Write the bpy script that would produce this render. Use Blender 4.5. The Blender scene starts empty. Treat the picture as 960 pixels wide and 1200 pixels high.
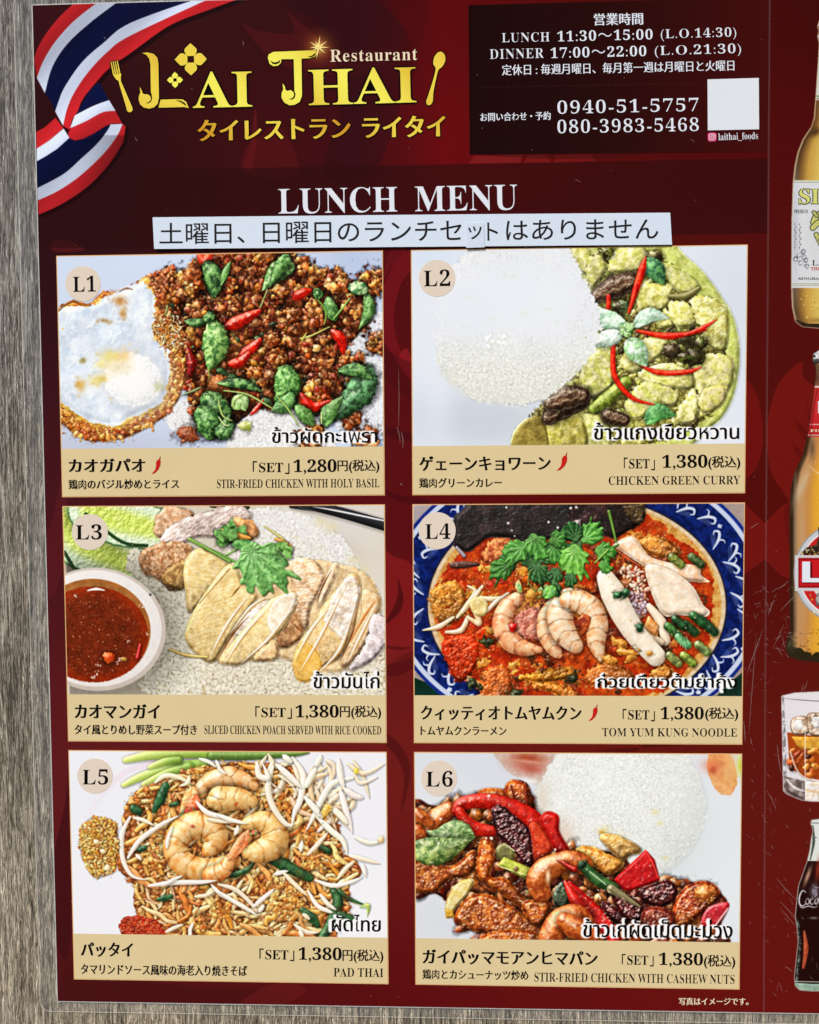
import bpy, math, random
import numpy as np
from mathutils import Matrix, Vector
from mathutils.geometry import tessellate_polygon
# ---------------------------------------------------------------- camera, world, sun, exposure
S = bpy.context.scene
COL = S.collection
Z0 = 1.62                                  # height of the first menu row above the pavement
# pose of the camera in front of the poster plane (x right, y into the wall, z up)
R = np.array([[0.9994421813161923, 0.006385121534102394, 0.032780427528116635], [-0.00506451534413501, 0.9991783130226377, -0.04021255363148164], [-0.033010254319838034, 0.04002410533953893, 0.9986532902371619]])
C = np.array([0.16132140133004413, 0.09732042590752707, -0.32868096569931265])
def wv(v): return Vector((v[0], v[2], -v[1]))
cd = bpy.data.cameras.new('camera'); cam = bpy.data.objects.new('camera', cd); COL.objects.link(cam)
cd.sensor_fit = 'HORIZONTAL'; cd.sensor_width = 36; cd.lens = 36*900/960; cd.clip_start = .01; cd.clip_end = 200
rt, up, bk = wv(R[0]), -wv(R[1]), -wv(R[2])
M4 = Matrix(((rt.x, up.x, bk.x, C[0]), (rt.y, up.y, bk.y, C[2]), (rt.z, up.z, bk.z, Z0-C[1]), (0, 0, 0, 1)))
cam.matrix_world = M4; S.camera = cam
W = bpy.data.worlds.new('World'); S.world = W; W.use_nodes = True
nt = W.node_tree; sky = nt.nodes.new('ShaderNodeTexSky'); sky.sky_type = 'NISHITA'; sky.sun_disc = False
sky.sun_elevation = math.radians(46); sky.sun_rotation = math.radians(180+28); sky.air_density = 1.3; sky.dust_density = 3.0; sky.ozone_density = 1.0
nt.nodes['Background'].inputs[1].default_value = .075; nt.links.new(sky.outputs[0], nt.nodes['Background'].inputs[0])
sl_ = bpy.data.lights.new('sun', 'SUN'); sun = bpy.data.objects.new('sun', sl_); COL.objects.link(sun)
sl_.energy = 2.2; sl_.angle = math.radians(12); sl_.color = (1, .985, .955)
_e, _a = math.radians(46), math.radians(28)      # sun in front of the wall, up and to the left
sd = Vector((-math.sin(_a)*math.cos(_e), -math.cos(_a)*math.cos(_e), math.sin(_e)))
sun.rotation_euler = sd.to_track_quat('Z', 'Y').to_euler(); sun.location = (-1, -2, 4)
S.view_settings.view_transform = 'Standard'; S.view_settings.look = 'None'; S.view_settings.gamma = 1; S.view_settings.use_curve_mapping = False
S.view_settings.exposure = 0.45
S.render.engine = 'CYCLES'; S.cycles.max_bounces = 6; S.cycles.transparent_max_bounces = 12
try: S.cycles.use_denoising = True
except Exception: pass
# ---------------------------------------------------------------- print painting toolkit (numpy)

SS = 2.2                      # texture pixels per unit of the print
rng = np.random.default_rng(7)
def _bank(n, lo, hi, beta):
    f = np.fft.fftfreq(n)[:, None]; g = np.fft.fftfreq(n)[None, :n//2+1]
    g = np.abs(np.fft.rfftfreq(n))[None, :]
    k = np.sqrt(f*f+g*g)*n + 1e-6
    amp = k**(-beta)*(1-np.exp(-(k/lo)**4))*np.exp(-(k/hi)**2)
    ph = rng.random(k.shape)*2*math.pi
    a = np.fft.irfft2(amp*np.exp(1j*ph), s=(n, n)); return (a/a.std()).astype(np.float32)
NB = {'c': _bank(1024, 6, 90, 1.5), 'm': _bank(1024, 25, 200, 1.3), 'f': _bank(1024, 90, 400, 1.0), 'g': _bank(1024, 4, 400, 1.4)}
def sst(x): x = np.clip(x, 0, 1); return x*x*(3-2*x)
def A3(c): return np.array(c, np.float32)
def spline(pts, n=None, closed=False):
    P = np.array(pts, float); m = len(P)
    if m < 3 and not closed:
        n = n or 12; t = np.linspace(0, 1, n)[:, None]; return P[0]*(1-t)+P[-1]*t
    out = []; segs = m if closed else m-1; k = n or 8
    for i in range(segs):
        if closed: a, b, c, d = P[(i-1) % m], P[i], P[(i+1) % m], P[(i+2) % m]
        else: a, b, c, d = P[max(i-1, 0)], P[i], P[i+1], P[min(i+2, m-1)]
        t = np.linspace(0, 1, k, endpoint=False)[:, None]
        out.append(.5*((2*b)+(-a+c)*t+(2*a-5*b+4*c-d)*t*t+(-a+3*b-3*c+d)*t**3))
    if not closed: out.append(P[-1:])
    return np.vstack(out)
def boxblur(m, r):
    r = int(round(r))
    if r < 1: return m
    for ax in (0, 1):
        for _ in range(2):
            p = [(0, 0)]*m.ndim; p[ax] = (r+1, r)
            c = np.cumsum(np.pad(m, p, mode='edge'), axis=ax, dtype=np.float64)
            a = np.take(c, range(2*r+1, c.shape[ax]), axis=ax); b = np.take(c, range(0, c.shape[ax]-2*r-1), axis=ax)
            m = ((a-b)/(2*r+1)).astype(np.float32)
    return m
def fillmask(loops, H, W, scale, ox=0., oy=0., ss=3):
    """even-odd anti-aliased raster of closed loops"""
    D = np.zeros((H*ss, W*ss+1), np.int32)
    for L in loops:
        P = (np.asarray(L, float)-[ox, oy])*scale*ss; Q = np.roll(P, -1, 0)
        for (x0, y0), (x1, y1) in zip(P, Q):
            if y0 > y1: x0, y0, x1, y1 = x1, y1, x0, y0
            a = max(0, math.ceil(y0-.5)); b = min(H*ss-1, math.ceil(y1-.5)-1)
            if b < a: continue
            r = np.arange(a, b+1); xx = x0+(r+.5-y0)/(y1-y0)*(x1-x0)
            np.add.at(D, (r, np.clip(np.ceil(xx-.5), 0, W*ss).astype(int)), 1)
    M = (np.cumsum(D, 1)[:, :-1] & 1).astype(np.float32)
    return M.reshape(H, ss, W, ss).mean((1, 3))
LV = np.array([-.42, -.58, .70]); LV = LV/np.linalg.norm(LV)
HV = LV+[0, 0, 1.]; HV = HV/np.linalg.norm(HV)
class Pic:
    def __init__(s, w, h, bg):
        s.w, s.h = w, h; s.W, s.H = int(w*SS), int(h*SS)
        s.a = np.empty((s.H, s.W, 3), np.float32); s.a[:] = A3(bg)
        s.clip = None; s.wet = 0.
    def grid(s, x0, y0, x1, y1):
        i0, j0 = max(0, int(x0*SS)), max(0, int(y0*SS)); i1, j1 = min(s.W, int(x1*SS)+2), min(s.H, int(y1*SS)+2)
        if i1-i0 < 2 or j1-j0 < 2: return None
        X, Y = np.meshgrid((np.arange(i0, i1)+.5)/SS, (np.arange(j0, j1)+.5)/SS)
        return (slice(j0, j1), slice(i0, i1)), X.astype(np.float32), Y.astype(np.float32)
    def noise(s, sl, k='m', seed=None):
        o = rng.integers(0, 1024, 2) if seed is None else np.array([seed*37 % 1024, seed*91 % 1024])
        r = (np.arange(sl[0].start, sl[0].stop)+o[0]) & 1023; c = (np.arange(sl[1].start, sl[1].stop)+o[1]) & 1023
        return NB[k][r[:, None], c[None, :]]
    def comp(s, sl, al, r, h, col, amb=.5, spec=.3, sp=18, shadow=.45, sh=1.4, hs=.58, soft=.5):
        """h = height (print units); col (..,3)"""
        amb = amb+(1-amb)*.12; spec = spec*.85; shadow = shadow*.72
        gy, gx = np.gradient(h*hs*SS)
        il = 1/np.sqrt(gx*gx+gy*gy+1)
        d = np.clip((-gx*LV[0]-gy*LV[1]+LV[2])*il, 0, 1)/LV[2]
        q = np.clip((-gx*HV[0]-gy*HV[1]+HV[2])*il, 0, 1)
        c = col*(amb+(1-amb)*d)[..., None]+(spec*q**sp)[..., None]*255
        if s.wet and spec > .15:
            hw = h*1.25+s.noise(sl, 'm')*.22; gy, gx = np.gradient(hw*SS); q2 = np.clip((-gx*HV[0]-gy*HV[1]+HV[2])/np.sqrt(gx*gx+gy*gy+1), 0, 1)**70
            c = c+(np.array([255, 244, 226])-c)*(np.clip(q2*s.wet*min(1, spec*2), 0, 1))[..., None]
        if shadow > 0 and r is not None:
            k = max(1, int(sh*SS*.6)); sa = np.clip((1+soft-r)/soft, 0, 1)
            sa = np.roll(np.roll(sa, k, 0), k, 1); sa[:k] = 0; sa[:, :k] = 0
            if s.clip is not None: sa = sa*s.clip[sl]
            s.a[sl] *= (1-shadow*sa)[..., None]
        if s.clip is not None: al = al*s.clip[sl]
        s.a[sl] += (np.clip(c, 0, 262)-s.a[sl])*al[..., None]
    def tint(s, al, col, sl=None):
        sl = sl or (slice(None), slice(None))
        if s.clip is not None: al = al*s.clip[sl]
        s.a[sl] += (A3(col)-s.a[sl])*al[..., None]
    def blob(s, cx, cy, rx, ry, ang=0, col=(200, 150, 100), col2=None, rough=.12, bump=.5, nk='m', thick=.7, edge=None, lobes=0, lobamp=.2, prof=.9, **k):
        m = max(rx, ry)*1.45+3
        g = s.grid(cx-m, cy-m, cx+m, cy+m)
        if g is None: return
        sl, X, Y = g; ca, sa = math.cos(ang), math.sin(ang)
        u = ((X-cx)*ca+(Y-cy)*sa)/rx; v = (-(X-cx)*sa+(Y-cy)*ca)/ry
        n = s.noise(sl, nk)
        r = np.hypot(u, v)
        if lobes:
            th = np.arctan2(v, u); r = r*(1+lobamp*np.cos(lobes*th+rng.random()*6)+lobamp*.45*np.cos((2*lobes+1)*th+rng.random()*6))
        r = r*(1+rough*n)
        al = np.clip((1-r)*min(rx, ry)*SS/1.8, 0, 1)
        mm = min(rx, ry)
        h = np.clip(1-r*r, 0, 1)**prof*mm*thick+n*bump*.17
        c = A3(col)
        if col2 is not None:
            t = sst(.5+.42*s.noise(sl, nk))[..., None]; c = c*(1-t)+A3(col2)*t
        else: c = c+0*X[..., None]
        if edge is not None:
            e = sst((r-.72)/.28)[..., None]; c = c*(1-e)+A3(edge)*e
        c = c*(1+.09*min(bump, 1)*s.noise(sl, 'm'))[..., None]
        if mm < 5: k['shadow'] = k.get('shadow', .45)*.55
        s.comp(sl, al, r, h, c, **k)
    def tube(s, pts, rad, col=(220, 200, 160), col2=None, bump=.15, nk='m', thick=.8, n=10, cf=None, flat=0., rough=0., smooth=True, **k):
        P = spline(pts, n) if smooth else np.array(pts, float)
        N = len(P); R = np.interp(np.linspace(0, 1, N), np.linspace(0, 1, len(rad)), rad) if np.ndim(rad) else np.full(N, float(rad))
        m = R.max()*1.5+3
        g = s.grid(P[:, 0].min()-m, P[:, 1].min()-m, P[:, 0].max()+m, P[:, 1].max()+m)
        if g is None: return
        sl, X, Y = g; best = np.full(X.shape, 1e9, np.float32); T = np.zeros_like(X); Sd = np.zeros_like(X); RR = np.ones_like(X)
        for i in range(N-1):
            a, b = P[i], P[i+1]; d = b-a; L2 = d@d
            if L2 < 1e-9: continue
            t = np.clip(((X-a[0])*d[0]+(Y-a[1])*d[1])/L2, 0, 1)
            dx, dy = X-a[0]-t*d[0], Y-a[1]-t*d[1]; rr = R[i]+(R[i+1]-R[i])*t
            q = np.hypot(dx, dy)/np.maximum(rr, .05)
            w = q < best
            best = np.where(w, q, best); T = np.where(w, (i+t)/(N-1), T); RR = np.where(w, rr, RR)
            Sd = np.where(w, np.sign(d[0]*dy-d[1]*dx)*q, Sd)
        nn = s.noise(sl, nk); r = best*(1+rough*nn)
        al = np.clip((1-r)*RR*SS/1.7, 0, 1)
        h = (np.clip(1-r*r, 0, 1)**.85*(1-flat)+flat*np.clip(1-r**6, 0, 1))*RR*thick+nn*bump*.17
        c = A3(col)+0*X[..., None]
        if col2 is not None:
            t = sst(.5+.42*nn)[..., None]; c = c*(1-t)+A3(col2)*t
        if cf is not None: c, h = cf(T, Sd, nn, c, h, RR)
        s.comp(sl, al, r, h, c, **k)
    def leaf(s, pts, wid, col=(50, 105, 55), col2=(95, 150, 85), vein=.5, **k):
        N = 9; w = [wid*max(.04, math.sin(math.pi*(i/(N-1))**.85)**1.25*1.08) for i in range(N)]
        def cf(T, Sd, nn, c, h, RR):
            v = np.abs(Sd); q = .5+.5*np.sin(T*26-v*5)
            mid = np.exp(-(Sd*RR/.5)**2)
            c = c*(1+.14*(q-.5)[..., None]*vein)*(1+.16*np.clip(Sd*1.4, -1, 1)+.10*np.sin(T*6+Sd*2))[..., None]+(A3(col2)-c)*(mid*.6)[..., None]
            h = h*.45+q*RR*.07*vein+v*RR*.22*np.sin(T*5+1)+nn*.15
            return c, h
        kk = dict(flat=.3, thick=.9, spec=.3, sp=10, amb=.45, bump=.2, n=5, rough=.025); kk.update(k)
        s.tube(pts, w, col, col2, cf=cf, **kk)
    def poly(s, pts, col, col2=None, bump=.4, nk='m', rnd=3., thick=2., smooth=False, edge=None, rough=0., cf=None, **k):
        P = spline(pts, 6, True) if smooth else np.array(pts, float)
        m = rnd+4; g = s.grid(P[:, 0].min()-m, P[:, 1].min()-m, P[:, 0].max()+m, P[:, 1].max()+m)
        if g is None: return
        sl, X, Y = g
        M = fillmask([P], X.shape[0], X.shape[1], SS, sl[1].start/SS, sl[0].start/SS, 2)
        B = boxblur(M, rnd*SS*.5); nn = s.noise(sl, nk)
        if rough: M = np.clip(((B-.5)+rough*nn*.5)*rnd*SS*1.2+.5, 0, 1)*np.clip(B*9-1, 0, 1)
        h = sst(np.clip(B*2-1, 0, 1))*thick+nn*bump*.17
        c = A3(col)+0*X[..., None]
        if col2 is not None:
            t = sst(.5+.42*s.noise(sl, nk))[..., None]; c = c*(1-t)+A3(col2)*t
        if edge is not None:
            e = sst((1-B)*2)[..., None]; c = c*(1-e)+A3(edge)*e
        if cf is not None: c, h = cf(X, Y, nn, c, h)
        c = c*(1+.10*min(bump, 1)*s.noise(sl, 'g')+.05*min(bump, 1)*s.noise(sl, 'm'))[..., None]
        s.comp(sl, M, 2-2*B, h, c, **k)
    def speck(s, pts, col, rmin=.5, rmax=1.2, al=.8):
        for x, y in pts:
            r = rng.uniform(rmin, rmax); g = s.grid(x-r-2, y-r-2, x+r+2, y+r+2)
            if g is None: continue
            sl, X, Y = g; q = np.clip((r-np.hypot(X-x, Y-y))*SS+.5, 0, 1)*al; s.tint(q, col, sl)
    def soft(s, cx, cy, rx, ry, col, al=1., ang=0, p=1.):
        m = max(rx, ry)*1.6
        g = s.grid(cx-m, cy-m, cx+m, cy+m)
        if g is None: return
        sl, X, Y = g; ca, sa = math.cos(ang), math.sin(ang)
        u = ((X-cx)*ca+(Y-cy)*sa)/rx; v = (-(X-cx)*sa+(Y-cy)*ca)/ry
        q = np.exp(-(u*u+v*v)**p*1.2)*al
        s.tint(q, col, sl)
    def halo(s, mask, wpx, col=(255, 255, 255)):
        b = boxblur(mask, max(1, wpx*SS*.55)); s.tint(np.clip(b*5.5, 0, 1), col)
    def out(s, sharp=.3, grain=1.4, gain=1., con=.35, sat=1.1):
        s.a = 255*(np.clip(s.a, 0, 255)/255)**(1/gain)
        full = (slice(0, s.H), slice(0, s.W)); L_ = s.a.mean(2, keepdims=True); s.a = L_+(s.a-L_)*sat; x_ = s.a/255; s.a = 255*np.clip(x_+con*(x_-.5)*x_*(1-x_)*4*.5, 0, 1)
        s.a *= 1+(.04*s.noise(full, 'c')+.03*s.noise(full, 'm'))[..., None]*np.clip((190-s.a.mean(2, keepdims=True))/90, 0, 1)
        b = boxblur(s.a, 1); s.a = .35*s.a+.65*b; b = boxblur(s.a, 3); a = s.a+(s.a-b)*sharp
        r = s.noise((slice(0, s.H), slice(0, s.W)), 'f')[..., None]*grain if s.H <= 1024*4 else 0
        return np.clip(a+r, 0, 255)
def blotch(p, poly, step, col, a, b, al):
    for x, y in scat(poly, step): p.soft(x, y, rng.uniform(a, b), rng.uniform(a, b)*.7, col, al*rng.uniform(.4, 1), rng.uniform(0, 3))
def inpoly(P, pts):
    P = np.asarray(P, float); x, y = pts[:, 0], pts[:, 1]; c = np.zeros(len(pts), bool); Q = np.roll(P, -1, 0)
    for (x0, y0), (x1, y1) in zip(P, Q):
        if y0 == y1: continue
        c ^= ((y0 > y) != (y1 > y)) & (x < (x1-x0)*(y-y0)/(y1-y0)+x0)
    return c
def scat(poly, step, jit=.45):
    P = np.array(poly, float); x0, y0 = P.min(0); x1, y1 = P.max(0)
    X, Y = np.meshgrid(np.arange(x0, x1+step, step), np.arange(y0, y1+step, step))
    X[::2] += step/2; pts = np.stack([X.ravel(), Y.ravel()], 1)+rng.uniform(-jit, jit, (X.size, 2))*step
    pts = pts[inpoly(P, pts)]; rng.shuffle(pts); return pts
def vary(c, a=12, g=8):
    return np.clip(A3(c)+rng.normal(0, a)+rng.normal(0, g, 3), 0, 255)
def pick(*cs): return cs[rng.integers(len(cs))]
def rice(p, poly, step=3.0, col=(250, 250, 250), dark=(226, 226, 222), L=3.6, w=1.5, shadow=.10, base=True, gap=(176, 172, 160)):
    if base: p.poly(poly, dark, rnd=5, thick=3, bump=.6, rough=.3, shadow=.2, spec=.02, amb=.8)
    blotch(p, poly, 9, col, 3, 7, .5); blotch(p, poly, 13, A3(dark)*.93, 3, 6, .45)
    for i, (x, y) in enumerate(scat(poly, step)):
        l = L*rng.uniform(.7, 1.25)
        if i % 9 == 0: p.soft(x, y, 1.6, 1.0, gap, .45, rng.uniform(0, 3))
        p.blob(x, y, l, w*rng.uniform(.8, 1.3), rng.uniform(0, math.pi), vary(A3(col)*rng.uniform(.93, 1.0), 3, 1), rough=.08, bump=.05, thick=.4, prof=1., shadow=shadow, soft=.3, sh=.7, spec=.03, sp=22, amb=.86)
def cilantro(p, x, y, R, ang=0, col=(66, 118, 40), col2=(112, 160, 70), n=5, **k):
    for i in range(n):
        a = ang+(i-(n-1)/2)*(2.3/max(1, n-1))*1.2
        lx, ly = x+math.cos(a)*R*.55, y+math.sin(a)*R*.55
        p.blob(lx, ly, R*.58, R*.46, a, vary(col, 12, 4), col2, rough=.07, bump=.5, lobes=5, lobamp=.11, thick=.10, spec=.12, sp=8, amb=.6, shadow=.6, sh=2, nk='m', **k)
        for d in (-.35, 0, .35):
            p.tube([(x, y), (lx+math.cos(a+d)*R*.35, ly+math.sin(a+d)*R*.35)], [.3, .12], vary(col2, 5, 4)*1.12, shadow=0, spec=0, amb=.9, n=4)
def shrimp(p, pts, rad, base=(240, 185, 140), band=(222, 120, 70), seg=7, tail=None, **k):
    def cf(T, Sd, nn, c, h, RR):
        ph = T*seg-np.abs(Sd)*.22; fr = ph-np.floor(ph); ln = np.exp(-((fr-.5)/.085)**2); q = sst(fr)
        e = sst((np.abs(Sd)-.3)/.6)
        t = np.clip(q*.5+e*.45+ln*.35+.28*nn-.12, 0, 1)[..., None]
        c = A3(base)*(1-t)+A3(band)*t; c = c*(1-.28*ln*(.35+e))[..., None]
        hl = np.exp(-((Sd+.35)/.16)**2)*(fr < .85)*(nn > -.3)*np.clip(np.sin(T*31)+.5, 0, 1)
        c = c+(A3((255, 246, 228))-c)*(hl*.55)[..., None]
        h = h-RR*.05*ln; return c, h
    kk = dict(thick=.75, spec=.38, sp=26, amb=.55, shadow=.5, bump=.25, n=8); kk.update(k)
    p.tube(pts, rad, base, cf=cf, **kk)
    if tail:
        for t in tail: p.leaf(t, rad[-1]*.9 if np.ndim(rad) else 3, (205, 80, 35), (235, 130, 80), spec=.4)
def Z(pts, k, ox=0, oy=0): return [(x/k+ox, y/k+oy) for x, y in pts]
def mince(p, x, y, R, cols=((196, 122, 62), (166, 92, 40), (212, 146, 84), (150, 74, 32))):
    """a lump of glazed mince: a cluster of small round granules"""
    n = max(4, int(R*R/7)); lit = rng.uniform(.82, 1.22)
    p.blob(x, y, R, R*.9, 0, (104, 44, 20), (66, 26, 12), rough=.16, bump=.8, spec=.25, shadow=.6)
    for i in range(n):
        a = rng.uniform(0, 6.28); q = R*math.sqrt(rng.random())*.95; r = rng.uniform(2, 6.2)
        c = vary(pick(*cols), 14, 7); 
        p.blob(x+q*math.cos(a), y+q*math.sin(a)*.9, r, r*rng.uniform(.6, 1), rng.uniform(0, 3), c*1.18*lit, c*.66*lit, rough=.2, bump=.9, thick=.6, spec=.5, sp=16, amb=.55, shadow=.42, sh=.9)
def photo1():
    p = Pic(381, 226, (200, 212, 236)); p.wet = .8; f = lambda *q: Z(q, 5.026)
    g = lambda *q: Z(q, 4.528, 171, -4)
    p.soft(190, 0, 190, 60, (203, 216, 243), .8); p.soft(40, 226, 160, 30, (184, 190, 208), .9); p.soft(350, 10, 60, 50, (176, 188, 218), .8)
    # rice under
    rice(p, g((250, 850), (420, 760), (620, 900), (700, 1040), (100, 1080), (120, 960)))
    rice(p, g((870, 330), (960, 340), (960, 1000), (880, 940), (700, 950), (700, 560), (780, 480)), 3.0, (246, 248, 254), (220, 224, 234))
    rice(p, f((690, 860), (860, 830), (850, 1000), (700, 1050), (620, 990)))
    # mince bed
    bed = f((530, 150), (640, 60), (700, 110), (800, 90), (860, -20))+g((480, -20), (520, 60), (620, 130), (740, 110), (800, 200), (880, 300), (830, 440), (760, 520), (720, 700), (800, 800), (600, 880), (420, 800), (250, 850), (100, 960), (-60, 900))+f((800, 900), (740, 760), (640, 560), (560, 260))
    p.poly(bed, (66, 26, 12), (30, 22, 12), rnd=3, thick=2, bump=2, rough=.5)
    for x, y in scat(bed, 11.5): mince(p, x, y, rng.uniform(5, 11), ((176, 96, 44), (150, 72, 32), (198, 120, 58), (126, 52, 24)))
    for x, y in scat(bed, 13):
        if rng.random() < .4: p.blob(x, y, rng.uniform(2, 5), rng.uniform(1.5, 3), rng.uniform(0, 3), pick((130, 30, 16), (84, 24, 14), (36, 60, 34)), spec=.5, rough=.2)
    for q_, r_ in ((((150, 680), (60, 800), (-20, 900), (120, 900)), 12), (((260, 700), (330, 800), (90, 640)), 9), (((30, 330), (80, 420), (290, 470)), 7), (((470, 800), (560, 860)), 8), (((540, 700), (480, 650)), 6), (((620, 300), (640, 380)), 6)):
        for x, y in g(*q_): p.soft(x, y, r_, r_*.8, (26, 28, 18), .8, rng.uniform(0, 3)); p.leaf([(x-r_*.7, y-r_*.4), (x, y), (x+r_*.8, y+r_*.5)], r_*.45, (34, 64, 34), (60, 96, 54))
    for cx, cy, R in [(g((300, 60))[0]+(16,)), (g((410, 230))[0]+(10,)), (g((130, 190))[0]+(11,)), (g((130, 290))[0]+(13,)), (g((700, 190))[0]+(13,)), (g((600, 340))[0]+(17,)), (g((800, 320))[0]+(15,)), (g((480, 420))[0]+(9,)), (g((610, 620))[0]+(16,)), (g((640, 700))[0]+(14,)), (g((390, 570))[0]+(12,)), (g((150, 560))[0]+(10,)), (g((600, 740))[0]+(15,)), (g((340, 690))[0]+(9,)), (g((530, 90))[0]+(11,)), (g((900, 180))[0]+(17,)), (g((930, 500))[0]+(14,)), (g((800, 680))[0]+(9,)), (g((810, 590))[0]+(9,)), (g((560, 990))[0]+(16,)), (g((860, 1000))[0]+(14,)), (g((780, 900))[0]+(12,)), (f((790, 160))[0]+(17,)), (f((700, 240))[0]+(10,)), (f((820, 320))[0]+(12,))]:
        mince(p, cx, cy, R, ((196, 116, 52), (170, 88, 38), (212, 140, 74), (142, 62, 28)) if R > 9 else ((184, 104, 48), (152, 74, 32), (200, 126, 66), (130, 54, 24)))
    blotch(p, bed, 17, (56, 20, 10), 4, 9, .6); blotch(p, bed, 26, (222, 150, 84), 4, 8, .3)
    for q in [(75, 715)]:
        x, y = g(q)[0]; p.blob(x, y, 13, 14, 0, (170, 104, 56), (120, 64, 34), rough=.05, bump=1.4, nk='f', spec=.3)
    p.blob(*f((750, 1055))[0], 14, 10, .1, (150, 84, 52), (104, 50, 30), rough=.12, bump=1.6, spec=.35)
    # fresh chilli pieces
    for a, w in (((110, 410), (200, 370), (300, 320)), 8.5), (((190, 560), (250, 520), (300, 470)), 7), (((480, 260), (520, 235), (570, 215)), 6.5), (((510, 760), (570, 830), (680, 800)), 7), (((680, 430), (730, 480), (740, 550)), 7), (((130, 600), (190, 590), (240, 540)), 7), (((240, 870), (280, 830), (310, 790)), 3.5):
        p.tube(g(*a), [w*.3, w, w*.8, w*.3], (196, 36, 18), (150, 22, 12), thick=.7, spec=.75, sp=30, bump=.8)
    p.tube(f((760, 560), (780, 640), (770, 700)), [3, 7, 4], (132, 20, 18), (80, 14, 12), spec=.6)
    p.tube(f((840, 10), (870, 40), (900, 0)), [4, 7, 5], (200, 60, 36), spec=.4)
    # basil
    G1, G2 = (56, 106, 44), (42, 82, 40)
    lf = lambda q, w, c=G1, c2=(104, 146, 80): p.leaf(q, w, A3(c)*.74, c2, shadow=.8, rough=.06)
    lf(f((880, 40), (920, 150), (910, 260)), 10, (50, 96, 46)); lf(g((10, 60), (60, 150), (60, 250)), 11, G2)
    lf(g((40, 370), (60, 500), (20, 640)), 15, (84, 140, 66), (150, 188, 108)); p.tube(g((20, 620), (24, 680)), [1.2, .8], (150, 170, 80))
    lf(g((480, 90), (400, 110), (310, 220)), 11, (84, 134, 64), (150, 196, 120)); lf(g((450, 40), (420, 80), (350, 200)), 8, (66, 116, 50)); p.tube(g((340, 210), (300, 305)), 1.1, (160, 180, 110))
    lf(g((90, 190), (120, 110), (150, 50)), 4, (96, 150, 76))
    lf(f((740, 390), (820, 400), (900, 380)), 5, G2); lf(g((0, 360), (60, 340)), 6, G2)
    lf(g((420, 620), (440, 720), (380, 830)), 15, (66, 120, 50), (120, 170, 90)); lf(g((470, 760), (420, 820), (350, 850)), 9, (80, 140, 70))
    lf(g((0, 760), (60, 860), (20, 1000)), 17, (42, 84, 40)); lf(f((820, 900), (880, 1000), (880, 1090)), 14, (50, 98, 44)); lf(g((60, 700), (200, 705), (310, 750)), 6, (34, 68, 34))
    lf(g((150, 920), (90, 960), (130, 860)), 9, (46, 88, 42)); lf(g((880, 620), (820, 760), (650, 920)), 16, (46, 84, 48), (90, 140, 90)); lf(g((710, 640), (820, 640), (900, 690)), 8, (54, 94, 50)); lf(g((640, 930), (660, 860), (740, 770)), 9, (76, 124, 58))
    lf(g((860, 220), (880, 330), (820, 430)), 7, (60, 108, 46)); lf(g((660, 250), (680, 330), (700, 380)), 8, (72, 122, 58)); lf(g((780, 200), (830, 210), (870, 230)), 8, (90, 150, 90), (180, 210, 150)); lf(g((600, 215), (620, 260)), 6, G2)
    lf(g((480, 820), (540, 880), (580, 930)), 8, (76, 122, 48)); lf(g((150, 830), (190, 800), (215, 850)), 9, (150, 196, 110), (190, 220, 150))
    for a, c in (((70, 790), (90, 870), (140, 900)), (176, 196, 110)), (((100, 740), (220, 760), (330, 820), (360, 840)), (170, 194, 110)), (((200, 760), (150, 800), (155, 840)), (150, 186, 90)), (((380, 770), (440, 840), (500, 930)), (160, 190, 100)), (((610, 270), (650, 330), (640, 400)), (110, 160, 70)), (((690, 370), (740, 310), (780, 260)), (130, 180, 80)), (((510, 470), (560, 460), (670, 410)), (190, 196, 96)), (((520, 480), (545, 440)), (190, 196, 96)), (((620, 860), (620, 920)), (200, 214, 140)), (((70, 880), (100, 920), (130, 925)), (200, 216, 150)):
        p.tube(g(*a), [1.1, 1.4, .9], c, thick=.8, spec=.3)
    p.tube(f((720, 825), (790, 800), (835, 780)), [1, 1.6, 1], (110, 140, 90)); p.tube(f((645, 300), (625, 370)), 1.2, (150, 180, 110))
    p.blob(*g((210, 930))[0], 9, 6, .2, (200, 206, 130), (150, 160, 80), spec=.3); p.blob(*g((600, 520))[0], 5, 5, 0, (226, 176, 110), spec=.5)
    # fried egg
    egg = f((-30, 330), (20, 290), (90, 262), (180, 285), (260, 210), (330, 215), (400, 195), (460, 165), (530, 120), (570, 200), (590, 300), (640, 380), (720, 420), (730, 520), (745, 640), (740, 740), (700, 850), (640, 930), (540, 1000), (420, 1060), (300, 1088), (180, 1095), (90, 1060), (20, 1000), (-30, 960))
    p.poly(egg, (196, 120, 48), (136, 66, 26), rnd=4, thick=3.4, bump=2.6, rough=.6, nk='m', spec=.35, shadow=.5, edge=(120, 60, 24))
    blotch(p, egg, 9, (150, 76, 28), 2, 6, .7); blotch(p, egg, 9, (226, 156, 70), 2, 5, .7)
    for x, y in scat(egg, 7):
        if (y > 165 or x > 118) and y > 40 or rng.random() < .0: p.blob(x, y, rng.uniform(2.5, 6.5), rng.uniform(1.6, 3.2), rng.uniform(0, 3), vary(pick((206, 128, 52), (180, 92, 36), (222, 158, 76), (144, 62, 24)), 8, 4), rough=.3, spec=.55, shadow=.4, bump=.6)
    inn = f((-30, 350), (40, 300), (120, 290), (200, 300), (270, 250), (420, 200), (530, 130), (562, 220), (560, 330), (545, 450), (610, 540), (640, 660), (635, 780), (600, 860), (520, 905), (440, 930), (350, 990), (250, 985), (150, 950), (60, 900), (-20, 840))
    big = [((x-62)*1.05+62, (y-118)*1.05+120) for x, y in inn]
    p.poly(big, (226, 184, 92), (206, 150, 60), rnd=5, thick=1.5, bump=.9, rough=.5, shadow=0, spec=.3)
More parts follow.
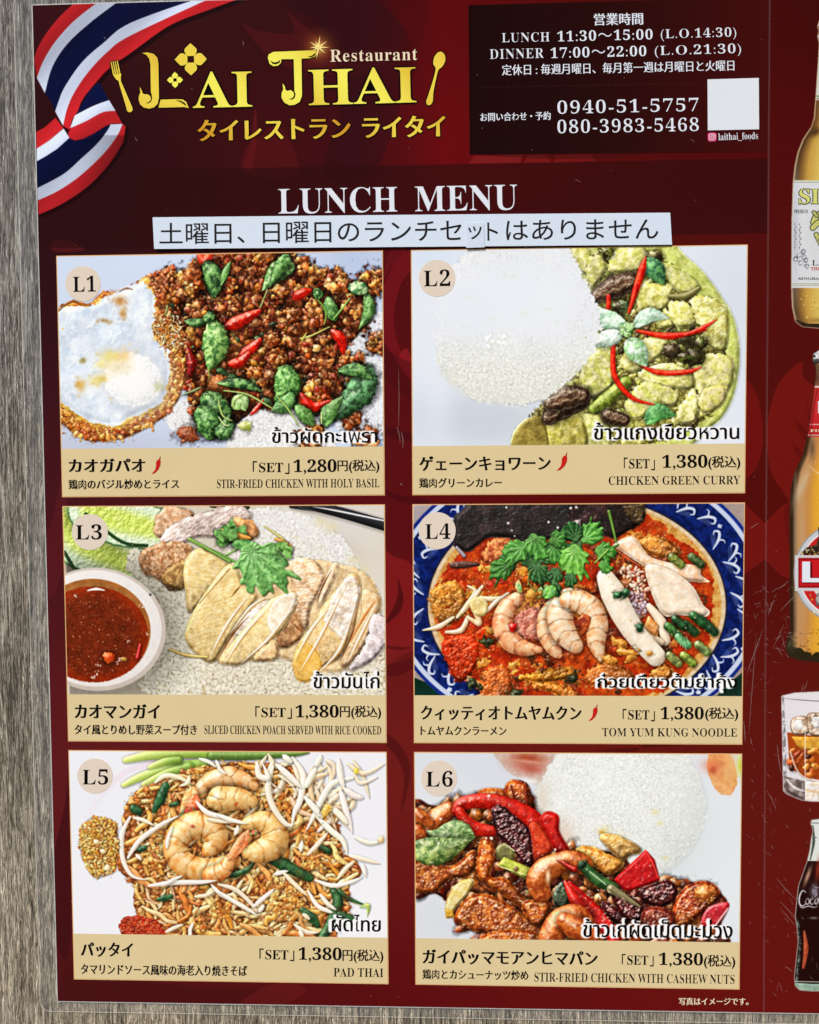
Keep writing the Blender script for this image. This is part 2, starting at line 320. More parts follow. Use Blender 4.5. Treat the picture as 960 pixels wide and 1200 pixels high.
    p.poly(inn, (222, 232, 245), (204, 217, 235), rnd=10, thick=4, bump=.45, nk='g', rough=.35, shadow=0, spec=.12, amb=.7)
    for _ in range(90):
        x, y = rng.uniform(2, 118), rng.uniform(62, 185)
        if inpoly(inn, np.array([[x, y]]))[0]: p.soft(x, y, rng.uniform(3, 9), rng.uniform(1.5, 4), pick((232, 240, 250), (176, 194, 214), (240, 244, 250), (190, 206, 226)), rng.uniform(.25, .6), rng.uniform(-1.2, .2))
    for _ in range(26):
        x, y = rng.uniform(2, 118), rng.uniform(66, 186)
        if inpoly(inn, np.array([[x, y]]))[0] and math.hypot(x-88, y-146) > 34:
            a = rng.uniform(-1.2, .3); l = rng.uniform(6, 16); b = rng.normal(0, .7)
            p.tube([(x, y), (x+l*math.cos(a), y+l*math.sin(a)), (x+l*1.7*math.cos(a+b), y+l*1.7*math.sin(a+b))], [.6, rng.uniform(1.4, 3), .6], pick((226, 236, 247), (208, 222, 238), (236, 242, 249)), thick=.3, shadow=.1, amb=.8, spec=.1, rough=.35)
    p.soft(82, 145, 40, 36, (240, 242, 246), .85); 
    p.soft(90, 150, 40, 38, (214, 222, 234), .45); p.blob(86, 146, 34, 31, .3, (243, 243, 243), (236, 238, 241), rough=.03, bump=.25, thick=.24, prof=1., shadow=.12, sh=2, spec=.25, amb=.7); p.soft(72, 128, 20, 11, (242, 222, 168), .5, .3); blotch(p, inn, 24, (236, 240, 246), 5, 12, .5)
    for x, y, a, b, c, al in ((60, 118, 12, 8, (236, 214, 120), .8), (76, 118, 10, 8, (232, 196, 132), .8), (45, 145, 14, 7, (228, 200, 104), .75), (68, 132, 14, 8, (238, 222, 190), .8), (24, 152, 6, 9, (206, 156, 70), .75), (50, 128, 9, 5, (240, 224, 150), .7), (27, 123, 4, 3, (150, 140, 90), .7), (73, 53, 9, 7, (184, 128, 70), .8), (76, 68, 4, 7, (180, 130, 70), .7), (55, 76, 10, 2.5, (176, 140, 90), .6), (117, 153, 5, 6, (180, 180, 130), .5)):
        p.soft(x, y, a, b, c, al, rng.uniform(-.3, .3)); 
        for _ in range(9): p.soft(x+rng.normal(0, a*.6), y+rng.normal(0, b*.6), 3, 1.6, A3(c)*pick(.88, 1.08), .45, rng.uniform(0, 3))
    p.soft(86, 156, 18, 14, (252, 253, 255), .9); p.soft(98, 148, 8, 10, (252, 253, 255), .8)
    p.tube(f((-10, 330), (30, 290), (90, 262), (140, 285), (190, 288)), [1, 1.4, .8], (150, 90, 40), spec=.2); p.tube(f((360, 210), (400, 192), (440, 198)), [.6, 1.2, .6], (150, 90, 40), spec=.2)
    for x, y in scat(f((520, 130), (640, 60), (690, 130), (660, 230), (600, 250)), 4.5): p.blob(x, y, rng.uniform(2, 4), rng.uniform(1.5, 3), rng.uniform(0, 3), vary(pick((190, 110, 60), (150, 76, 40)), 10, 5), rough=.25, spec=.5, bump=.6)
    for x, y in scat(f((570, 330), (700, 350), (740, 480), (730, 560), (640, 540), (560, 460)), 4.2): p.tube([(x, y), (x+rng.normal(0, 3), y+rng.normal(2, 2)), (x+rng.normal(0, 4), y+rng.normal(4, 3))], [.6, 1.3, .5], vary(pick((230, 190, 130), (190, 120, 54), (240, 214, 170)), 8, 5), spec=.5)
    return p
CL_ = [(-.29, .24), (-.33, .37), (-.21, .42), (-.27, .54), (-.13, .57), (-.17, .71), (-.02, .74), (0, .86), (.14, .81), (.22, .88), (.31, .80), (.41, .86), (.49, .78), (.58, .81), (.64, .71), (.76, .69), (.78, .58), (.91, .56), (.91, .46), (1.05, .42), (.98, .32), (.85, .29), (.71, .27), (.69, .13), (.73, -.01), (.57, -.08), (.51, -.21), (.34, -.24), (.20, -.15), (.03, -.20), (-.10, -.15), (-.23, -.07), (-.21, .10)]
def corleaf(p, x0, y0, R, ang, col, col2, k=0):
    """one flat, scalloped coriander leaf with fanned veins; (x0, y0) is where the stalk joins, ang the way it points"""
    d = ang-.72; ca, sa = math.cos(d), math.sin(d); pts = []
    for u, v in CL_:
        q = 1+.10*rng.normal(); u, v = u*q*.9, v*q*.9; pts.append((x0+R*(u*ca-v*sa), y0+R*(u*sa+v*ca)))
    def vein(X, Y, nn, c, h):
        th = np.arctan2(Y-y0, X-x0); rr = np.hypot(X-x0, Y-y0)/R; q = np.cos(th*13+.5*nn); v = np.clip((q-.75)*4, 0, 1)*np.clip(rr*4, 0, 1)
        c = c*(1+.13*q[..., None]*np.clip(rr*2.2, 0, 1)[..., None])+(A3((176, 206, 150))-c)*(v*.35)[..., None]+(A3((160, 196, 140))-c)*(np.exp(-rr*4)*.4)[..., None]; return c, h+q*.012*R
    p.poly(pts, col, col2, cf=vein, rnd=max(1.5, R*.05), thick=2, bump=.5, rough=.1, smooth=True, spec=.22, shadow=.7)
def chunk(p, pts, col, col2, fib=.6, **k):
    """a piece of meat with rounded rim and fibrous top"""
    kk = dict(rnd=5, thick=5, bump=.8, spec=.2, sp=12, amb=.5, rough=.22, shadow=.5); kk.update(k)
    a = rng.uniform(0, 3); P_ = np.array(pts); m_ = P_.mean(0); r_ = max(6, np.abs(P_-m_).max())
    def cf(X, Y, nn, c, h):
        gd = np.clip(((X-m_[0])*.45+(Y-m_[1])*.9)/r_+.35*nn*.5, -1, 1)[..., None]; c = c*(1+.06*np.clip(-gd, 0, 1))*(1-.30*np.clip(gd, 0, 1))+(A3(col2)-c)*np.clip(gd, 0, 1)*.3
        q = np.sin((X*math.cos(a)+Y*math.sin(a))*1.3+nn*1.3); return c*(1+.05*fib*q[..., None]), h+q*.12*fib
    p.poly(pts, col, col2, cf=cf, smooth=True, **kk)
def photo2():
    p = Pic(392, 233, (222, 228, 240)); p.wet = .35; f = lambda *q: Z(q, 4.873); g = lambda *q: Z(q, 4.465, 177, -2)
    p.soft(20, 10, 50, 30, (206, 220, 240), .8); p.soft(380, 60, 60, 120, (206, 214, 226), .8); p.soft(60, 200, 90, 45, (196, 203, 214), .95); p.soft(110, 205, 60, 30, (192, 199, 208), .7); p.soft(30, 150, 20, 90, (226, 232, 245), .6)
    sauce = g((0, 680), (60, 600), (100, 420), (140, 250), (60, 120), (30, 20), (40, -40), (500, -40), (640, 60), (740, 150), (820, 260), (900, 400), (930, 580), (910, 760), (850, 900), (760, 980), (700, 1040), (500, 1100))+f((700, 1180), (575, 1180), (568, 1080), (620, 1000), (700, 960), (760, 880), (840, 780))
    p.poly(sauce, (196, 202, 122), (172, 180, 92), rnd=7, thick=5, bump=.5, rough=.1, spec=.35, sp=20, smooth=True, shadow=.25, edge=(206, 214, 150))
    inner = g((20, 720), (110, 560), (150, 260), (120, 60), (300, 0), (520, 60), (640, 220), (800, 330), (850, 480), (840, 800), (720, 940), (480, 1040), (200, 1040), (-80, 960), (-170, 900))
    p.poly(inner, (146, 142, 70), (86, 78, 34), rnd=8, thick=2, bump=1.6, rough=.5, spec=.5, sp=22, smooth=True, shadow=0)
    for x, y in scat(inner, 11): 
        p.blob(x, y, rng.uniform(3, 7), rng.uniform(2, 5), rng.uniform(0, 3), vary(pick((172, 170, 88), (104, 92, 42), (190, 190, 108), (76, 56, 30)), 12, 5), rough=.22, spec=.55, bump=.8)
    C, D = (224, 218, 156), (186, 182, 96)
    for q in (((40, 20), (130, 10), (150, 60), (120, 150), (70, 110)), ((130, 60), (200, 50), (230, 110), (190, 180), (150, 230), (120, 170)), ((240, 70), (300, 10), (430, 20), (420, 120), (320, 145), (240, 130)), ((490, 95), (540, 90), (700, 190), (700, 240), (640, 260), (560, 210)), ((390, 230), (430, 200), (560, 215), (570, 260), (540, 330), (450, 370), (390, 360)), ((480, 360), (560, 340), (585, 400), (570, 435), (500, 430)), ((550, 310), (640, 300), (690, 360), (700, 420), (590, 430)), ((660, 290), (760, 275), (850, 330), (870, 430), (850, 560), (770, 540), (720, 440)), ((700, 620), (760, 575), (880, 590), (900, 680), (860, 790), (770, 880), (700, 760), (680, 690)), ((100, 620), (170, 540), (260, 520), (270, 640), (260, 740), (140, 810), (90, 740)), ((310, 580), (400, 500), (550, 490), (520, 570), (400, 660), (320, 660)), ((400, 660), (560, 620), (680, 680), (680, 760), (540, 750), (420, 720)), ((330, 840), (420, 720), (600, 770), (600, 840), (500, 860), (380, 920)), ((590, 900), (680, 760), (715, 820), (700, 930), (620, 945)), ((-10, 890), (150, 885), (230, 920), (240, 1060), (-60, 1060)), ((-110, 900), (0, 880), (100, 900), (80, 1050), (-120, 1060)), ((740, 760), (850, 740), (850, 830), (760, 890), (710, 850))):
        chunk(p, g(*q), vary(C, 5, 3), vary(D, 5, 3), spec=.22)
    chunk(p, f((770, 1010), (850, 950), (960, 960), (1000, 1140), (790, 1150)), (206, 196, 120), (170, 158, 70))
    p.poly(f((580, 1180), (580, 1080), (640, 1000), (700, 970), (760, 1010), (770, 1180)), (150, 134, 70), (120, 104, 48), rnd=4, smooth=True, bump=.4, spec=.2, shadow=0)
    def aub(pts, w):
        def cf(T, Sd, nn, c, h, RR):
            s_ = .5+.5*np.sin(Sd*9+np.sin(T*18)*.9); e = sst(np.abs(Sd)*1.2-.1)
            return c+(A3((176, 160, 130))-c)*(s_**5*.55)[..., None]-(c*.35)*e[..., None], h+nn*.3
        p.tube(pts, w, (92, 66, 48), (60, 38, 26), cf=cf, thick=.6, spec=.4)
    aub(g((180, 260), (270, 220), (350, 190)), [9, 15, 12]); aub(f((780, 980), (860, 910), (950, 870)), [9, 16, 15]); aub(g((-60, 830), (20, 800), (100, 790)), [10, 15, 10]); aub(g((240, 900), (320, 920)), [10, 8])
    for x, y, r, c in ((570, 560, 11, (74, 60, 40)), (690, 590, 13, (70, 74, 34)), (480, 60, 10, (110, 104, 60)), (300, 320, 9, (120, 140, 100)), (720, 520, 9, (90, 96, 50)), (640, 500, 9, (80, 78, 40)), (230, 30, 9, (140, 150, 70)), (640, 590, 8, (90, 100, 40))):
        p.blob(*g((x, y))[0], r, r*.9, 0, c, (46, 36, 22), rough=.08, bump=.7, spec=.6, sp=24)
    p.tube(g((160, 860), (240, 800), (330, 720)), [6, 9, 7], (140, 160, 66), (96, 106, 40), spec=.4); p.tube(g((560, 270), (640, 270), (710, 230)), [3, 5, 3], (110, 104, 60)); p.leaf(g((430, 80), (480, 130), (530, 210)), 11, (46, 90, 66)); p.leaf(g((440, 940), (500, 880), (600, 900)), 10, (60, 116, 62))
    R1 = dict(thick=.7, spec=.45, sp=20, bump=.3)
    for q, w in ((((430, 60), (400, 170), (345, 350)), [1, 5, 4.5, 1.5]), (((345, 350), (370, 270), (385, 200)), [2, 3, 1]), (((390, 450), (560, 480), (750, 450)), [2, 4.6, 1.5]), (((640, 475), (730, 440), (805, 395)), [2, 3.5, .8]), (((265, 510), (270, 680), (360, 800), (480, 840)), [3, 3.6, 3, 1]), (((385, 620), (500, 670), (650, 670), (725, 645)), [1, 3.6, 3.4, 1]), (((237, 265), (237, 330)), [3, 3])):
        p.tube(g(*q), w, (222, 52, 24), (188, 24, 14), **R1)
    lf = p.leaf; L1c, L2c = (140, 178, 150), (196, 218, 196)
    lf(g((330, 440), (250, 400), (170, 320)), 12, (132, 172, 136), L2c); lf(g((370, 430), (450, 370), (560, 385)), 9, (150, 186, 156), L2c); lf(g((310, 470), (230, 490), (140, 530)), 10, (164, 190, 166), (210, 226, 210)); lf(g((340, 500), (390, 560), (440, 640)), 12, (132, 178, 120), L2c)
    for a in ((300, 420), (340, 400), (360, 440), (300, 460), (345, 480), (375, 405)): lf(g((330, 450), a), 4.5, (110, 158, 90), (170, 206, 140))
    # rice mound, over-exposed on top
    rp = f((150, 640), (130, 500), (150, 420), (150, 260), (240, 80), (420, -40), (860, -40), (930, 60), (980, 180), (1060, 330), (1080, 470), (1040, 590), (960, 700), (860, 790), (760, 870), (620, 900), (470, 880), (350, 870), (300, 810), (200, 750))
    p.poly(rp, (236, 238, 232), (230, 232, 222), rnd=7, thick=3, bump=.4, rough=.5, shadow=.12, spec=.03, amb=.82)
    low = [(x, y) for x, y in rp if y > 70]; low = f((150, 440), (300, 520), (520, 560), (760, 500), (1060, 440))[::-1]+f((140, 560), (200, 750), (300, 810), (350, 870), (470, 880), (620, 900), (760, 870), (860, 790), (960, 700), (1040, 590))
    blotch(p, low, 11, (218, 218, 200), 5, 11, .5); blotch(p, low, 12, (246, 246, 240), 3, 8, .6)
    for x, y in scat(rp, 3.0):
        d = min(1, max(0, (y-92)/50)); c = A3((229, 233, 241))*(1-d)+A3((238, 239, 232))*d
        p.blob(x, y, rng.uniform(2.2, 4.2), rng.uniform(1.2, 2), rng.uniform(0, 3), vary(c, 2+3*d, 1), rough=.1, bump=.1, thick=.1+.26*d, prof=1., shadow=.02+.10*d, sh=.7, spec=.02, amb=.9-.08*d)
    for q_, w_ in ((((175, 720), (300, 830), (470, 880), (640, 890), (800, 830), (950, 710)), 9),):
        for x, y in spline(f(*q_), 5): p.soft(x-1, y-5, w_, 6, (208, 210, 196), .22)
    for x, y in scat(low, 9): p.soft(x, y, rng.uniform(.8, 2), .8, (196, 196, 180), .5, rng.uniform(0, 3))
    p.soft(120, 55, 70, 46, (229, 233, 244), .95, 0, 2); p.soft(60, 70, 50, 40, (228, 232, 242), .9, 0, 2); p.soft(165, 70, 36, 50, (232, 236, 244), .8)
    for x, y in f((460, 400), (330, 275), (530, 150), (580, 160), (710, 170), (770, 350), (640, 370), (830, 420), (300, 440), (190, 430)): p.soft(x, y, rng.uniform(2, 7), rng.uniform(2, 4), (216, 224, 206), .6)
    for _ in range(12): x, y = f((rng.uniform(420, 560), rng.uniform(490, 560)))[0]; p.blob(x, y, 3.4, 2, rng.uniform(0, 3), (246, 247, 246), thick=.3, shadow=.12, amb=.85)
    return p
def photo3():
    p = Pic(378, 221, (206, 196, 180)); f = lambda *q: Z(q, 4.923); g = lambda *q: Z(q, 4.683, 174.5, 0)
    p.soft(330, 20, 80, 60, (214, 208, 204), .9); p.soft(370, 120, 40, 80, (218, 210, 198), .9); p.soft(300, 40, 50, 14, (176, 160, 136), .5, .3); p.soft(120, 215, 50, 16, (196, 186, 164), .8)
    # cucumber
    for q, w in ((((-20, 60), (110, 200), (370, 330)), 34), (((160, 20), (330, 80), (540, 130)), 31)):
        def cf(T, Sd, nn, c, h, RR):
            v = np.abs(Sd); m = sst((v-.2)/.5)[..., None]; e = sst((v-.88)/.08)[..., None]
            sd = (np.sin(T*30)*.5+.5)[..., None]*(1-m)*.25
            c = A3((186, 206, 96))*(1-m)+A3((206, 226, 190))*m; c = c*(1-sd*.5)+A3((232, 236, 160))*sd*.5
            return c*(1-e)+A3((58, 96, 52))*e, h*.2+nn*.4
        P = f(*q); p.tube(P, [w*.9, w, w*.8], cf=cf, thick=.3, spec=.25, n=10, flat=.9, bump=.6)
    p.tube(f((130, 40), (330, 200), (480, 225)), 2.4, (36, 62, 34), shadow=0, spec=.1); p.tube(f((0, 260), (50, 350)), 2.5, (40, 66, 38), shadow=0); p.tube(g((0, -4), (110, 8), (200, 6)), 3, (36, 50, 36), shadow=0, spec=0)
    p.speck(f(*[(rng.uniform(60, 520), rng.uniform(20, 320)) for _ in range(40)]), (236, 244, 200), .4, .9, .6)
    # rice
    yr = ((222, 212, 184), (186, 172, 136))
    rice(p, f((440, 260), (560, 300), (700, 500), (820, 800), (960, 860), (960, 1100), (500, 1100), (400, 1040), (560, 860), (600, 700), (520, 520), (360, 360), (380, 250)), 3.6, (244, 237, 218), (196, 180, 146), 4.3, 2.1, .22, gap=(150, 128, 88))
    rice(p, g((-60, 850), (300, 760), (460, 860), (560, 900), (700, 860), (880, 740), (940, 780), (950, 1060), (-60, 1060)), 3.6, (240, 230, 208), (184, 164, 126), 4.4, 2.2, .24, gap=(146, 122, 82))
    rice(p, g((80, 40), (300, 10), (560, 60), (720, 170), (800, 300), (840, 420), (920, 520), (800, 500), (560, 260), (380, 160), (100, 120)), 3, (246, 243, 240), (220, 214, 206), 3.6, 1.6, .1)
    rice(p, g((60, 190), (240, 110), (560, 190), (700, 300), (800, 420), (880, 540), (700, 430), (420, 300), (100, 280)), 3.2, (246, 242, 234), (214, 204, 186), 4, 1.8, .14)
    for x, y in g((600, 90), (660, 120), (780, 300), (830, 360)): p.soft(x, y, 9, 7, (216, 204, 166), .7)
    p.poly(g((-60, 520), (60, 320), (440, 300), (620, 300), (860, 380), (930, 600), (760, 880), (560, 900), (360, 830), (100, 860), (-80, 800)), (220, 192, 150), (200, 166, 122), rnd=6, thick=3, smooth=True, rough=.2, shadow=.3)
    # chicken : back pieces
    B1, B2 = (206, 168, 132), (168, 122, 86)
    chunk(p, f((520, 130), (560, 20), (700, 10), (760, 60), (620, 160), (545, 180)), (214, 176, 146), (176, 130, 96)); 
    chunk(p, f((560, 190), (640, 100), (800, 40), (1000, 0), (1100, 60), (980, 140), (880, 180), (760, 180), (640, 250)), (216, 196, 188), (190, 166, 156), fib=1.4)
    chunk(p, f((430, 320), (460, 250), (600, 200), (740, 230), (760, 300), (700, 440), (620, 490), (540, 420), (470, 400)), (198, 158, 124), (150, 104, 70), fib=1.6, bump=1.6); chunk(p, f((560, 400), (640, 330), (720, 320), (700, 480), (600, 460)), (186, 148, 92), (140, 102, 62), fib=1.2, bump=1.4)
    chunk(p, g((120, 60), (230, 90), (260, 170), (140, 190), (90, 130)), (216, 160, 110), (190, 130, 80))
    SK, S2, MT = (228, 200, 146), (210, 176, 116), (232, 214, 196)
    def slice_(q, c1=SK, c2=S2, **k):
        chunk(p, q, c1, c2, bump=.35, rnd=5, thick=5, rough=.03, spec=.3, sp=16, **k)
        P = np.array(q); c = P.mean(0)
        for _ in range(10): x, y = c+(P[rng.integers(len(P))]-c)*rng.uniform(0, .8); p.soft(x, y, rng.uniform(2, 6), rng.uniform(1, 2.5), (236, 214, 166), .5, rng.uniform(0, 3))
    slice_(f((715, 290), (790, 240), (900, 300), (960, 360), (860, 460), (780, 560), (715, 620), (700, 500), (690, 380)))
    chunk(p, g((110, 700), (130, 640), (280, 520), (320, 520), (240, 640), (180, 720)), (238, 222, 206), (216, 194, 172), fib=1.5)
    slice_(g((-160, 720), (-100, 560), (60, 340), (130, 330), (170, 430), (250, 490), (180, 590), (100, 700), (20, 830), (-20, 860), (-80, 830)))
    chunk(p, g((440, 300), (560, 300), (620, 380), (590, 470), (540, 560), (520, 680), (480, 660), (450, 560)), (232, 202, 172), (206, 160, 122), fib=1.6)
    chunk(p, g((350, 720), (440, 580), (500, 690), (440, 760), (370, 780)), (200, 156, 112), (160, 112, 74))
    slice_(g((30, 840), (200, 640), (290, 540), (340, 500), (450, 470), (460, 540), (400, 660), (330, 730), (230, 810), (150, 870), (80, 870)), (234, 206, 152), (216, 182, 124))
    p.poly(g((340, 520), (450, 475), (460, 530), (390, 640), (330, 700), (300, 640)), (236, 222, 202), (224, 200, 170), rnd=3, thick=2, shadow=0, smooth=True, rough=.2)
    chunk(p, g((240, 800), (340, 730), (360, 830), (300, 850), (220, 850)), (222, 190, 146), (196, 156, 110))
    slice_(g((660, 320), (700, 330), (640, 470), (580, 570), (590, 500)), (238, 208, 178), (220, 180, 146))
    slice_(g((440, 840), (480, 740), (560, 640), (600, 560), (700, 440), (760, 370), (810, 390), (820, 480), (790, 580), (740, 760), (690, 840), (600, 880), (540, 950), (460, 950)), (236, 202, 152), (214, 172, 116))
    p.poly(g((700, 440), (780, 380), (815, 480), (780, 600), (730, 740), (680, 700), (620, 640), (640, 560)), (234, 220, 208), (222, 196, 170), rnd=4, thick=3, shadow=0, smooth=True, rough=.35, bump=1.2)
    p.poly(g((440, 850), (500, 740), (580, 800), (600, 880), (540, 955), (460, 950)), (214, 168, 92), (196, 146, 70), rnd=4, thick=2, shadow=0, smooth=True, rough=.3)
    slice_(g((830, 460), (880, 470), (930, 510), (900, 620), (840, 760), (760, 860), (700, 880), (760, 740), (820, 600)), (234, 202, 162), (214, 170, 124))
    chunk(p, g((880, 600), (950, 620), (950, 760), (860, 860), (740, 900), (840, 760)), (226, 214, 216), (200, 184, 180))
    for q in (((575, 530), (610, 440), (660, 350)), ((700, 850), (770, 700), (810, 520)), ((30, 830), (110, 700), (200, 600)), ((490, 690), (440, 640)), ((100, 500), (160, 430))): p.tube(g(*q), [.5, 1.4, .5], (112, 66, 34), shadow=0, spec=0, amb=.9)
    for q in (((-20, 820), (80, 640), (210, 470)), ((90, 700), (200, 560), (290, 500)), ((150, 862), (300, 730), (440, 560)), ((60, 860), (170, 700), (300, 560)), ((480, 900), (600, 700), (740, 420)), ((560, 930), (700, 780), (790, 540)), ((450, 840), (540, 680), (640, 560)), ((740, 860), (820, 700), (900, 540))):
        P_ = g(*q); p.tube([(x+1.6, y+1) for x, y in P_], [.4, 1.2, .4], (176, 130, 78), shadow=0, amb=.95, spec=0); p.tube(P_, [.6, 1.8, .6], (246, 232, 204), shadow=0, spec=.3, amb=.9)
    p.tube(g((760, 740), (840, 600), (900, 520)), [1, 2.4, 1], (190, 120, 66), shadow=0, amb=.8)
    p.tube(f((780, 560), (960, 360)), [1, 1], (142, 100, 50), shadow=0, amb=.9); p.tube(f((600, 825), (700, 860), (820, 870)), [1.6, 2.2, 1.6], (214, 184, 110), spec=.3)
    # coriander
    p.tube(g((-70, -40+90), (-40, 230), (60, 270), (150, 320))[1:], [2.4, 1.8, 1.5], (110, 156, 76), spec=.3); p.tube(f((730, 190), (840, 250), (960, 320)), [2.6, 2.2, 2], (120, 156, 76), spec=.3); p.tube(g((80, 265), (160, 225)), 1.4, (120, 170, 80))
    cilantro(p, *g((110, 190))[0], 20, -1.2, (76, 130, 62), (120, 170, 96), 4)
    p.tube(g((290, 110), (400, 190), (430, 260)), [1, 2, 1], (200, 190, 110)); p.tube(g((60, 130), (140, 160), (210, 175)), [2, 4, 2], (206, 140, 66), spec=.4); p.tube(g((350, 180), (400, 200), (440, 220)), [2, 3, 1], (210, 150, 80))
    corleaf(p, *g((215, 250))[0], 60, .85, (112, 160, 90), (90, 142, 76))
    cilantro(p, *g((90, 180))[0], 13, -2.2, (84, 136, 66), (120, 166, 92), 4); cilantro(p, *g((390, 250))[0], 11, -.8, (88, 140, 64), (130, 176, 100), 4)
    for d in range(7): a = .2+d*.32; p.tube(g((230, 260), (230+math.cos(a)*130, 260+math.sin(a)*100), (230+math.cos(a)*250, 260+math.sin(a)*200)), [.8, .6, .3], (164, 206, 150), shadow=0, amb=.9, spec=0)
    # steel spoon handle
    p.tube(g((440, 0), (640, 20), (960, 110)), [3, 6.5, 7], (34, 34, 38), shadow=.3, sh=3, spec=.2); p.tube(g((560, 6), (700, 30), (960, 85)), [.5, 1.3, 1.2], (236, 236, 240), shadow=0, amb=1); p.tube(g((480, 6), (700, 70), (960, 150)), [.4, .8, .7], (170, 160, 150), shadow=0, amb=1)
    # dip bowl
    cx, cy, R = f((175, 715))[0]+(82,); R = 82
    p.soft(cx+6, cy+8, R*1.02, R*.98, (120, 104, 84), .0)
    p.blob(cx, cy-1, 83, 73, 0, (216, 206, 200), (206, 196, 190), rough=.0, bump=.15, thick=.12, shadow=.5, sh=4, spec=.1, amb=.85, edge=(190, 178, 168)); p.blob(cx-1, cy-2, 79, 69, 0, (226, 220, 216), rough=0, bump=.1, thick=.1, shadow=0, amb=.9, spec=.1)
    p.blob(cx-3, cy, 68, 61, 0, (150, 120, 84), (128, 92, 56), rough=.0, bump=.1, thick=.05, shadow=0, amb=.9, spec=.05, edge=(150, 96, 50))
    p.blob(cx-4, cy+5, 66, 57, 0, (112, 44, 22), (90, 36, 18), rough=.006, bump=.5, nk='f', thick=.06, shadow=.0, spec=.25, sp=40, amb=.75, edge=(128, 44, 16))
    sp = [(cx-4+60*math.cos(a)*q, cy+8+50*math.sin(a)*q) for a, q in zip(rng.uniform(0, 6.28, 420), np.sqrt(rng.random(420)))]
    p.speck(sp[:200], (146, 84, 44), .4, 1.1, .55); p.speck(sp[200:330], (84, 30, 14), .5, 1.3, .6); p.speck(sp[330:], (236, 196, 160), .3, .7, .75)
    p.blob(*f((245, 875))[0], 7.5, 7.5, .2, (212, 88, 34), (186, 60, 24), spec=.5, rough=.1); p.tube(f((430, 800), (412, 875)), [2, 2.5], (176, 40, 40), spec=.5); p.tube(f((130, 485), (180, 476), (230, 484)), [1, 2, .8], (250, 250, 246), shadow=0, amb=1); p.blob(*f((335, 885))[0], 4, 3, 0, (150, 110, 50), spec=.3)
    for x, y in f((60, 515), (165, 985), (175, 965), (300, 900), (310, 885), (355, 780), (495, 660), (440, 575), (475, 735), (185, 915), (150, 990)): p.speck([(x+rng.normal(0, 1.5), y+rng.normal(0, 1.5)) for _ in range(5)], (250, 236, 220), .4, .9, .9)
    p.speck(f((495, 510)), (50, 40, 70), 1.2, 1.4, 1)
    return p
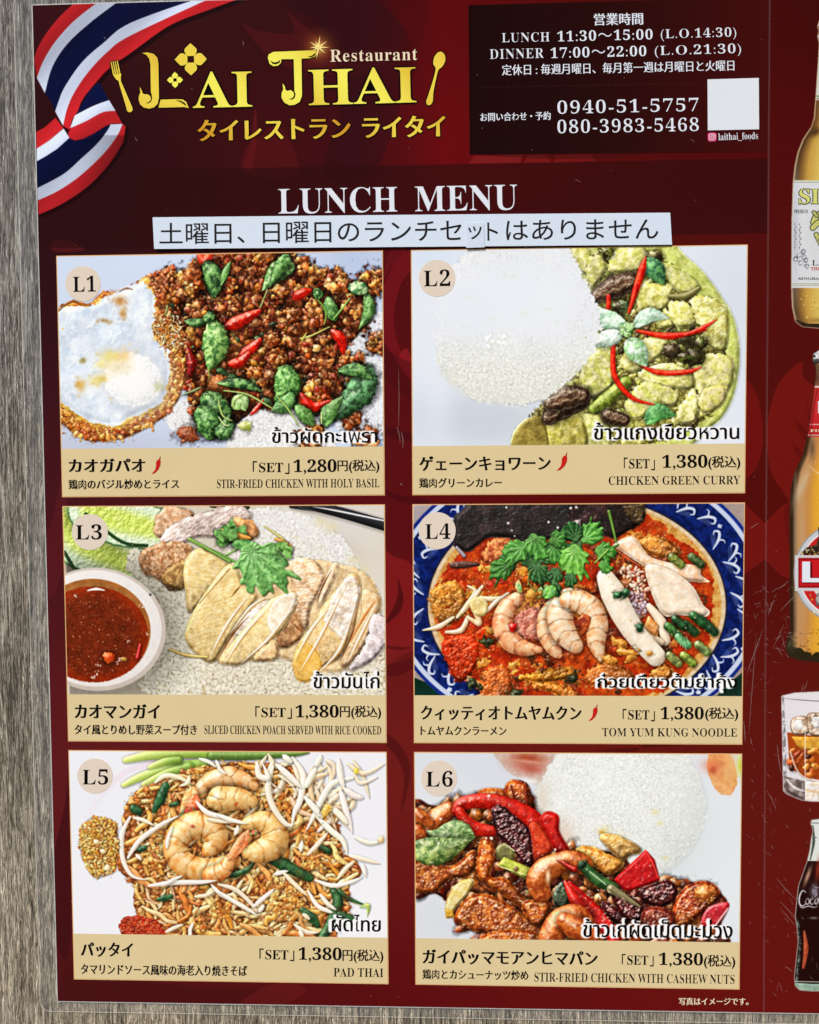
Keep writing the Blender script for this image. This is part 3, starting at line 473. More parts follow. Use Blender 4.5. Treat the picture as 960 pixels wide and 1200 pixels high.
def photo4():
    p = Pic(388, 223, (196, 178, 170)); p.wet = .7; f = lambda *q: Z(q, 4.638, -1, 0); g = lambda *q: Z(q, 4.729, 186, -2)
    p.soft(5, 5, 40, 30, (206, 196, 200), .8); p.poly([(-5, 200), (20, 210), (60, 240), (-5, 240)], (22, 62, 48), shadow=0, spec=0); p.poly([(388, 195), (370, 210), (340, 240), (400, 240)], (30, 60, 50), shadow=0, spec=0)
    cx, cy = 192, 108
    BL, WH = (24, 42, 104), (196, 204, 222)
    p.blob(cx, cy, 224, 166, 0, (30, 48, 120), rough=0, bump=0, thick=.02, shadow=.3, spec=0, amb=1); p.blob(cx, cy, 220, 162, 0, (190, 200, 222), rough=0, bump=0, thick=.02, shadow=0, spec=0, amb=1)
    p.blob(cx, cy, 214, 157, 0, BL, (16, 28, 74), rough=0, bump=.2, thick=.02, shadow=0, spec=0, amb=1)
    # wave pattern round the rim
    for k in range(46):
        a = 2*math.pi*k/46; q = 1.0 if k % 2 else .955
        ex, ey = cx+math.cos(a)*197*q, cy+5+math.sin(a)*146*q; tx, ty = -math.sin(a), math.cos(a); nx, ny = math.cos(a), math.sin(a)
        sgn = 1 if k % 4 < 2 else -1
        w = lambda u, v: (ex+tx*u*sgn+nx*v, ey+ty*u*sgn+ny*v)
        p.tube([w(-10, -7), w(-4, 4), w(3, 9), w(7, 5), w(4, 2)], [1, 2.2, 2, 1.4, .8], WH, shadow=0, spec=.05, amb=1, thick=.1)
        p.tube([w(-4, 4), w(-8, 9), w(-12, 8)], [1.6, 1.2, .6], WH, shadow=0, spec=.05, amb=1, thick=.1)
        for j in range(7): p.tube([w(-9+j*2.2, -7+j*.8), w(-3+j*1.7, 1+j*.6)], .42, WH, shadow=0, spec=0, amb=1, smooth=False, n=2)
        if k % 3 == 0: p.blob(*w(9, 13), 3.2, 2.8, 0, WH, lobes=5, lobamp=.15, shadow=0, amb=1, spec=0, thick=.05)
    cy = 120
    p.blob(cx, cy-1, 178, 131, 0, (40, 36, 52), rough=0, bump=0, thick=.02, shadow=0, spec=0, amb=1); p.blob(cx, cy-1, 176, 129, 0, (212, 190, 160), (196, 168, 130), rough=0, bump=.2, thick=.02, shadow=0, spec=.1, amb=1)
    p.blob(cx, cy-1, 171, 125, 0, (206, 164, 100), (186, 130, 66), rough=0, bump=.2, thick=.03, shadow=0, spec=.1, amb=1)
    p.blob(cx-2, cy, 165, 121, 0, (176, 74, 26), (150, 40, 14), rough=.015, bump=.9, nk='g', thick=.03, shadow=0, spec=.3, sp=30, amb=.8)
    # oil / soup patches
    for _ in range(260):
        a = rng.uniform(0, 6.28); q = math.sqrt(rng.random())*.94; x, y = cx+157*q*math.cos(a), cy+114*q*math.sin(a)
        if y < 50 and x < 200: continue
        left = x < 120
        c = pick((222, 128, 40), (206, 66, 20), (180, 40, 14), (230, 156, 60)) if left else pick((170, 66, 22), (110, 38, 16), (140, 44, 14), (206, 120, 44), (80, 38, 16))
        p.blob(x, y, rng.uniform(3, 13), rng.uniform(2, 6), rng.uniform(-.6, .6), vary(c, 10, 5), A3(c)*.75, rough=.3, bump=1.0, thick=.22, spec=.35, sp=18, shadow=.25)
    for q, c in ((((90, 480), (110, 600), (200, 650), (290, 560), (260, 430), (170, 420)), (198, 124, 48)), (((360, 960), (420, 880), (520, 890), (530, 1060), (350, 1060)), (196, 96, 40)), (((150, 760), (280, 700), (360, 740), (340, 880), (240, 960)), (190, 52, 18)), (((570, 930), (700, 900), (860, 880), (880, 930), (700, 960)), (216, 134, 40)), (((650, 970), (760, 960), (900, 1010), (880, 1050), (740, 1010)), (206, 120, 44))):
        chunk(p, f(*q), c, A3(c)*.78, bump=2.4, spec=.4, sp=18, rough=.5, shadow=.3)
    for q, c in ((((370, 210), (460, 180), (580, 240), (600, 290), (480, 300), (400, 260)), (196, 120, 48)), (((90, 920), (200, 880), (330, 930), (340, 1000), (100, 1000)), (176, 92, 34)), (((440, 920), (540, 890), (560, 960), (460, 980)), (180, 110, 40))):
        chunk(p, g(*q), c, A3(c)*.75, bump=1.8, spec=.4, rough=.4)
    # dark seaweed at the back
    sw = f((225, 225), (225, 60), (330, -20), (960, -20), (1000, 160), (880, 200), (700, 190), (600, 230), (560, 180), (420, 170), (300, 260))+[]
    p.poly(sw, (44, 34, 34), (26, 24, 24), rnd=6, thick=4, bump=1.4, nk='g', rough=.25, spec=.22, sp=12)
    p.poly(g((-20, -20), (410, -20), (410, 80), (340, 150), (240, 200), (100, 150), (-20, 140)), (52, 34, 34), (28, 22, 20), rnd=6, thick=4, bump=1.4, nk='g', rough=.25, spec=.25, shadow=.3)
    p.poly(g((280, 20), (400, 10), (400, 110), (330, 110)), (86, 66, 40), (52, 40, 26), rough=.4, bump=1.5, spec=.3)
    p.speck(f((540, 140), (555, 170), (740, 95), (790, 125), (510, 15), (520, 100), (860, 20), (890, 15)), (230, 230, 226), .8, 1.6, .9); p.poly(f((770, 180), (850, 110), (910, 75), (910, 130), (840, 180)), (176, 166, 162), (130, 116, 110), rough=.3); p.tube(f((240, 230), (280, 275)), [2, 2.6], (150, 140, 150))
    p.poly(f((210, 310), (340, 310), (360, 330), (220, 345)), (66, 40, 34), spec=.5, smooth=True)
    chunk(p, f((370, 290), (430, 190), (530, 185), (560, 230), (520, 320), (420, 320)), (184, 116, 70), (130, 60, 34), bump=2.4, rough=.4)
    # sprouts
    SP = (232, 190, 150)
    for q, w in ((((240, 610), (300, 540), (340, 470), (300, 440)), [2, 4, 3, 1.5]), (((50, 680), (140, 660), (220, 610)), [1, 3.6, 2]), (((180, 690), (260, 680), (300, 610)), [2, 3.6, 3]), (((300, 610), (360, 640), (330, 560)), [2, 4, 3]), (((340, 500), (430, 510), (500, 500)), [2.5, 3.4, 2]), (((380, 440), (350, 480), (330, 520)), [2, 3, 3]), (((400, 580), (450, 530), (520, 480)), [2, 3.4, 2])):
        p.tube(f(*q), w, vary(SP, 6, 4), (240, 206, 170), spec=.35, thick=.7)
    p.poly(f((310, 520), (370, 500), (410, 540), (390, 600), (330, 590)), (226, 206, 150), (206, 176, 110), rnd=3, smooth=True)
    # shrimps
    sh = [(575, 500), (515, 555), (490, 640), (525, 730), (600, 775), (695, 785)]
    p.poly(f((560, 480), (660, 500), (700, 560), (700, 700), (600, 700), (560, 600)), (196, 130, 70), (150, 84, 50), rough=.4, bump=2, smooth=True); p.poly(f((560, 600), (700, 560), (710, 740), (640, 720), (570, 700)), (176, 96, 80), (206, 140, 120), rough=.4, bump=1.6, smooth=True)
    shrimp(p, f(*sh), [7, 11, 13, 13, 10, 4], (240, 184, 140), (220, 130, 90), 5)
    p.leaf(f((590, 480), (575, 440), (578, 400)), 4, (226, 170, 110)); p.leaf(f((660, 510), (700, 470), (740, 430)), 5, (190, 186, 100)); p.blob(*f((545, 662))[0], 5.4, 5.2, 0, (186, 24, 18), spec=.7); p.blob(*f((650, 470+20))[0], 9, 12, 0, (190, 134, 60), (160, 100, 40), rough=.2)
    shrimp(p, f((765, 530), (722, 605), (728, 700), (770, 780), (800, 815)), [6, 9, 11, 9, 4], (242, 196, 154), (224, 146, 104), 5)
    shrimp(p, f((930, 515), (850, 515), (805, 590), (825, 690), (890, 765)), [11, 14, 16, 15, 9], (246, 216, 184), (232, 168, 122), 6)
    shrimp(p, g((-30, 535), (40, 545), (105, 585), (140, 670), (138, 770), (165, 860)), [9, 13, 15, 14, 11, 4], (246, 210, 174), (226, 150, 100), 7)
    p.poly(g((30, 640), (60, 610), (110, 630), (90, 700), (60, 740)), (166, 76, 34), (110, 36, 20), rough=.3, spec=.4); 
    # squid
    p.poly(g((225, 240), (280, 200), (350, 190), (400, 260), (440, 300), (540, 330), (700, 350), (720, 400), (760, 440), (560, 420), (400, 350), (260, 260)), (236, 208, 186), (226, 178, 140), rnd=6, thick=5, smooth=True, spec=.25, bump=.5); p.tube(g((240, 260), (330, 320), (380, 350)), 1.2, (196, 90, 60), shadow=0)
    p.poly(g((410, 350), (480, 345), (600, 400), (680, 470), (730, 560), (770, 600), (740, 630), (600, 620), (520, 625), (470, 560), (420, 430)), (240, 222, 200), (232, 204, 176), rnd=8, thick=6, smooth=True, spec=.2, bump=.4)
    for x, y in scat(g((260, 340), (400, 350), (430, 500), (430, 620), (370, 640), (290, 480)), 5): p.blob(x, y, rng.uniform(2, 5), rng.uniform(1.5, 3), rng.uniform(0, 3), vary(pick((226, 176, 150), (206, 140, 110), (236, 196, 170)), 8, 4), rough=.15, spec=.4)
    for x, y in scat(g((320, 500), (400, 490), (420, 600), (340, 620)), 3.6): p.blob(x, y, rng.uniform(1.5, 3), rng.uniform(1.5, 3), 0, vary((176, 146, 156), 14, 4), spec=.4)
    p.tube(g((430, 570), (500, 660), (525, 760)), [4, 6.5, 6], (240, 214, 186), spec=.3); p.tube(g((370, 690), (450, 750), (500, 770)), [5, 7, 4], (236, 206, 176), spec=.3)
    p.poly(g((430, 620), (490, 680), (470, 740), (400, 690)), (226, 166, 110), (206, 130, 70), rough=.3, spec=.4)
    p.tube(g((185, 410), (230, 500), (290, 620), (370, 740), (470, 845)), [10, 15, 14.5, 13, 12], (242, 228, 208), (236, 214, 188), spec=.25, thick=.6, bump=.4); p.blob(*g((435, 828))[0], 4.6, 3.4, 0, (206, 140, 66), spec=.3); p.speck(g((205, 408), (240, 495), (230, 450), (330, 650)), (190, 150, 100), .7, 1.1, .8)
    for q in ((258, 510), (300, 495), (380, 690)): p.blob(*g(q)[0], 5.5, 5.5, 0, (44, 84, 50), (26, 54, 34), rough=.15, spec=.4)
    for q, c in (((560, 700), (60, 110, 50)), ((620, 760), (90, 150, 96)), ((660, 690), (36, 76, 40)), ((740, 660), (50, 96, 60)), ((770, 690), (36, 76, 44)), ((730, 800), (120, 140, 80)), ((570, 860), (140, 150, 84)), ((650, 860), (130, 150, 60)), ((600, 660), (30, 66, 34)), ((700, 640), (40, 90, 44)), ((690, 320), (70, 90, 50)), ((580, 320), (120, 130, 60))):
        x, y = g(q)[0]; p.tube([(x-5, y-4), (x+6, y+5)], 5.2, c, A3(c)*.6, spec=.5, thick=.6); 
    for q in ((600, 770), (615, 780), (630, 790), (645, 760)): x, y = g(q)[0]; p.tube([(x-1, y-5), (x+2, y+4)], .7, (176, 210, 170), shadow=0)
    for q in (((240, 760), (280, 780), (270, 820)), ((270, 820), (340, 830), (320, 860)), ((190, 860), (240, 870))): p.tube(g(*q), [4, 6, 4], (190, 124, 50), spec=.4, rough=.2)
    for q in ((410, 745), (330, 970), (560, 1020), (880, 940)): p.blob(*f(q)[0], 7, 6, 0, (50, 60, 30), (30, 34, 20), rough=.3, spec=.4)
    # coriander
    for (x, y, r, a, c) in ((640, 330, 22, -1.9, 0), (560, 300, 24, 2.9, 0), (700, 300, 24, -.9, 0), (520, 330, 26, 2.5, 1), (600, 230, 30, 2.4, 2), (680, 330, 25, 1.3, 0), (790, 360, 20, 1.9, 0), (840, 300, 20, .6, 0), (660, 180, 30, 1.1, 2), (770, 230, 27, .9, 1), (760, 200, 22, -.5, 1), (780, 430, 15, 1.5, 0)):
        corleaf(p, *f((x, y))[0], r, a, ((36, 76, 36), (62, 116, 44), (78, 138, 58))[c], ((28, 58, 28), (46, 92, 36), (62, 116, 48))[c])
    p.tube(f((640, 360), (630, 420), (670, 470)), 1.1, (110, 130, 60)); p.leaf(f((720, 500), (750, 470), (770, 450)), 7, (96, 160, 50))
    for (x, y, r, a, c) in ((40, 230, 22, 2.2, 0), (70, 200, 28, -.9, 1), (20, 200, 22, -2, 0), (150, 260, 24, .1, 1), (170, 330, 16, .8, 1), (20, 260, 36, 1.5, 2), (0, 400, 16, 1.8, 0)):
        corleaf(p, *g((x, y))[0], r, a, ((36, 80, 36), (74, 136, 50), (112, 172, 70))[c], ((28, 60, 28), (56, 112, 42), (88, 148, 56))[c])
    p.tube(g((205, 50), (225, 130), (245, 215)), [2.4, 1.9, 1.6], (96, 130, 56), spec=.3); p.tube(g((130, 330), (200, 260)), 1.2, (140, 180, 80))
    sp = [(cx+150*q*math.cos(a), cy+108*q*math.sin(a)) for a, q in zip(rng.uniform(-.9, 3.8, 150), np.sqrt(rng.random(150)))]
    p.speck([q for q in sp if not (180 < q[0] < 300 and 60 < q[1] < 170) and not (95 < q[0] < 235 and 100 < q[1] < 175)], (250, 226, 196), .35, .85, .8)
    return p
def photo5():
    p = Pic(373, 214, (233, 233, 240)); p.wet = .5; f = lambda *q: Z(q, 4.974); g = lambda *q: Z(q, 4.8, 173, 0)
    p.tube(f((95, 380), (180, 260), (330, 120), (520, 60)), 4, (232, 216, 228), shadow=0, spec=0, amb=1, rough=0, bump=0); p.soft(20, 60, 40, 60, (226, 230, 240), .7); p.soft(340, 180, 60, 40, (238, 238, 242), .8)
    # scallion leaves
    for q, w in ((((330, 50), (500, 20), (800, 10), (1000, 20)), [4, 6, 6, 6]), (((315, 195), (440, 140), (640, 90), (800, 70)), [3.5, 5.5, 7, 6]), (((430, 190), (560, 130), (700, 90)), [3, 5, 6]), (((470, 90), (560, 60), (640, 50)), [3, 5, 5])):
        def cf(T, Sd, nn, c, h, RR): t = np.clip(T*1.3, 0, 1)[..., None]; return A3((206, 220, 120))*(1-t)+A3((110, 144, 56))*t, h
        p.tube(f(*q), w, cf=cf, thick=.5, spec=.3)
    p.tube(g((-20, 20), (200, 18), (420, 10), (520, 0)), [6, 6, 4, 2], (92, 122, 56), spec=.3)
    bed = f((300, 400), (330, 300), (400, 220), (500, 180), (700, 100), (960, 60))+g((200, 60), (400, 60), (560, 200), (640, 300), (700, 460), (700, 560), (780, 590), (820, 660), (740, 740), (740, 900), (640, 1060))+f((400, 1100), (380, 980), (360, 870), (370, 780), (270, 690), (260, 600), (310, 520))
    p.poly(bed, (176, 98, 44), (110, 56, 28), rnd=4, thick=4, bump=1.4, rough=.3, shadow=.35)
    # crumbly bits + noodles
    for x, y in scat(bed, 6.5): 
        c = pick((222, 142, 66), (206, 118, 50), (236, 170, 92), (160, 80, 36), (214, 130, 66)); p.blob(x, y, rng.uniform(2.5, 7), rng.uniform(1.8, 4), rng.uniform(0, 3), vary(c, 10, 5), A3(c)*.72, rough=.2, spec=.4, bump=.9, thick=.55, shadow=.5)
    def noodle(x, y, a, L, w, c, curl=.8, **k):
        pts = [(x, y)]; 
        for i in range(4): a += rng.normal(0, curl*.5); x += math.cos(a)*L/4; y += math.sin(a)*L/4; pts.append((x, y))
        if not inpoly(bed, np.array([pts[-1], pts[2]])).all(): return
        p.tube(pts, [w*.7, w, w, w*.6], c, A3(c)*.85, spec=.4, thick=.65, bump=.3, n=4, shadow=.5, **k)
    for x, y in scat(bed, 14): noodle(x, y, rng.uniform(0, 6.28), rng.uniform(22, 48), rng.uniform(1.8, 3.2), vary(pick((236, 176, 104), (222, 150, 80), (242, 200, 142), (206, 120, 60)), 8, 5))
    for x, y in scat(f((400, 850), (900, 850), (960, 1080), (420, 1080))+g((60, 1040), (300, 1040), (300, 900), (0, 850)), 11): noodle(x, y, rng.uniform(-.6, .6), rng.uniform(22, 50), rng.uniform(2.6, 4.2), vary(pick((234, 166, 92), (222, 150, 80), (240, 188, 124)), 8, 5), .6)
    for x, y in scat(bed, 19): noodle(x, y, rng.uniform(0, 6.28), rng.uniform(26, 52), rng.uniform(2.6, 4), vary(pick((240, 166, 84), (232, 146, 66), (246, 196, 126), (214, 122, 56)), 8, 5), 1.3, )
    for cx, cy, R in (f((430, 280))[0]+(15,), f((480, 620))[0]+(15,), f((520, 480))[0]+(9,), g((360, 800))[0]+(24,), g((400, 870))[0]+(18,), g((240, 250))[0]+(12,), g((380, 270))[0]+(10,), g((560, 460))[0]+(12,), g((530, 600))[0]+(15,), f((880, 920))[0]+(13,), f((760, 1010))[0]+(10,), f((760, 120))[0]+(10,)):
        for _ in range(int(R*1.7)): a = rng.uniform(0, 6.28); q = R*math.sqrt(rng.random()); c = pick((234, 160, 76), (222, 136, 54), (244, 188, 104), (206, 106, 42)); p.blob(cx+q*math.cos(a), cy+q*math.sin(a)*.8, rng.uniform(2, 5), rng.uniform(1.5, 3), rng.uniform(0, 3), vary(c, 10, 5), A3(c)*.8, rough=.3, spec=.45, bump=.9, shadow=.4)
    G = (40, 84, 46)
    for q, w in ((((560, 200), (530, 270), (490, 345)), [5, 6.5, 3]), (((370, 330), (400, 350)), 5), (((500, 860), (540, 850), (580, 840)), [2, 4, 3]), (((930, 700), (960, 710)), 4), (((590, 310), (625, 300)), 3), (((400, 570), (430, 560)), 3.5)): p.tube(f(*q), w, G, (26, 56, 34), flat=.5, spec=.35)
    for q, w in ((((300, 590), (380, 630), (520, 700)), [6, 8, 5]), (((650, 760), (680, 830), (640, 940), (590, 1030)), [4, 6.5, 6, 6]), (((480, 880), (530, 920), (560, 960)), [4, 6, 4]), (((690, 900), (750, 920)), 4.5), (((70, 690), (160, 660), (200, 620)), [3, 4, 2]), (((590, 530), (630, 550)), 4), (((690, 770), (740, 810), (840, 850)), [3, 3, 1])): p.tube(g(*q), w, (46, 84, 44), (28, 54, 32), flat=.5, spec=.35)
    blotch(p, bed, 24, (84, 40, 18), 3, 7, .5)
    # shrimps
    S1, S2 = (244, 184, 112), (224, 122, 50)
    shrimp(p, f((750, 225), (830, 165), (940, 140))+g((40, 140), (140, 150), (210, 190)), [6, 11, 12, 12, 10, 6], (236, 190, 140), (222, 140, 76), 5)
    shrimp(p, f((840, 285), (920, 270))+g((20, 260), (120, 262), (195, 275)), [9, 14, 15, 14, 8], (234, 190, 126), (216, 150, 84), 5)
    shrimp(p, g((165, 400), (255, 388), (318, 430), (318, 510), (240, 555), (165, 565)), [7, 13, 16, 17, 14, 7], (232, 182, 116), (214, 146, 76), 6)
    p.leaf(f((730, 200), (700, 290), (640, 370)), 9, (222, 120, 60), (236, 170, 110)); p.leaf(f((740, 250), (720, 320), (680, 370)), 8, (206, 70, 36), (230, 120, 80)); p.leaf(f((640, 370), (700, 350), (760, 355)), 5, (196, 46, 30))
    shrimp(p, f((800, 575), (850, 510), (825, 440), (740, 425), (655, 465), (612, 545), (640, 630), (730, 680), (850, 675), (955, 625)), [7, 14, 17, 17, 16, 15, 15, 15, 13, 9], (238, 190, 128), (214, 132, 62), 9)
    shrimp(p, g((-40, 690), (30, 660), (70, 600), (100, 560)), [11, 10, 7, 5], (232, 170, 110), (214, 112, 50), 4); p.leaf(g((70, 600), (140, 500), (180, 430)), 7, (214, 84, 40), (236, 150, 100)); p.leaf(g((50, 610), (110, 520), (160, 440)), 4, (226, 120, 70), (240, 170, 120)); p.leaf(g((180, 460), (215, 445), (240, 440)), 3, (190, 50, 34)); p.blob(*f((712, 432))[0], 3, 2.2, 0, (176, 40, 30)); p.speck(g((100, 292), (105, 295), (115, 286)), (170, 50, 30), .8, 1.4)
    for q in (((690, 440), (740, 440)), ((620, 600), (650, 660)), ((830, 440), (870, 500)), ((680, 640), (760, 650))): x, y = f(*q)[0]; p.soft(x, y, 7, 3, (250, 222, 180), .5, rng.uniform(-1, 1))
    # bean sprouts
    W1 = (238, 214, 180); W2 = (246, 234, 214)
    def spr(pts, w=3.2, c=None): p.tube(pts, [w*.5, w, w, w*.8, .6], vary(c if c is not None else pick(W1, W2, W2), 5, 3), None, spec=.25, thick=.7, bump=.25, n=6, shadow=.4, sh=1.8, amb=.62)
    for q in (((500, 180), (560, 140), (640, 150), (720, 190)), ((740, 290), (800, 350), (900, 380), (960, 400)), ((330, 620), (400, 520), (520, 430), (640, 370)), ((350, 380), (300, 480), (300, 620), (350, 720), (440, 745)), ((370, 385), (430, 400), (490, 430)), ((450, 780), (600, 760), (760, 755), (850, 745)), ((720, 840), (790, 830), (840, 800)), ((820, 770), (880, 830), (960, 870)), ((560, 560), (570, 500), (600, 430)), ((380, 600), (410, 630)), ((690, 1080), (690, 1030), (710, 990)), ((540, 1050), (600, 1020), (650, 1000)), ((700, 140), (690, 180), (640, 200)), ((860, 50), (880, 100), (920, 130)), ((760, 40), (820, 60), (860, 90)), ((800, 390), (870, 400), (950, 410)), ((550, 770), (600, 740), (650, 720))): spr(f(*q), 3.3 if len(q) > 3 else 2.6)
    for q in (((0, 350), (80, 380), (170, 400)), ((0, 780), (80, 830), (170, 880), (220, 910)), ((0, 740), (100, 770), (190, 850), (220, 900)), ((200, 860), (260, 810), (320, 760)), ((230, 890), (260, 850)), ((320, 680), (400, 660)), ((370, 670), (440, 740), (510, 800)), ((510, 770), (560, 850), (620, 880), (650, 890)), ((580, 790), (620, 840), (670, 875)), ((550, 710), (650, 740), (750, 720), (820, 690)), ((680, 700), (730, 640), (780, 600)), ((510, 570), (570, 510), (630, 440)), ((470, 550), (480, 490)), ((430, 960), (500, 1000), (570, 1000)), ((570, 440), (640, 380), (660, 370)), ((480, 900), (520, 930)), ((740, 570), (820, 590), (920, 615)), ((780, 470), (860, 500), (930, 490)), ((100, 460), (120, 410)), ((820, 620), (840, 690)), ((460, 990), (480, 1040))): spr(g(*q), 3)
    tip = [(150, 60), (830, 60), (830, 160), (700, 480), (560, 420), (430, 220), (330, 170), (220, 120)]
    for _ in range(46):
        x, y = rng.uniform(200, 800), rng.uniform(10, 260)
        if x < 400 and y > 150: continue
        a = rng.uniform(.5, 1.5) if rng.random() < .65 else rng.uniform(1.9, 2.8); L = rng.uniform(90, 230); b = rng.normal(0, .35)
        spr(g((x, y), (x+L*.5*math.cos(a), y+L*.5*math.sin(a)), (x+L*math.cos(a+b), y+L*math.sin(a+b))), rng.uniform(2.4, 3.6), pick((226, 190, 150), W1, (232, 204, 168)))
    for q in (((320, 80), (290, 200), (320, 310), (390, 400), (440, 400)), ((430, 30), (490, 130), (470, 270), (440, 330), (420, 420)), ((560, 90), (520, 160), (500, 200)), ((770, 140), (660, 170), (600, 250), (550, 350), (500, 440)), ((700, 210), (730, 320), (765, 450)), ((560, 350), (640, 430), (710, 490), (735, 570)), ((690, 40), (700, 130), (720, 200)), ((230, 60), (240, 130), (290, 140), (260, 60)), ((340, 70), (420, 140), (480, 200)), ((500, 250), (560, 320), (600, 370)), ((720, 200), (780, 240), (830, 250)), ((380, 20), (430, 60)), ((640, 300), (700, 350), (740, 400)), ((590, 20), (560, 80))): spr(g(*q), 4, W2)
    p.leaf(g((800, 860), (850, 850), (845, 915)), 3, (206, 210, 90)); p.tube(g((735, 830), (800, 845), (850, 850)), .8, (206, 190, 130), shadow=.1); p.tube(g((830, 660), (870, 740), (860, 850)), .5, (220, 220, 200), shadow=0); p.blob(*g((790, 100))[0], 3, 4, 0, (226, 196, 70)); p.blob(*g((930, 485))[0], 4, 5, 0, (214, 180, 130)); p.blob(*g((620, 320))[0], 5, 9, .5, (222, 170, 80), rough=.2)
    # peanuts, chilli powder
    pn = f((40, 540), (60, 430), (130, 375), (230, 390), (270, 420), (280, 560), (250, 700), (140, 745), (90, 690), (60, 620))
    p.poly(pn, (196, 130, 60), (150, 90, 40), rnd=4, thick=3, rough=.6, bump=1.4)
    for x, y in scat(pn, 2.9): c = pick((240, 184, 92), (228, 158, 68), (248, 208, 124), (200, 122, 50)); p.blob(x, y, rng.uniform(1.2, 3), rng.uniform(1, 2), rng.uniform(0, 3), vary(c, 10, 6), rough=.2, spec=.35, thick=.7, shadow=.5)
    for x, y in f((148, 528), (185, 582), (208, 680)): p.blob(x, y, 4, 3.6, .5, (240, 212, 160), spec=.3)
    cp = f((262, 1010), (300, 970), (370, 950), (480, 975), (520, 1000), (540, 1060), (400, 1070), (280, 1060))
    p.poly(cp, (176, 50, 26), (130, 30, 16), rnd=3, thick=3, rough=.6, bump=1.4)
    for x, y in scat(cp, 2.4): p.blob(x, y, rng.uniform(.8, 1.9), rng.uniform(.7, 1.3), rng.uniform(0, 3), vary(pick((206, 66, 30), (156, 34, 18), (222, 96, 44)), 12, 6), spec=.4, shadow=.4)
    return p
def photo6():
    p = Pic(383, 219, (214, 217, 224)); p.wet = .95; f = lambda *q: Z(q, 4.8); g = lambda *q: Z(q, 4.706, 180, 0)
    p.soft(60, 20, 110, 40, (206, 211, 220), .9); p.soft(350, 120, 60, 90, (226, 232, 236), .9); p.soft(30, 200, 50, 30, (206, 210, 218), .8); p.soft(20, 60, 50, 50, (222, 224, 230), .6)
    # glass of dip and tomato, out of focus
    p.poly(f((455, -20), (490, 60), (530, 110), (640, 160), (700, 170), (760, 60), (790, -20)), (196, 176, 166), (206, 196, 190), rnd=10, thick=1, bump=0, shadow=0, spec=0, amb=1, smooth=True); p.soft(*f((640, 30))[0], 24, 9, (150, 66, 40), .95, .1); p.soft(*f((650, 85))[0], 24, 8, (176, 92, 76), .9, .15); p.soft(*f((630, 45))[0], 28, 2.4, (206, 150, 130), .8, .1); p.soft(*f((650, 155))[0], 10, 3, (240, 240, 240), .9, .2)
    p.blob(*g((850, 90))[0], 17, 30, -.25, (214, 146, 96), (222, 164, 110), rough=.02, bump=.1, thick=.1, shadow=0, spec=0, amb=1); p.soft(*g((800, 60))[0], 14, 9, (206, 116, 84), .8); p.soft(*g((800, 90))[0], 5, 5, (170, 70, 50), .7); p.soft(*g((955, 60))[0], 6, 14, (190, 196, 50), .9); p.soft(*g((900, 60))[0], 6, 18, (216, 170, 120), .8)
    # rice dome
    cx, cy = 242, 66
    dome = [(cx+100*math.cos(a)*(1 if math.sin(a) < 0 else .97), cy+(96 if math.sin(a) < 0 else 84)*math.sin(a)) for a in np.linspace(0, 6.28, 40)]
    dome = [(x, y) for x, y in dome]
    p.soft(cx+30, cy+40, 110, 80, (206, 212, 214), .6, 0, 2)
    p.poly(dome, (228, 231, 224), (218, 222, 212), rnd=14, thick=6, bump=.4, rough=.2, shadow=.08, sh=3, spec=.02, amb=.8)
    blotch(p, dome, 12, (206, 210, 198), 4, 9, .45); blotch(p, dome, 9, (246, 246, 242), 2, 6, .5)
    for x, y in scat(dome, 3.1):
        q = math.hypot((x-cx+20)/100, (y-cy+30)/100); c = A3((240, 242, 238))*(1-.07*q*q)
        p.blob(x, y, rng.uniform(2, 4.4), rng.uniform(1.1, 1.9), rng.uniform(0, 3), vary(c, 4, 1), rough=.1, bump=.1, thick=.3, prof=1., shadow=.07, soft=.3, sh=.8, spec=.03, amb=.88)
    for a_ in np.linspace(-.3, 2.2, 16): p.soft(cx+86*math.cos(a_), cy+72*math.sin(a_), 16, 16, (204, 210, 206), .2)
    p.speck([tuple(v) for v in scat(dome, 9)], (252, 252, 250), .6, 1.5, .6)
    for q, r in (((480, 320), 5), ((510, 380), 4), ((200, 420), 8), ((280, 460), 9), ((540, 570), 4)): p.soft(*g(q)[0], r, r*.7, (214, 196, 120), .55)
    p.soft(*g((185, 432))[0], 4, 2.5, (206, 150, 50), .9); p.soft(*f((830, 470))[0], 16, 22, (214, 180, 160), .7); p.soft(*f((720, 250))[0], 9, 26, (206, 190, 170), .6)
    # glazed chicken
    bed = f((-20, 290), (100, 300), (200, 290), (250, 270), (330, 250), (420, 200), (520, 200), (560, 150), (640, 180), (660, 320), (720, 400), (800, 480), (900, 560))+g((60, 520), (300, 560), (400, 700), (540, 690), (700, 700), (780, 700), (850, 760), (890, 820), (850, 930), (800, 1060))+f((380, 1080), (370, 1000), (230, 980), (210, 900), (160, 830), (100, 790), (-20, 780))
    p.poly(bed, (96, 40, 22), (56, 20, 14), rnd=7, thick=4, bump=1.2, rough=.06, smooth=True, spec=.6, sp=24, shadow=.3)
    O1, O2 = (178, 98, 42), (116, 48, 20)
    for x, y in scat([(a_*.97+5, b_*.97+5) for a_, b_ in bed], 14):
        c = pick(O1, (140, 66, 30), (100, 34, 20), (176, 100, 50)); p.blob(x, y, rng.uniform(7, 15), rng.uniform(5, 9), rng.uniform(0, 3), vary(c, 10, 4), A3(c)*.6, rough=.07, bump=1.6, thick=.6, spec=.65, sp=20, shadow=.55)
    def meat(q, c=O1, c2=O2, **k):
        kk = dict(bump=1.6, thick=9, rnd=7, spec=.6, sp=20, rough=.1, fib=.3, shadow=.6); kk.update(k); chunk(p, q, c, c2, **kk)
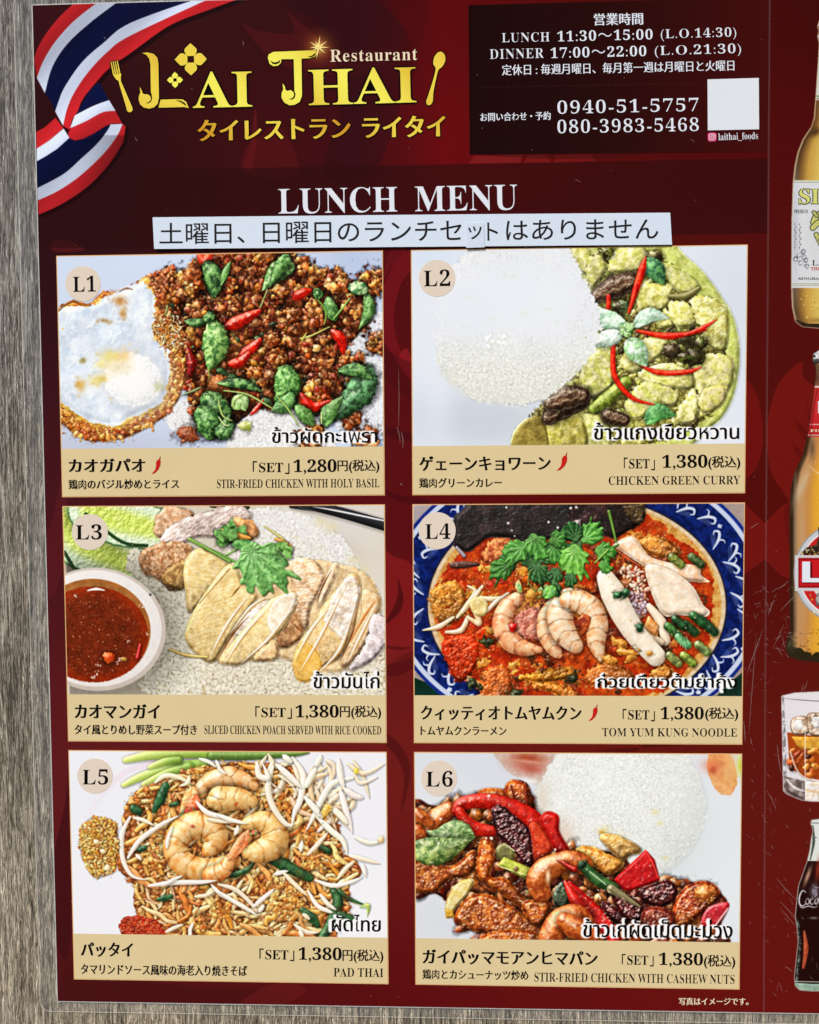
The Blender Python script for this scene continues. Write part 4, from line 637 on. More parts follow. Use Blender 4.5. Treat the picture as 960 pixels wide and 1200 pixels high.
    for q in (((-20, 640), (60, 600), (200, 640), (330, 540), (350, 620), (290, 700), (180, 720), (110, 790), (-20, 780)), ((350, 560), (380, 470), (440, 500), (450, 600), (420, 700), (500, 700), (600, 790), (650, 860), (700, 960), (640, 940), (560, 850), (430, 760), (350, 700)), ((230, 900), (280, 820), (380, 790), (500, 830), (600, 900), (680, 950), (750, 1040), (400, 1020), (260, 980), (210, 940)), ((600, 840), (700, 820), (770, 840), (740, 940), (690, 980), (630, 940)), ((370, 1060), (420, 1010), (560, 990), (700, 1010), (720, 1080))): meat(f(*q))
    meat(f((330, 240), (380, 200), (500, 205), (520, 260), (430, 290), (350, 270)), (196, 110, 50), (150, 66, 30)); meat(f((505, 190), (540, 150), (610, 160), (650, 210), (655, 320), (620, 310), (560, 290), (510, 260)), (186, 96, 40), (130, 50, 24)); p.tube(f((540, 180), (560, 260)), 1.2, (110, 36, 16)); p.tube(f((620, 170), (630, 300)), 2, (120, 40, 20))
    def cashew(pts, w): p.tube(pts, w, (186, 100, 46), (140, 62, 28), spec=.8, sp=24, thick=.75, bump=.5, shadow=.55)
    cashew(f((75, 455), (120, 380), (190, 320)), [8, 14, 10]); cashew(f((10, 340), (40, 370), (80, 400)), [7, 9, 5]); cashew(f((10, 440), (30, 470)), 8)
    meat(g((30, 520), (130, 510), (240, 560), (300, 580), (310, 610), (230, 670), (170, 640), (90, 580)), (206, 150, 76), (170, 104, 44)); meat(g((170, 440), (280, 450), (420, 530), (340, 560), (300, 590), (200, 500)), (222, 180, 116), (200, 150, 86), spec=.3)
    # red pepper
    RP = dict(spec=.5, sp=24, thick=.6, bump=.4)
    p.tube(f((230, 330), (260, 290), (340, 270), (440, 275), (540, 310), (640, 370), (700, 440)), [6, 8, 9, 10, 12, 14, 16], (176, 32, 20), (140, 20, 14), **RP)
    p.tube(f((250, 330), (290, 390), (360, 430), (430, 440)), [6, 8, 8, 7], (186, 40, 26), (150, 26, 16), **RP)
    p.poly(f((650, 390), (720, 420), (780, 530), (720, 590), (660, 620), (640, 500)), (190, 66, 34), (170, 44, 26), rnd=5, thick=4, smooth=True, spec=.3, bump=.5); p.poly(f((700, 380), (740, 325), (810, 350), (815, 440), (880, 560), (800, 560), (750, 470)), (186, 34, 26), (150, 20, 18), rnd=6, thick=6, smooth=True, spec=.4)
    p.poly(g((255, 690), (330, 620), (430, 525), (480, 580), (510, 690), (440, 720), (340, 755), (290, 740)), (180, 26, 26), (150, 16, 20), rnd=4, thick=4, spec=.35, bump=.5); p.tube(g((430, 535), (470, 600), (500, 680)), 1, (214, 80, 66), shadow=0)
    # dark dried chilli
    p.poly(f((430, 310), (500, 300), (560, 350), (640, 420), (660, 540), (665, 640), (600, 610), (520, 510), (460, 460), (440, 380)), (66, 24, 24), (36, 14, 16), rnd=5, thick=5, bump=3.6, rough=.2, spec=.75, sp=16, smooth=True)
    # leaf, scallion, onion
    p.leaf(f((330, 480), (240, 450), (150, 480), (60, 440)), 15, (66, 92, 50), (120, 140, 90)); p.leaf(f((-30, 540), (120, 555), (320, 490)), 16, (60, 86, 40), (130, 146, 80), spec=.4)
    p.poly(f((455, 540), (500, 510), (560, 560), (540, 610), (470, 600)), (110, 104, 56), (80, 76, 40), rnd=4, smooth=True, spec=.5); p.tube(f((500, 510), (560, 550)), 1.2, (200, 200, 150), shadow=0)
    p.poly(f((465, 630), (500, 585), (665, 650), (625, 710)), (186, 190, 84), (150, 160, 60), rnd=4, thick=5, bump=.3, spec=.4); p.tube(f((480, 640), (640, 690)), 1, (226, 226, 150), shadow=0, amb=.9); p.blob(*f((568, 652))[0], 3, 3, 0, (120, 90, 60))
    p.poly(f((165, 870), (200, 780), (260, 720), (330, 715), (300, 790), (240, 860), (200, 910), (170, 900)), (214, 196, 140), (196, 166, 90), rnd=4, thick=5, smooth=True, bump=.3, spec=.35); p.poly(f((165, 880), (210, 890), (220, 930), (170, 935)), (190, 140, 50), spec=.3)
    cashew(f((715, 790), (695, 720), (735, 660), (820, 615), (880, 600), (950, 625)), [11, 15, 16, 13, 12, 12]); p.tube(f((800, 600), (850, 620), (900, 660)), [1, 3, 2], (130, 36, 20), spec=.8); p.soft(*f((750, 690))[0], 3, 9, (252, 226, 190), .9); p.tube(f((840, 620), (900, 650)), [2, 4], (150, 26, 20), spec=.6)
    p.poly(f((780, 790), (830, 720), (870, 800), (850, 870), (790, 850)), (50, 66, 40), (26, 34, 24), rnd=4, smooth=True, spec=.7); 
    p.poly(g((0, 700), (60, 740), (160, 830), (260, 930), (300, 1060), (160, 980), (60, 850), (0, 780)), (186, 30, 26), (150, 20, 18), rnd=5, thick=5, smooth=True, spec=.6, sp=22); p.tube(f((845, 720), (900, 820), (960, 900)), [2, 7, 8], (190, 36, 28), spec=.6)
    for q in (((180, 800), (260, 840), (330, 900), (320, 960), (220, 900)), ((240, 760), (330, 770), (420, 840), (400, 920), (300, 900)), ((390, 770), (450, 720), (560, 690), (610, 740), (600, 800), (520, 840), (430, 820))): meat(g(*q), (84, 30, 26), (44, 16, 16), bump=3.6, spec=.85, sp=16)
    for q in (((580, 850), (620, 760), (700, 700), (790, 700), (845, 750), (840, 800), (740, 880), (640, 950), (590, 940)),): meat(g(*q), (176, 84, 40), (110, 36, 22), spec=.7)
    p.blob(*g((760, 760))[0], 13, 12, 0, (196, 124, 60), (160, 84, 36), rough=.1, spec=.6); meat(g((420, 850), (520, 840), (590, 880), (580, 960), (420, 960)), (140, 60, 40), (90, 30, 24)); meat(g((600, 880), (680, 880), (690, 940), (610, 950)), (150, 80, 30), (110, 50, 24))
    p.poly(g((740, 930), (780, 840), (890, 810), (880, 870), (820, 940)), (166, 26, 34), (130, 16, 24), rnd=4, smooth=True, spec=.6); p.tube(g((890, 845), (820, 940)), 1.5, (206, 150, 150), shadow=0)
    cashew(f((760, 1040), (820, 960), (900, 930), (960, 980)), [14, 18, 18, 14]); cashew(g((-20, 920), (40, 960), (150, 1010)), [10, 14, 10])
    p.tube(g((80, 615), (160, 690), (260, 745)), [6, 7.5, 7], (60, 96, 50), (36, 66, 36), spec=.5); p.tube(g((240, 745), (320, 790), (400, 840)), [6, 4, 1.5], (120, 110, 80), spec=.4); p.tube(g((120, 650), (210, 720)), 1, (180, 206, 160), shadow=0); p.blob(*g((80, 612))[0], 4.5, 6, .7, (24, 40, 28))
    hl = [f((rng.uniform(0, 720), rng.uniform(480, 1030)))[0] for _ in range(90)]+[g((rng.uniform(0, 830), rng.uniform(740, 960)))[0] for _ in range(80)]
    hl = np.array(hl); hl = hl[inpoly(bed, hl)]
    for x, y in hl: p.soft(x, y, rng.uniform(.8, 2.8), rng.uniform(.4, 1), (252, 226, 196), rng.uniform(.4, .9), rng.uniform(-.8, .8))
    p.speck(f((415, 240), (143, 373), (130, 510), (400, 480), (430, 480), (790, 540), (365, 840), (455, 860)), (252, 240, 226), 1.2, 2.2, .9)
    return p
# ---------------------------------------------------------------- geometry helpers
def P3(x, y, d=0.):
    """point of the photographed print (photo units) -> point on the poster plane, d metres in front of the wall face"""
    v = R.T @ np.array([(x-480)/900, (y-600)/900, 1.0]); t = -C[2]/v[2]; q = C+v*t
    return (q[0], -d, Z0-q[1])
YW = 0.0
def L(d): return d
def inv(X, Y):
    """plane metres (X right, Y down) -> photo units"""
    q = R @ (np.array([X, Y, 0])-C); return (900*q[0]/q[2]+480, 900*q[1]/q[2]+600)
_org = {}
def org(o): return Vector(_org.get(o.name, (0, 0, 0))) if o is not None else Vector((0, 0, 0))
def tag(o, label=None, cat=None, group=None, kind=None):
    if label: o['label'] = label
    if cat: o['category'] = cat
    if group: o['group'] = group
    if kind: o['kind'] = kind
    return o
def mk(name, V, F, mat, parent=None, uv=None, smooth=False, origin=None):
    V = np.array(V, float); c = Vector(origin) if origin is not None else Vector(V.mean(0))
    me = bpy.data.meshes.new(name); me.from_pydata([tuple(v) for v in V-np.array(c)], [], F); me.update()
    if uv is not None:
        ul = me.uv_layers.new(name='UVMap'); idx = np.empty(len(me.loops), np.int32); me.loops.foreach_get('vertex_index', idx)
        ul.data.foreach_set('uv', np.array(uv, np.float32)[idx].ravel())
    if mat is not None: me.materials.append(mat)
    o = bpy.data.objects.new(name, me); COL.objects.link(o); o.location = c-org(parent)
    if parent is not None: o.parent = parent
    _org[o.name] = tuple(c)
    return o
def empty(name, loc, parent=None):
    o = bpy.data.objects.new(name, None); COL.objects.link(o); o.location = Vector(loc)-org(parent); o.empty_display_size = .02
    if parent is not None: o.parent = parent
    _org[o.name] = tuple(loc); return o
def quadgrid(corners, nx, ny):
    """corners TL,TR,BR,BL in photo units; returns photo points, st, faces (facing the viewer)"""
    TL, TR, BR, BLc = [np.array(c, float) for c in corners]; pts = []; st = []; F = []
    for j in range(ny+1):
        for i in range(nx+1):
            s, t = i/nx, j/ny; pts.append((TL*(1-s)+TR*s)*(1-t)+(BLc*(1-s)+BR*s)*t); st.append((s, 1-t))
    for j in range(ny):
        for i in range(nx):
            a = j*(nx+1)+i; F.append((a, a+nx+1, a+nx+2, a+1))
    return pts, st, F
def tess(loops):
    V = []; T = tessellate_polygon([[Vector((x, y, 0)) for x, y in l] for l in loops])
    for l in loops: V += list(l)
    out = []
    for a, b, c in T:
        (x0, y0), (x1, y1), (x2, y2) = V[a], V[b], V[c]
        ar = (x1-x0)*(y2-y0)-(x2-x0)*(y1-y0)
        if abs(ar) < 1e-9: continue
        out.append((a, b, c) if ar < 0 else (a, c, b))        # photo y runs down: this winding faces the viewer
    return V, out
def flat(name, loops, d, mat, parent, canvas=False):
    """flat printed shape (photo units) at depth d; canvas=True samples the poster artwork"""
    V, T = tess(loops)
    uv = [art_uv(*P3(x, y)[::2]) for x, y in V] if canvas else None
    return mk(name, [P3(x, y, d) for x, y in V], T, mat, parent, uv)
AX0, AX1, AY0, AY1 = -.03, .33, -.13, .345       # extent of the artwork on the poster plane, metres
def art_uv(X, Z): return ((X-AX0)/(AX1-AX0), 1-((Z0-Z)-AY0)/(AY1-AY0))
def flatten_art(a):
    """resample the painted artwork so that it is linear in metres on the poster plane"""
    n, m = 2560, 3340; Y, X = np.mgrid[0:m, 0:n].astype(np.float32)
    X = AX0+(X+.5)/n*(AX1-AX0)-C[0]; Y = AY0+(Y+.5)/m*(AY1-AY0)-C[1]; zc = -C[2]
    q2 = R[2, 0]*X+R[2, 1]*Y+R[2, 2]*zc; u = (900*(R[0, 0]*X+R[0, 1]*Y+R[0, 2]*zc)/q2+480)*SS-.5; v = (900*(R[1, 0]*X+R[1, 1]*Y+R[1, 2]*zc)/q2+600)*SS-.5
    H, Wd = a.shape[:2]; u = np.clip(u, 0, Wd-1.001).astype(np.float32); v = np.clip(v, 0, H-1.001).astype(np.float32); i, j = u.astype(np.int32), v.astype(np.int32); f, g = (u-i), (v-j)
    out = np.empty((m, n, 3), np.float32)
    for k in range(3): b = a[..., k]; out[..., k] = (b[j, i]*(1-f)+b[j, i+1]*f)*(1-g)+(b[j+1, i]*(1-f)+b[j+1, i+1]*f)*g
    return out
# ---------------------------------------------------------------- materials
def lin(c): c = np.array(c, float)/255; return tuple(np.where(c <= .04045, c/12.92, ((c+.055)/1.055)**2.4))
def _pr(m): m.use_nodes = True; return m.node_tree, m.node_tree.nodes['Principled BSDF']
WAVE = None
def film(ntr, bs, rough=.16):
    """the glossy laminate over the ink: coat with long shallow waves"""
    tc = ntr.nodes.new('ShaderNodeNewGeometry'); n1 = ntr.nodes.new('ShaderNodeTexNoise'); n1.inputs['Scale'].default_value = 9; n1.inputs['Detail'].default_value = 2
    n2 = ntr.nodes.new('ShaderNodeTexNoise'); n2.inputs['Scale'].default_value = 900; n2.inputs['Detail'].default_value = 2
    ad = ntr.nodes.new('ShaderNodeMath'); ad.operation = 'MULTIPLY_ADD'; ad.inputs[1].default_value = .0022
    ntr.links.new(tc.outputs['Position'], n1.inputs['Vector']); ntr.links.new(tc.outputs['Position'], n2.inputs['Vector'])
    ntr.links.new(n2.outputs['Fac'], ad.inputs[0]); ntr.links.new(n1.outputs['Fac'], ad.inputs[2])
    b = ntr.nodes.new('ShaderNodeBump'); b.inputs['Strength'].default_value = 1; b.inputs['Distance'].default_value = .0035
    ntr.links.new(ad.outputs[0], b.inputs['Height']); ntr.links.new(b.outputs[0], bs.inputs['Coat Normal'])
    bs.inputs['Coat Weight'].default_value = .025; bs.inputs['Coat Roughness'].default_value = rough; bs.inputs['Roughness'].default_value = .6; bs.inputs['Specular IOR Level'].default_value = .0
def ink(name, rgb, var=.03, coat=True):
    m = bpy.data.materials.new(name); t, b = _pr(m)
    n = t.nodes.new('ShaderNodeTexNoise'); n.inputs['Scale'].default_value = 60; g = t.nodes.new('ShaderNodeNewGeometry'); t.links.new(g.outputs['Position'], n.inputs['Vector'])
    mx = t.nodes.new('ShaderNodeMix'); mx.data_type = 'RGBA'; c = np.array(lin(rgb))
    mx.inputs[6].default_value = (*np.clip(c*(1-var), 0, 1), 1); mx.inputs[7].default_value = (*np.clip(c*(1+var), 0, 1), 1)
    t.links.new(n.outputs['Fac'], mx.inputs[0]); t.links.new(mx.outputs[2], b.inputs['Base Color'])
    if coat: film(t, b)
    else: b.inputs['Roughness'].default_value = .75; b.inputs['Specular IOR Level'].default_value = .2
    return m
def gold(name, a, b_, ang=.6, scale=9.):
    m = bpy.data.materials.new(name); t, b = _pr(m); g = t.nodes.new('ShaderNodeTexCoord'); w = t.nodes.new('ShaderNodeTexWave'); w.wave_profile = 'SIN'; w.bands_direction = 'DIAGONAL'
    w.inputs['Scale'].default_value = scale; w.inputs['Distortion'].default_value = .6
    t.links.new(g.outputs['Object'], w.inputs['Vector']); r = t.nodes.new('ShaderNodeMix'); r.data_type = 'RGBA'
    r.inputs[6].default_value = (*lin(a), 1); r.inputs[7].default_value = (*lin(b_), 1); t.links.new(w.outputs['Fac'], r.inputs[0]); t.links.new(r.outputs[2], b.inputs['Base Color']); film(t, b)
    return m
def imgmat(name, arr):
    H, Wd = arr.shape[:2]; im = bpy.data.images.new(name, Wd, H); px = np.ones((H, Wd, 4), np.float32); px[..., :3] = arr[::-1]/255.
    im.pixels.foreach_set(px.ravel()); im.update(); im.pack()
    m = bpy.data.materials.new(name); t, b = _pr(m); ti = t.nodes.new('ShaderNodeTexImage'); ti.image = im; ti.extension = 'EXTEND'; ti.interpolation = 'Cubic'
    t.links.new(ti.outputs[0], b.inputs['Base Color']); film(t, b); return m
BLACK = ink('black_ink', (14, 11, 12)); DARK = ink('dark_ink', (34, 22, 20)); WHITE = ink('white_ink', (226, 230, 240)); CREAM = ink('cream_ink', (238, 222, 190))
BORDER = ink('gold_line_ink', (226, 178, 122)); CAPTION = ink('caption_ink', (221, 200, 154), .05); BADGE = ink('badge_ink', (226, 210, 194), .02)
CHILI = ink('chilli_ink', (200, 34, 26), .2); CHSTEM = ink('stem_ink', (150, 30, 20)); RED = ink('red_ink', (190, 26, 30))
GOLD = gold('logo_gold', (246, 238, 96), (222, 178, 50), scale=8.); GOLD2 = gold('logo_gold_deep', (238, 212, 78), (206, 146, 40), scale=9.)
PAPER = ink('notice_paper', (213, 225, 241), .015, coat=False); PAPER2 = ink('patch_paper', (209, 221, 238), .015, coat=False); MARK = ink('laser_print', (16, 16, 20), coat=False)
# ---------------------------------------------------------------- text
def mb(s):
    r = ''
    for ch in s:
        if 'A' <= ch <= 'Z': r += chr(0x1D400+ord(ch)-65)
        elif 'a' <= ch <= 'z': r += chr(0x1D41A+ord(ch)-97)
        elif '0' <= ch <= '9': r += chr(0x1D7CE+ord(ch)-48)
        else: r += ch
    return r
def text_loops(s, ex=0., ey=0., res=3, spacing=1.):
    """outlines of a string in em units, stems thickened by ex, bars by ey (may be negative)"""
    c = bpy.data.curves.new('lettering_tmp', 'FONT'); c.body = s; c.size = 1; c.resolution_u = res; c.fill_mode = 'NONE'; c.space_character = spacing
    o = bpy.data.objects.new('lettering_tmp', c); COL.objects.link(o); bpy.context.view_layer.update()
    me = o.evaluated_get(bpy.context.evaluated_depsgraph_get()).to_mesh(); n = len(me.vertices)
    co = np.empty(n*3, np.float32); me.vertices.foreach_get('co', co); co = co.reshape(-1, 3)[:, :2]
    ed = np.empty(len(me.edges)*2, np.int32); me.edges.foreach_get('vertices', ed); ed = ed.reshape(-1, 2)
    o.evaluated_get(bpy.context.evaluated_depsgraph_get()).to_mesh_clear()
    bpy.data.objects.remove(o); bpy.data.curves.remove(c)
    adj = [[] for _ in range(n)]
    for a, b in ed: adj[a].append(b); adj[b].append(a)
    seen = np.zeros(n, bool); loops = []
    for i in range(n):
        if seen[i] or len(adj[i]) < 2: continue
        lp = [i]; seen[i] = True; prev, cur = i, adj[i][0]
        while cur != i and not seen[cur]:
            lp.append(cur); seen[cur] = True; nx = [q for q in adj[cur] if q != prev]; prev, cur = cur, (nx[0] if nx else i)
        P = co[lp].astype(float); keep = np.hypot(*(P-np.roll(P, 1, 0)).T) > 1e-5; P = P[keep]
        if len(P) > 2: loops.append(P)
    # nesting depth
    bb = [(P.min(0), P.max(0)) for P in loops]; dep = []
    for i, P in enumerate(loops):
        q = P[:1]; d = [j for j, Q in enumerate(loops) if j != i and (bb[j][0] <= q[0]).all() and (bb[j][1] >= q[0]).all() and inpoly(Q, q)[0]]
        dep.append(d)
    out = []; alt = []
    for i, P in enumerate(loops):
        ar = (P[:, 0]*np.roll(P[:, 1], -1)-np.roll(P[:, 0], -1)*P[:, 1]).sum(); hole = len(dep[i]) % 2 == 1
        if (ar > 0) == hole: P = P[::-1]
        if ex or ey:
            d = np.roll(P, -1, 0)-P; d /= np.hypot(*d.T)[:, None]+1e-9; nrm = np.stack([d[:, 1], -d[:, 0]], 1); nn = nrm+np.roll(nrm, 1, 0)
            l = np.hypot(*nn.T)[:, None]; nn = nn/np.maximum(l, .7)
            alt.append((P+nn*[ex*.4, ey*.4], P)); P = P+nn*[ex, ey]
        else: alt.append((P, P))
        out.append(P)
    groups = []
    for i in range(len(loops)):
        if len(dep[i]) % 2 == 0:
            ids = [i]+[j for j in range(len(loops)) if len(dep[j]) == len(dep[i])+1 and i in dep[j]]; groups.append([out[j] for j in ids])
            _alt.setdefault((s, ex, ey, res, spacing), []).append([[alt[j][v] for j in ids] for v in (0, 1)])
    return groups
def place(groups, x0, y0, x1, y1, h, ref=None):
    """fit ink box of the outlines to the photographed base line (x0,y0)-(x1,y1), ink height h"""
    A = np.vstack([l for g in (ref or groups) for l in g]); mn, mx = A.min(0), A.max(0); w = mx-mn
    dx, dy = x1-x0, y1-y0; ln = math.hypot(dx, dy); ux, uy = dx/ln, dy/ln
    res = []
    for g in groups:
        res.append([[(x0+ux*a*ln+uy*b*h, y0+uy*a*ln-ux*b*h) for a, b in ((l-mn)/w)] for l in g])
    return res
_tc = {}; _alt = {}
_ar = lambda P: .5*sum(P[i-1][0]*P[i][1]-P[i][0]*P[i-1][1] for i in range(len(P)))
def text(name, s, box, mat, parent, d, ex=0., ey=0., res=3, spacing=1., label=None):
    key = (s, ex, ey, res, spacing)
    if key not in _tc: _tc[key] = text_loops(*key)
    G = place(_tc[key], *box); V = []; F = []
    for gi, g in enumerate(G):
        v, t = tess(g)
        for var in (0, 1):          # a glyph whose thickened outline does not fill cleanly falls back to a lighter cut
            want = abs(_ar(g[0]))-sum(abs(_ar(l)) for l in g[1:]); got = sum(abs(_ar([v[i] for i in f])) for f in t)
            if abs(got-want) < .12*abs(want)+.02: break
            g = place([_alt[key][gi][var]], *box, ref=_tc[key])[0]; v, t = tess(g)
        F += [tuple(i+len(V) for i in f) for f in t]; V += v
    o = mk(name, [P3(x, y, d) for x, y in V], F, mat, parent)
    if label: o['label'] = label
    return o, [l for g in G for l in g]
MIN = dict(ex=.020, ey=-.006)         # brush-like Japanese face: heavy stems, lighter bars
HEV = dict(ex=.030, ey=.004)
# ---------------------------------------------------------------- the poster artwork (background, ribbon, drinks)
CW, CH = 1250, 1200
def lerp_bg(p):
    X, Y = np.meshgrid((np.arange(p.W)+.5)/SS, (np.arange(p.H)+.5)/SS)
    kx = [0, 150, 300, 420, 520, 640, 800, 960, 1250]
    rows = {0: [(52, 17, 22), (54, 16, 20), (52, 15, 18), (58, 14, 20), (92, 11, 14), (84, 12, 12), (74, 12, 12), (64, 11, 10), (64, 11, 10)],
            180: [(44, 14, 18), (44, 14, 18), (62, 14, 18), (66, 14, 20), (104, 12, 16), (92, 12, 14), (80, 13, 13), (78, 12, 12), (78, 12, 12)],
            300: [(44, 16, 22), (48, 16, 20), (60, 14, 20), (80, 14, 20), (84, 14, 16), (82, 13, 14), (80, 16, 14), (82, 15, 13), (82, 15, 13)],
            600: [(68, 22, 30), (70, 20, 26), (80, 20, 24), (88, 18, 22), (90, 14, 18), (90, 15, 15), (82, 14, 12), (84, 15, 12), (84, 15, 12)],
            900: [(92, 26, 30), (96, 28, 30), (100, 26, 28), (108, 28, 28), (112, 28, 26), (104, 24, 20), (96, 22, 18), (96, 24, 18), (96, 24, 18)],
            1200: [(74, 20, 22), (78, 20, 22), (84, 18, 20), (88, 16, 18), (94, 16, 18), (98, 18, 18), (102, 18, 18), (102, 20, 16), (102, 20, 16)]}
    ys = sorted(rows); cols = []
    for ch in range(3):
        G = np.array([np.interp(X[0], kx, [c[ch] for c in rows[y]]) for y in ys])
        yi = np.interp(Y[:, 0], ys, np.arange(len(ys))); i0 = np.clip(yi.astype(int), 0, len(ys)-2); f = sst(yi-i0)[:, None]
        cols.append(G[i0]*(1-f)+G[i0+1]*f)
    p.a[:] = np.stack(cols, 2)*np.array([1.0, 1.0, .97])
def ribbon_loops():
    A = lambda *q: [(x/8+35, y/8) for x, y in q]; B = lambda *q: [(x/7.385+35, y/7.385+100) for x, y in q]
    s = lambda q, n=6: [tuple(v) for v in spline(q, n)]
    # stripe boundaries of the upper sweep, from the outer edge inwards (top -> bottom)
    e0 = s(A((430, 46), (300, 165), (180, 310), (90, 460), (52, 570)))
    e1 = s(A((640, 44), (420, 220), (250, 410), (140, 590), (80, 745)))
    e2 = s(A((832, 36), (600, 210), (370, 420), (225, 640), (155, 888)))
    e3 = s([(240, -2)]+A((960, 228), (700, 420), (500, 600), (340, 830))+B((262, 150), (232, 238)))
    e4 = s([(252, -2)]+A((960, 345), (740, 500), (560, 690), (430, 880))+B((335, 215), (300, 362)))
    e5 = s([(283, 0)]+[(245, 14), (200, 32)]+A((960, 510), (760, 650), (580, 850), (500, 960))+B((425, 240), (385, 300), (360, 382)))
    up = [('red', e0+e1[::-1]), ('white', e1+e2[::-1]), ('navy', e2+A((205, 955))+B((232, 238))+e3[::-1]), ('white', e3+e4[::-1]), ('red', e4+[(84.5, 154.5)]+e5[::-1])]
    # the loop on the right and the tail
    up2 = [('navy', A((500, 985), (560, 880), (640, 790), (672, 795), (700, 850), (752, 950))+B((697, 140), (560, 180), (420, 262), (400, 270), (430, 230))),
           ('white', B((400, 272))+s(B((400, 272), (560, 190), (697, 140)))+B((752, 232))+s(B((752, 232), (640, 245), (500, 320), (360, 382)))),
           ('red', s(B((360, 382), (500, 320), (640, 245), (752, 232)))+B((812, 345))+s(B((812, 345), (700, 350), (560, 430), (470, 475), (400, 488), (355, 465), (345, 430))))]
    t0 = [(43.6, 156)]; 
    low = [('red', B((66, 415), (140, 375), (235, 292), (305, 382), (180, 490), (72, 560))),
           ('white', B((72, 560), (180, 490), (305, 385), (355, 465), (250, 560), (150, 625), (72, 668))),
           ('navy', B((72, 668), (150, 625), (250, 560), (355, 465), (400, 488), (470, 475), (560, 430), (700, 350), (690, 390), (600, 510), (450, 650), (300, 780), (76, 900))),
           ('white', B((76, 900))+s(B((76, 900), (300, 780), (450, 650), (600, 510), (690, 390), (708, 348)))+B((812, 345))+s(B((812, 345), (770, 440), (650, 600), (450, 790), (260, 920), (80, 1005)))),
           ('red', B((80, 1005))+s(B((80, 1005), (260, 920), (450, 790), (650, 600), (770, 440), (812, 345)))+B((826, 352), (840, 370), (820, 500))+s(B((820, 500), (700, 690), (520, 880), (300, 1030), (90, 1128))))]
    return low+up2+up
def fill(p, loops, col, ss=2, al=1.):
    A = np.vstack([np.array(l) for l in loops]); g = p.grid(A[:, 0].min()-2, A[:, 1].min()-2, A[:, 0].max()+2, A[:, 1].max()+2)
    if g is None: return None, None
    sl, X, Y = g; M = fillmask(loops, X.shape[0], X.shape[1], SS, sl[1].start/SS, sl[0].start/SS, ss)
    c = col(X, Y) if callable(col) else A3(col)
    p.a[sl] += (c-p.a[sl])*(M*al)[..., None]; return sl, M
def outline(p, loops, w, col=(12, 6, 8)):
    A = np.vstack([np.array(l) for l in loops]); m = w+4; g = p.grid(A[:, 0].min()-m, A[:, 1].min()-m, A[:, 0].max()+m, A[:, 1].max()+m)
    sl, X, Y = g; M = np.zeros(X.shape, np.float32)
    for l in loops: M = np.maximum(M, fillmask([l], X.shape[0], X.shape[1], SS, sl[1].start/SS, sl[0].start/SS, 2)) if len(l) > 2 else M
    B = boxblur(M, max(1, w*SS*.5)); p.a[sl] += (A3(col)-p.a[sl])*np.clip(B*5, 0, 1)[..., None]
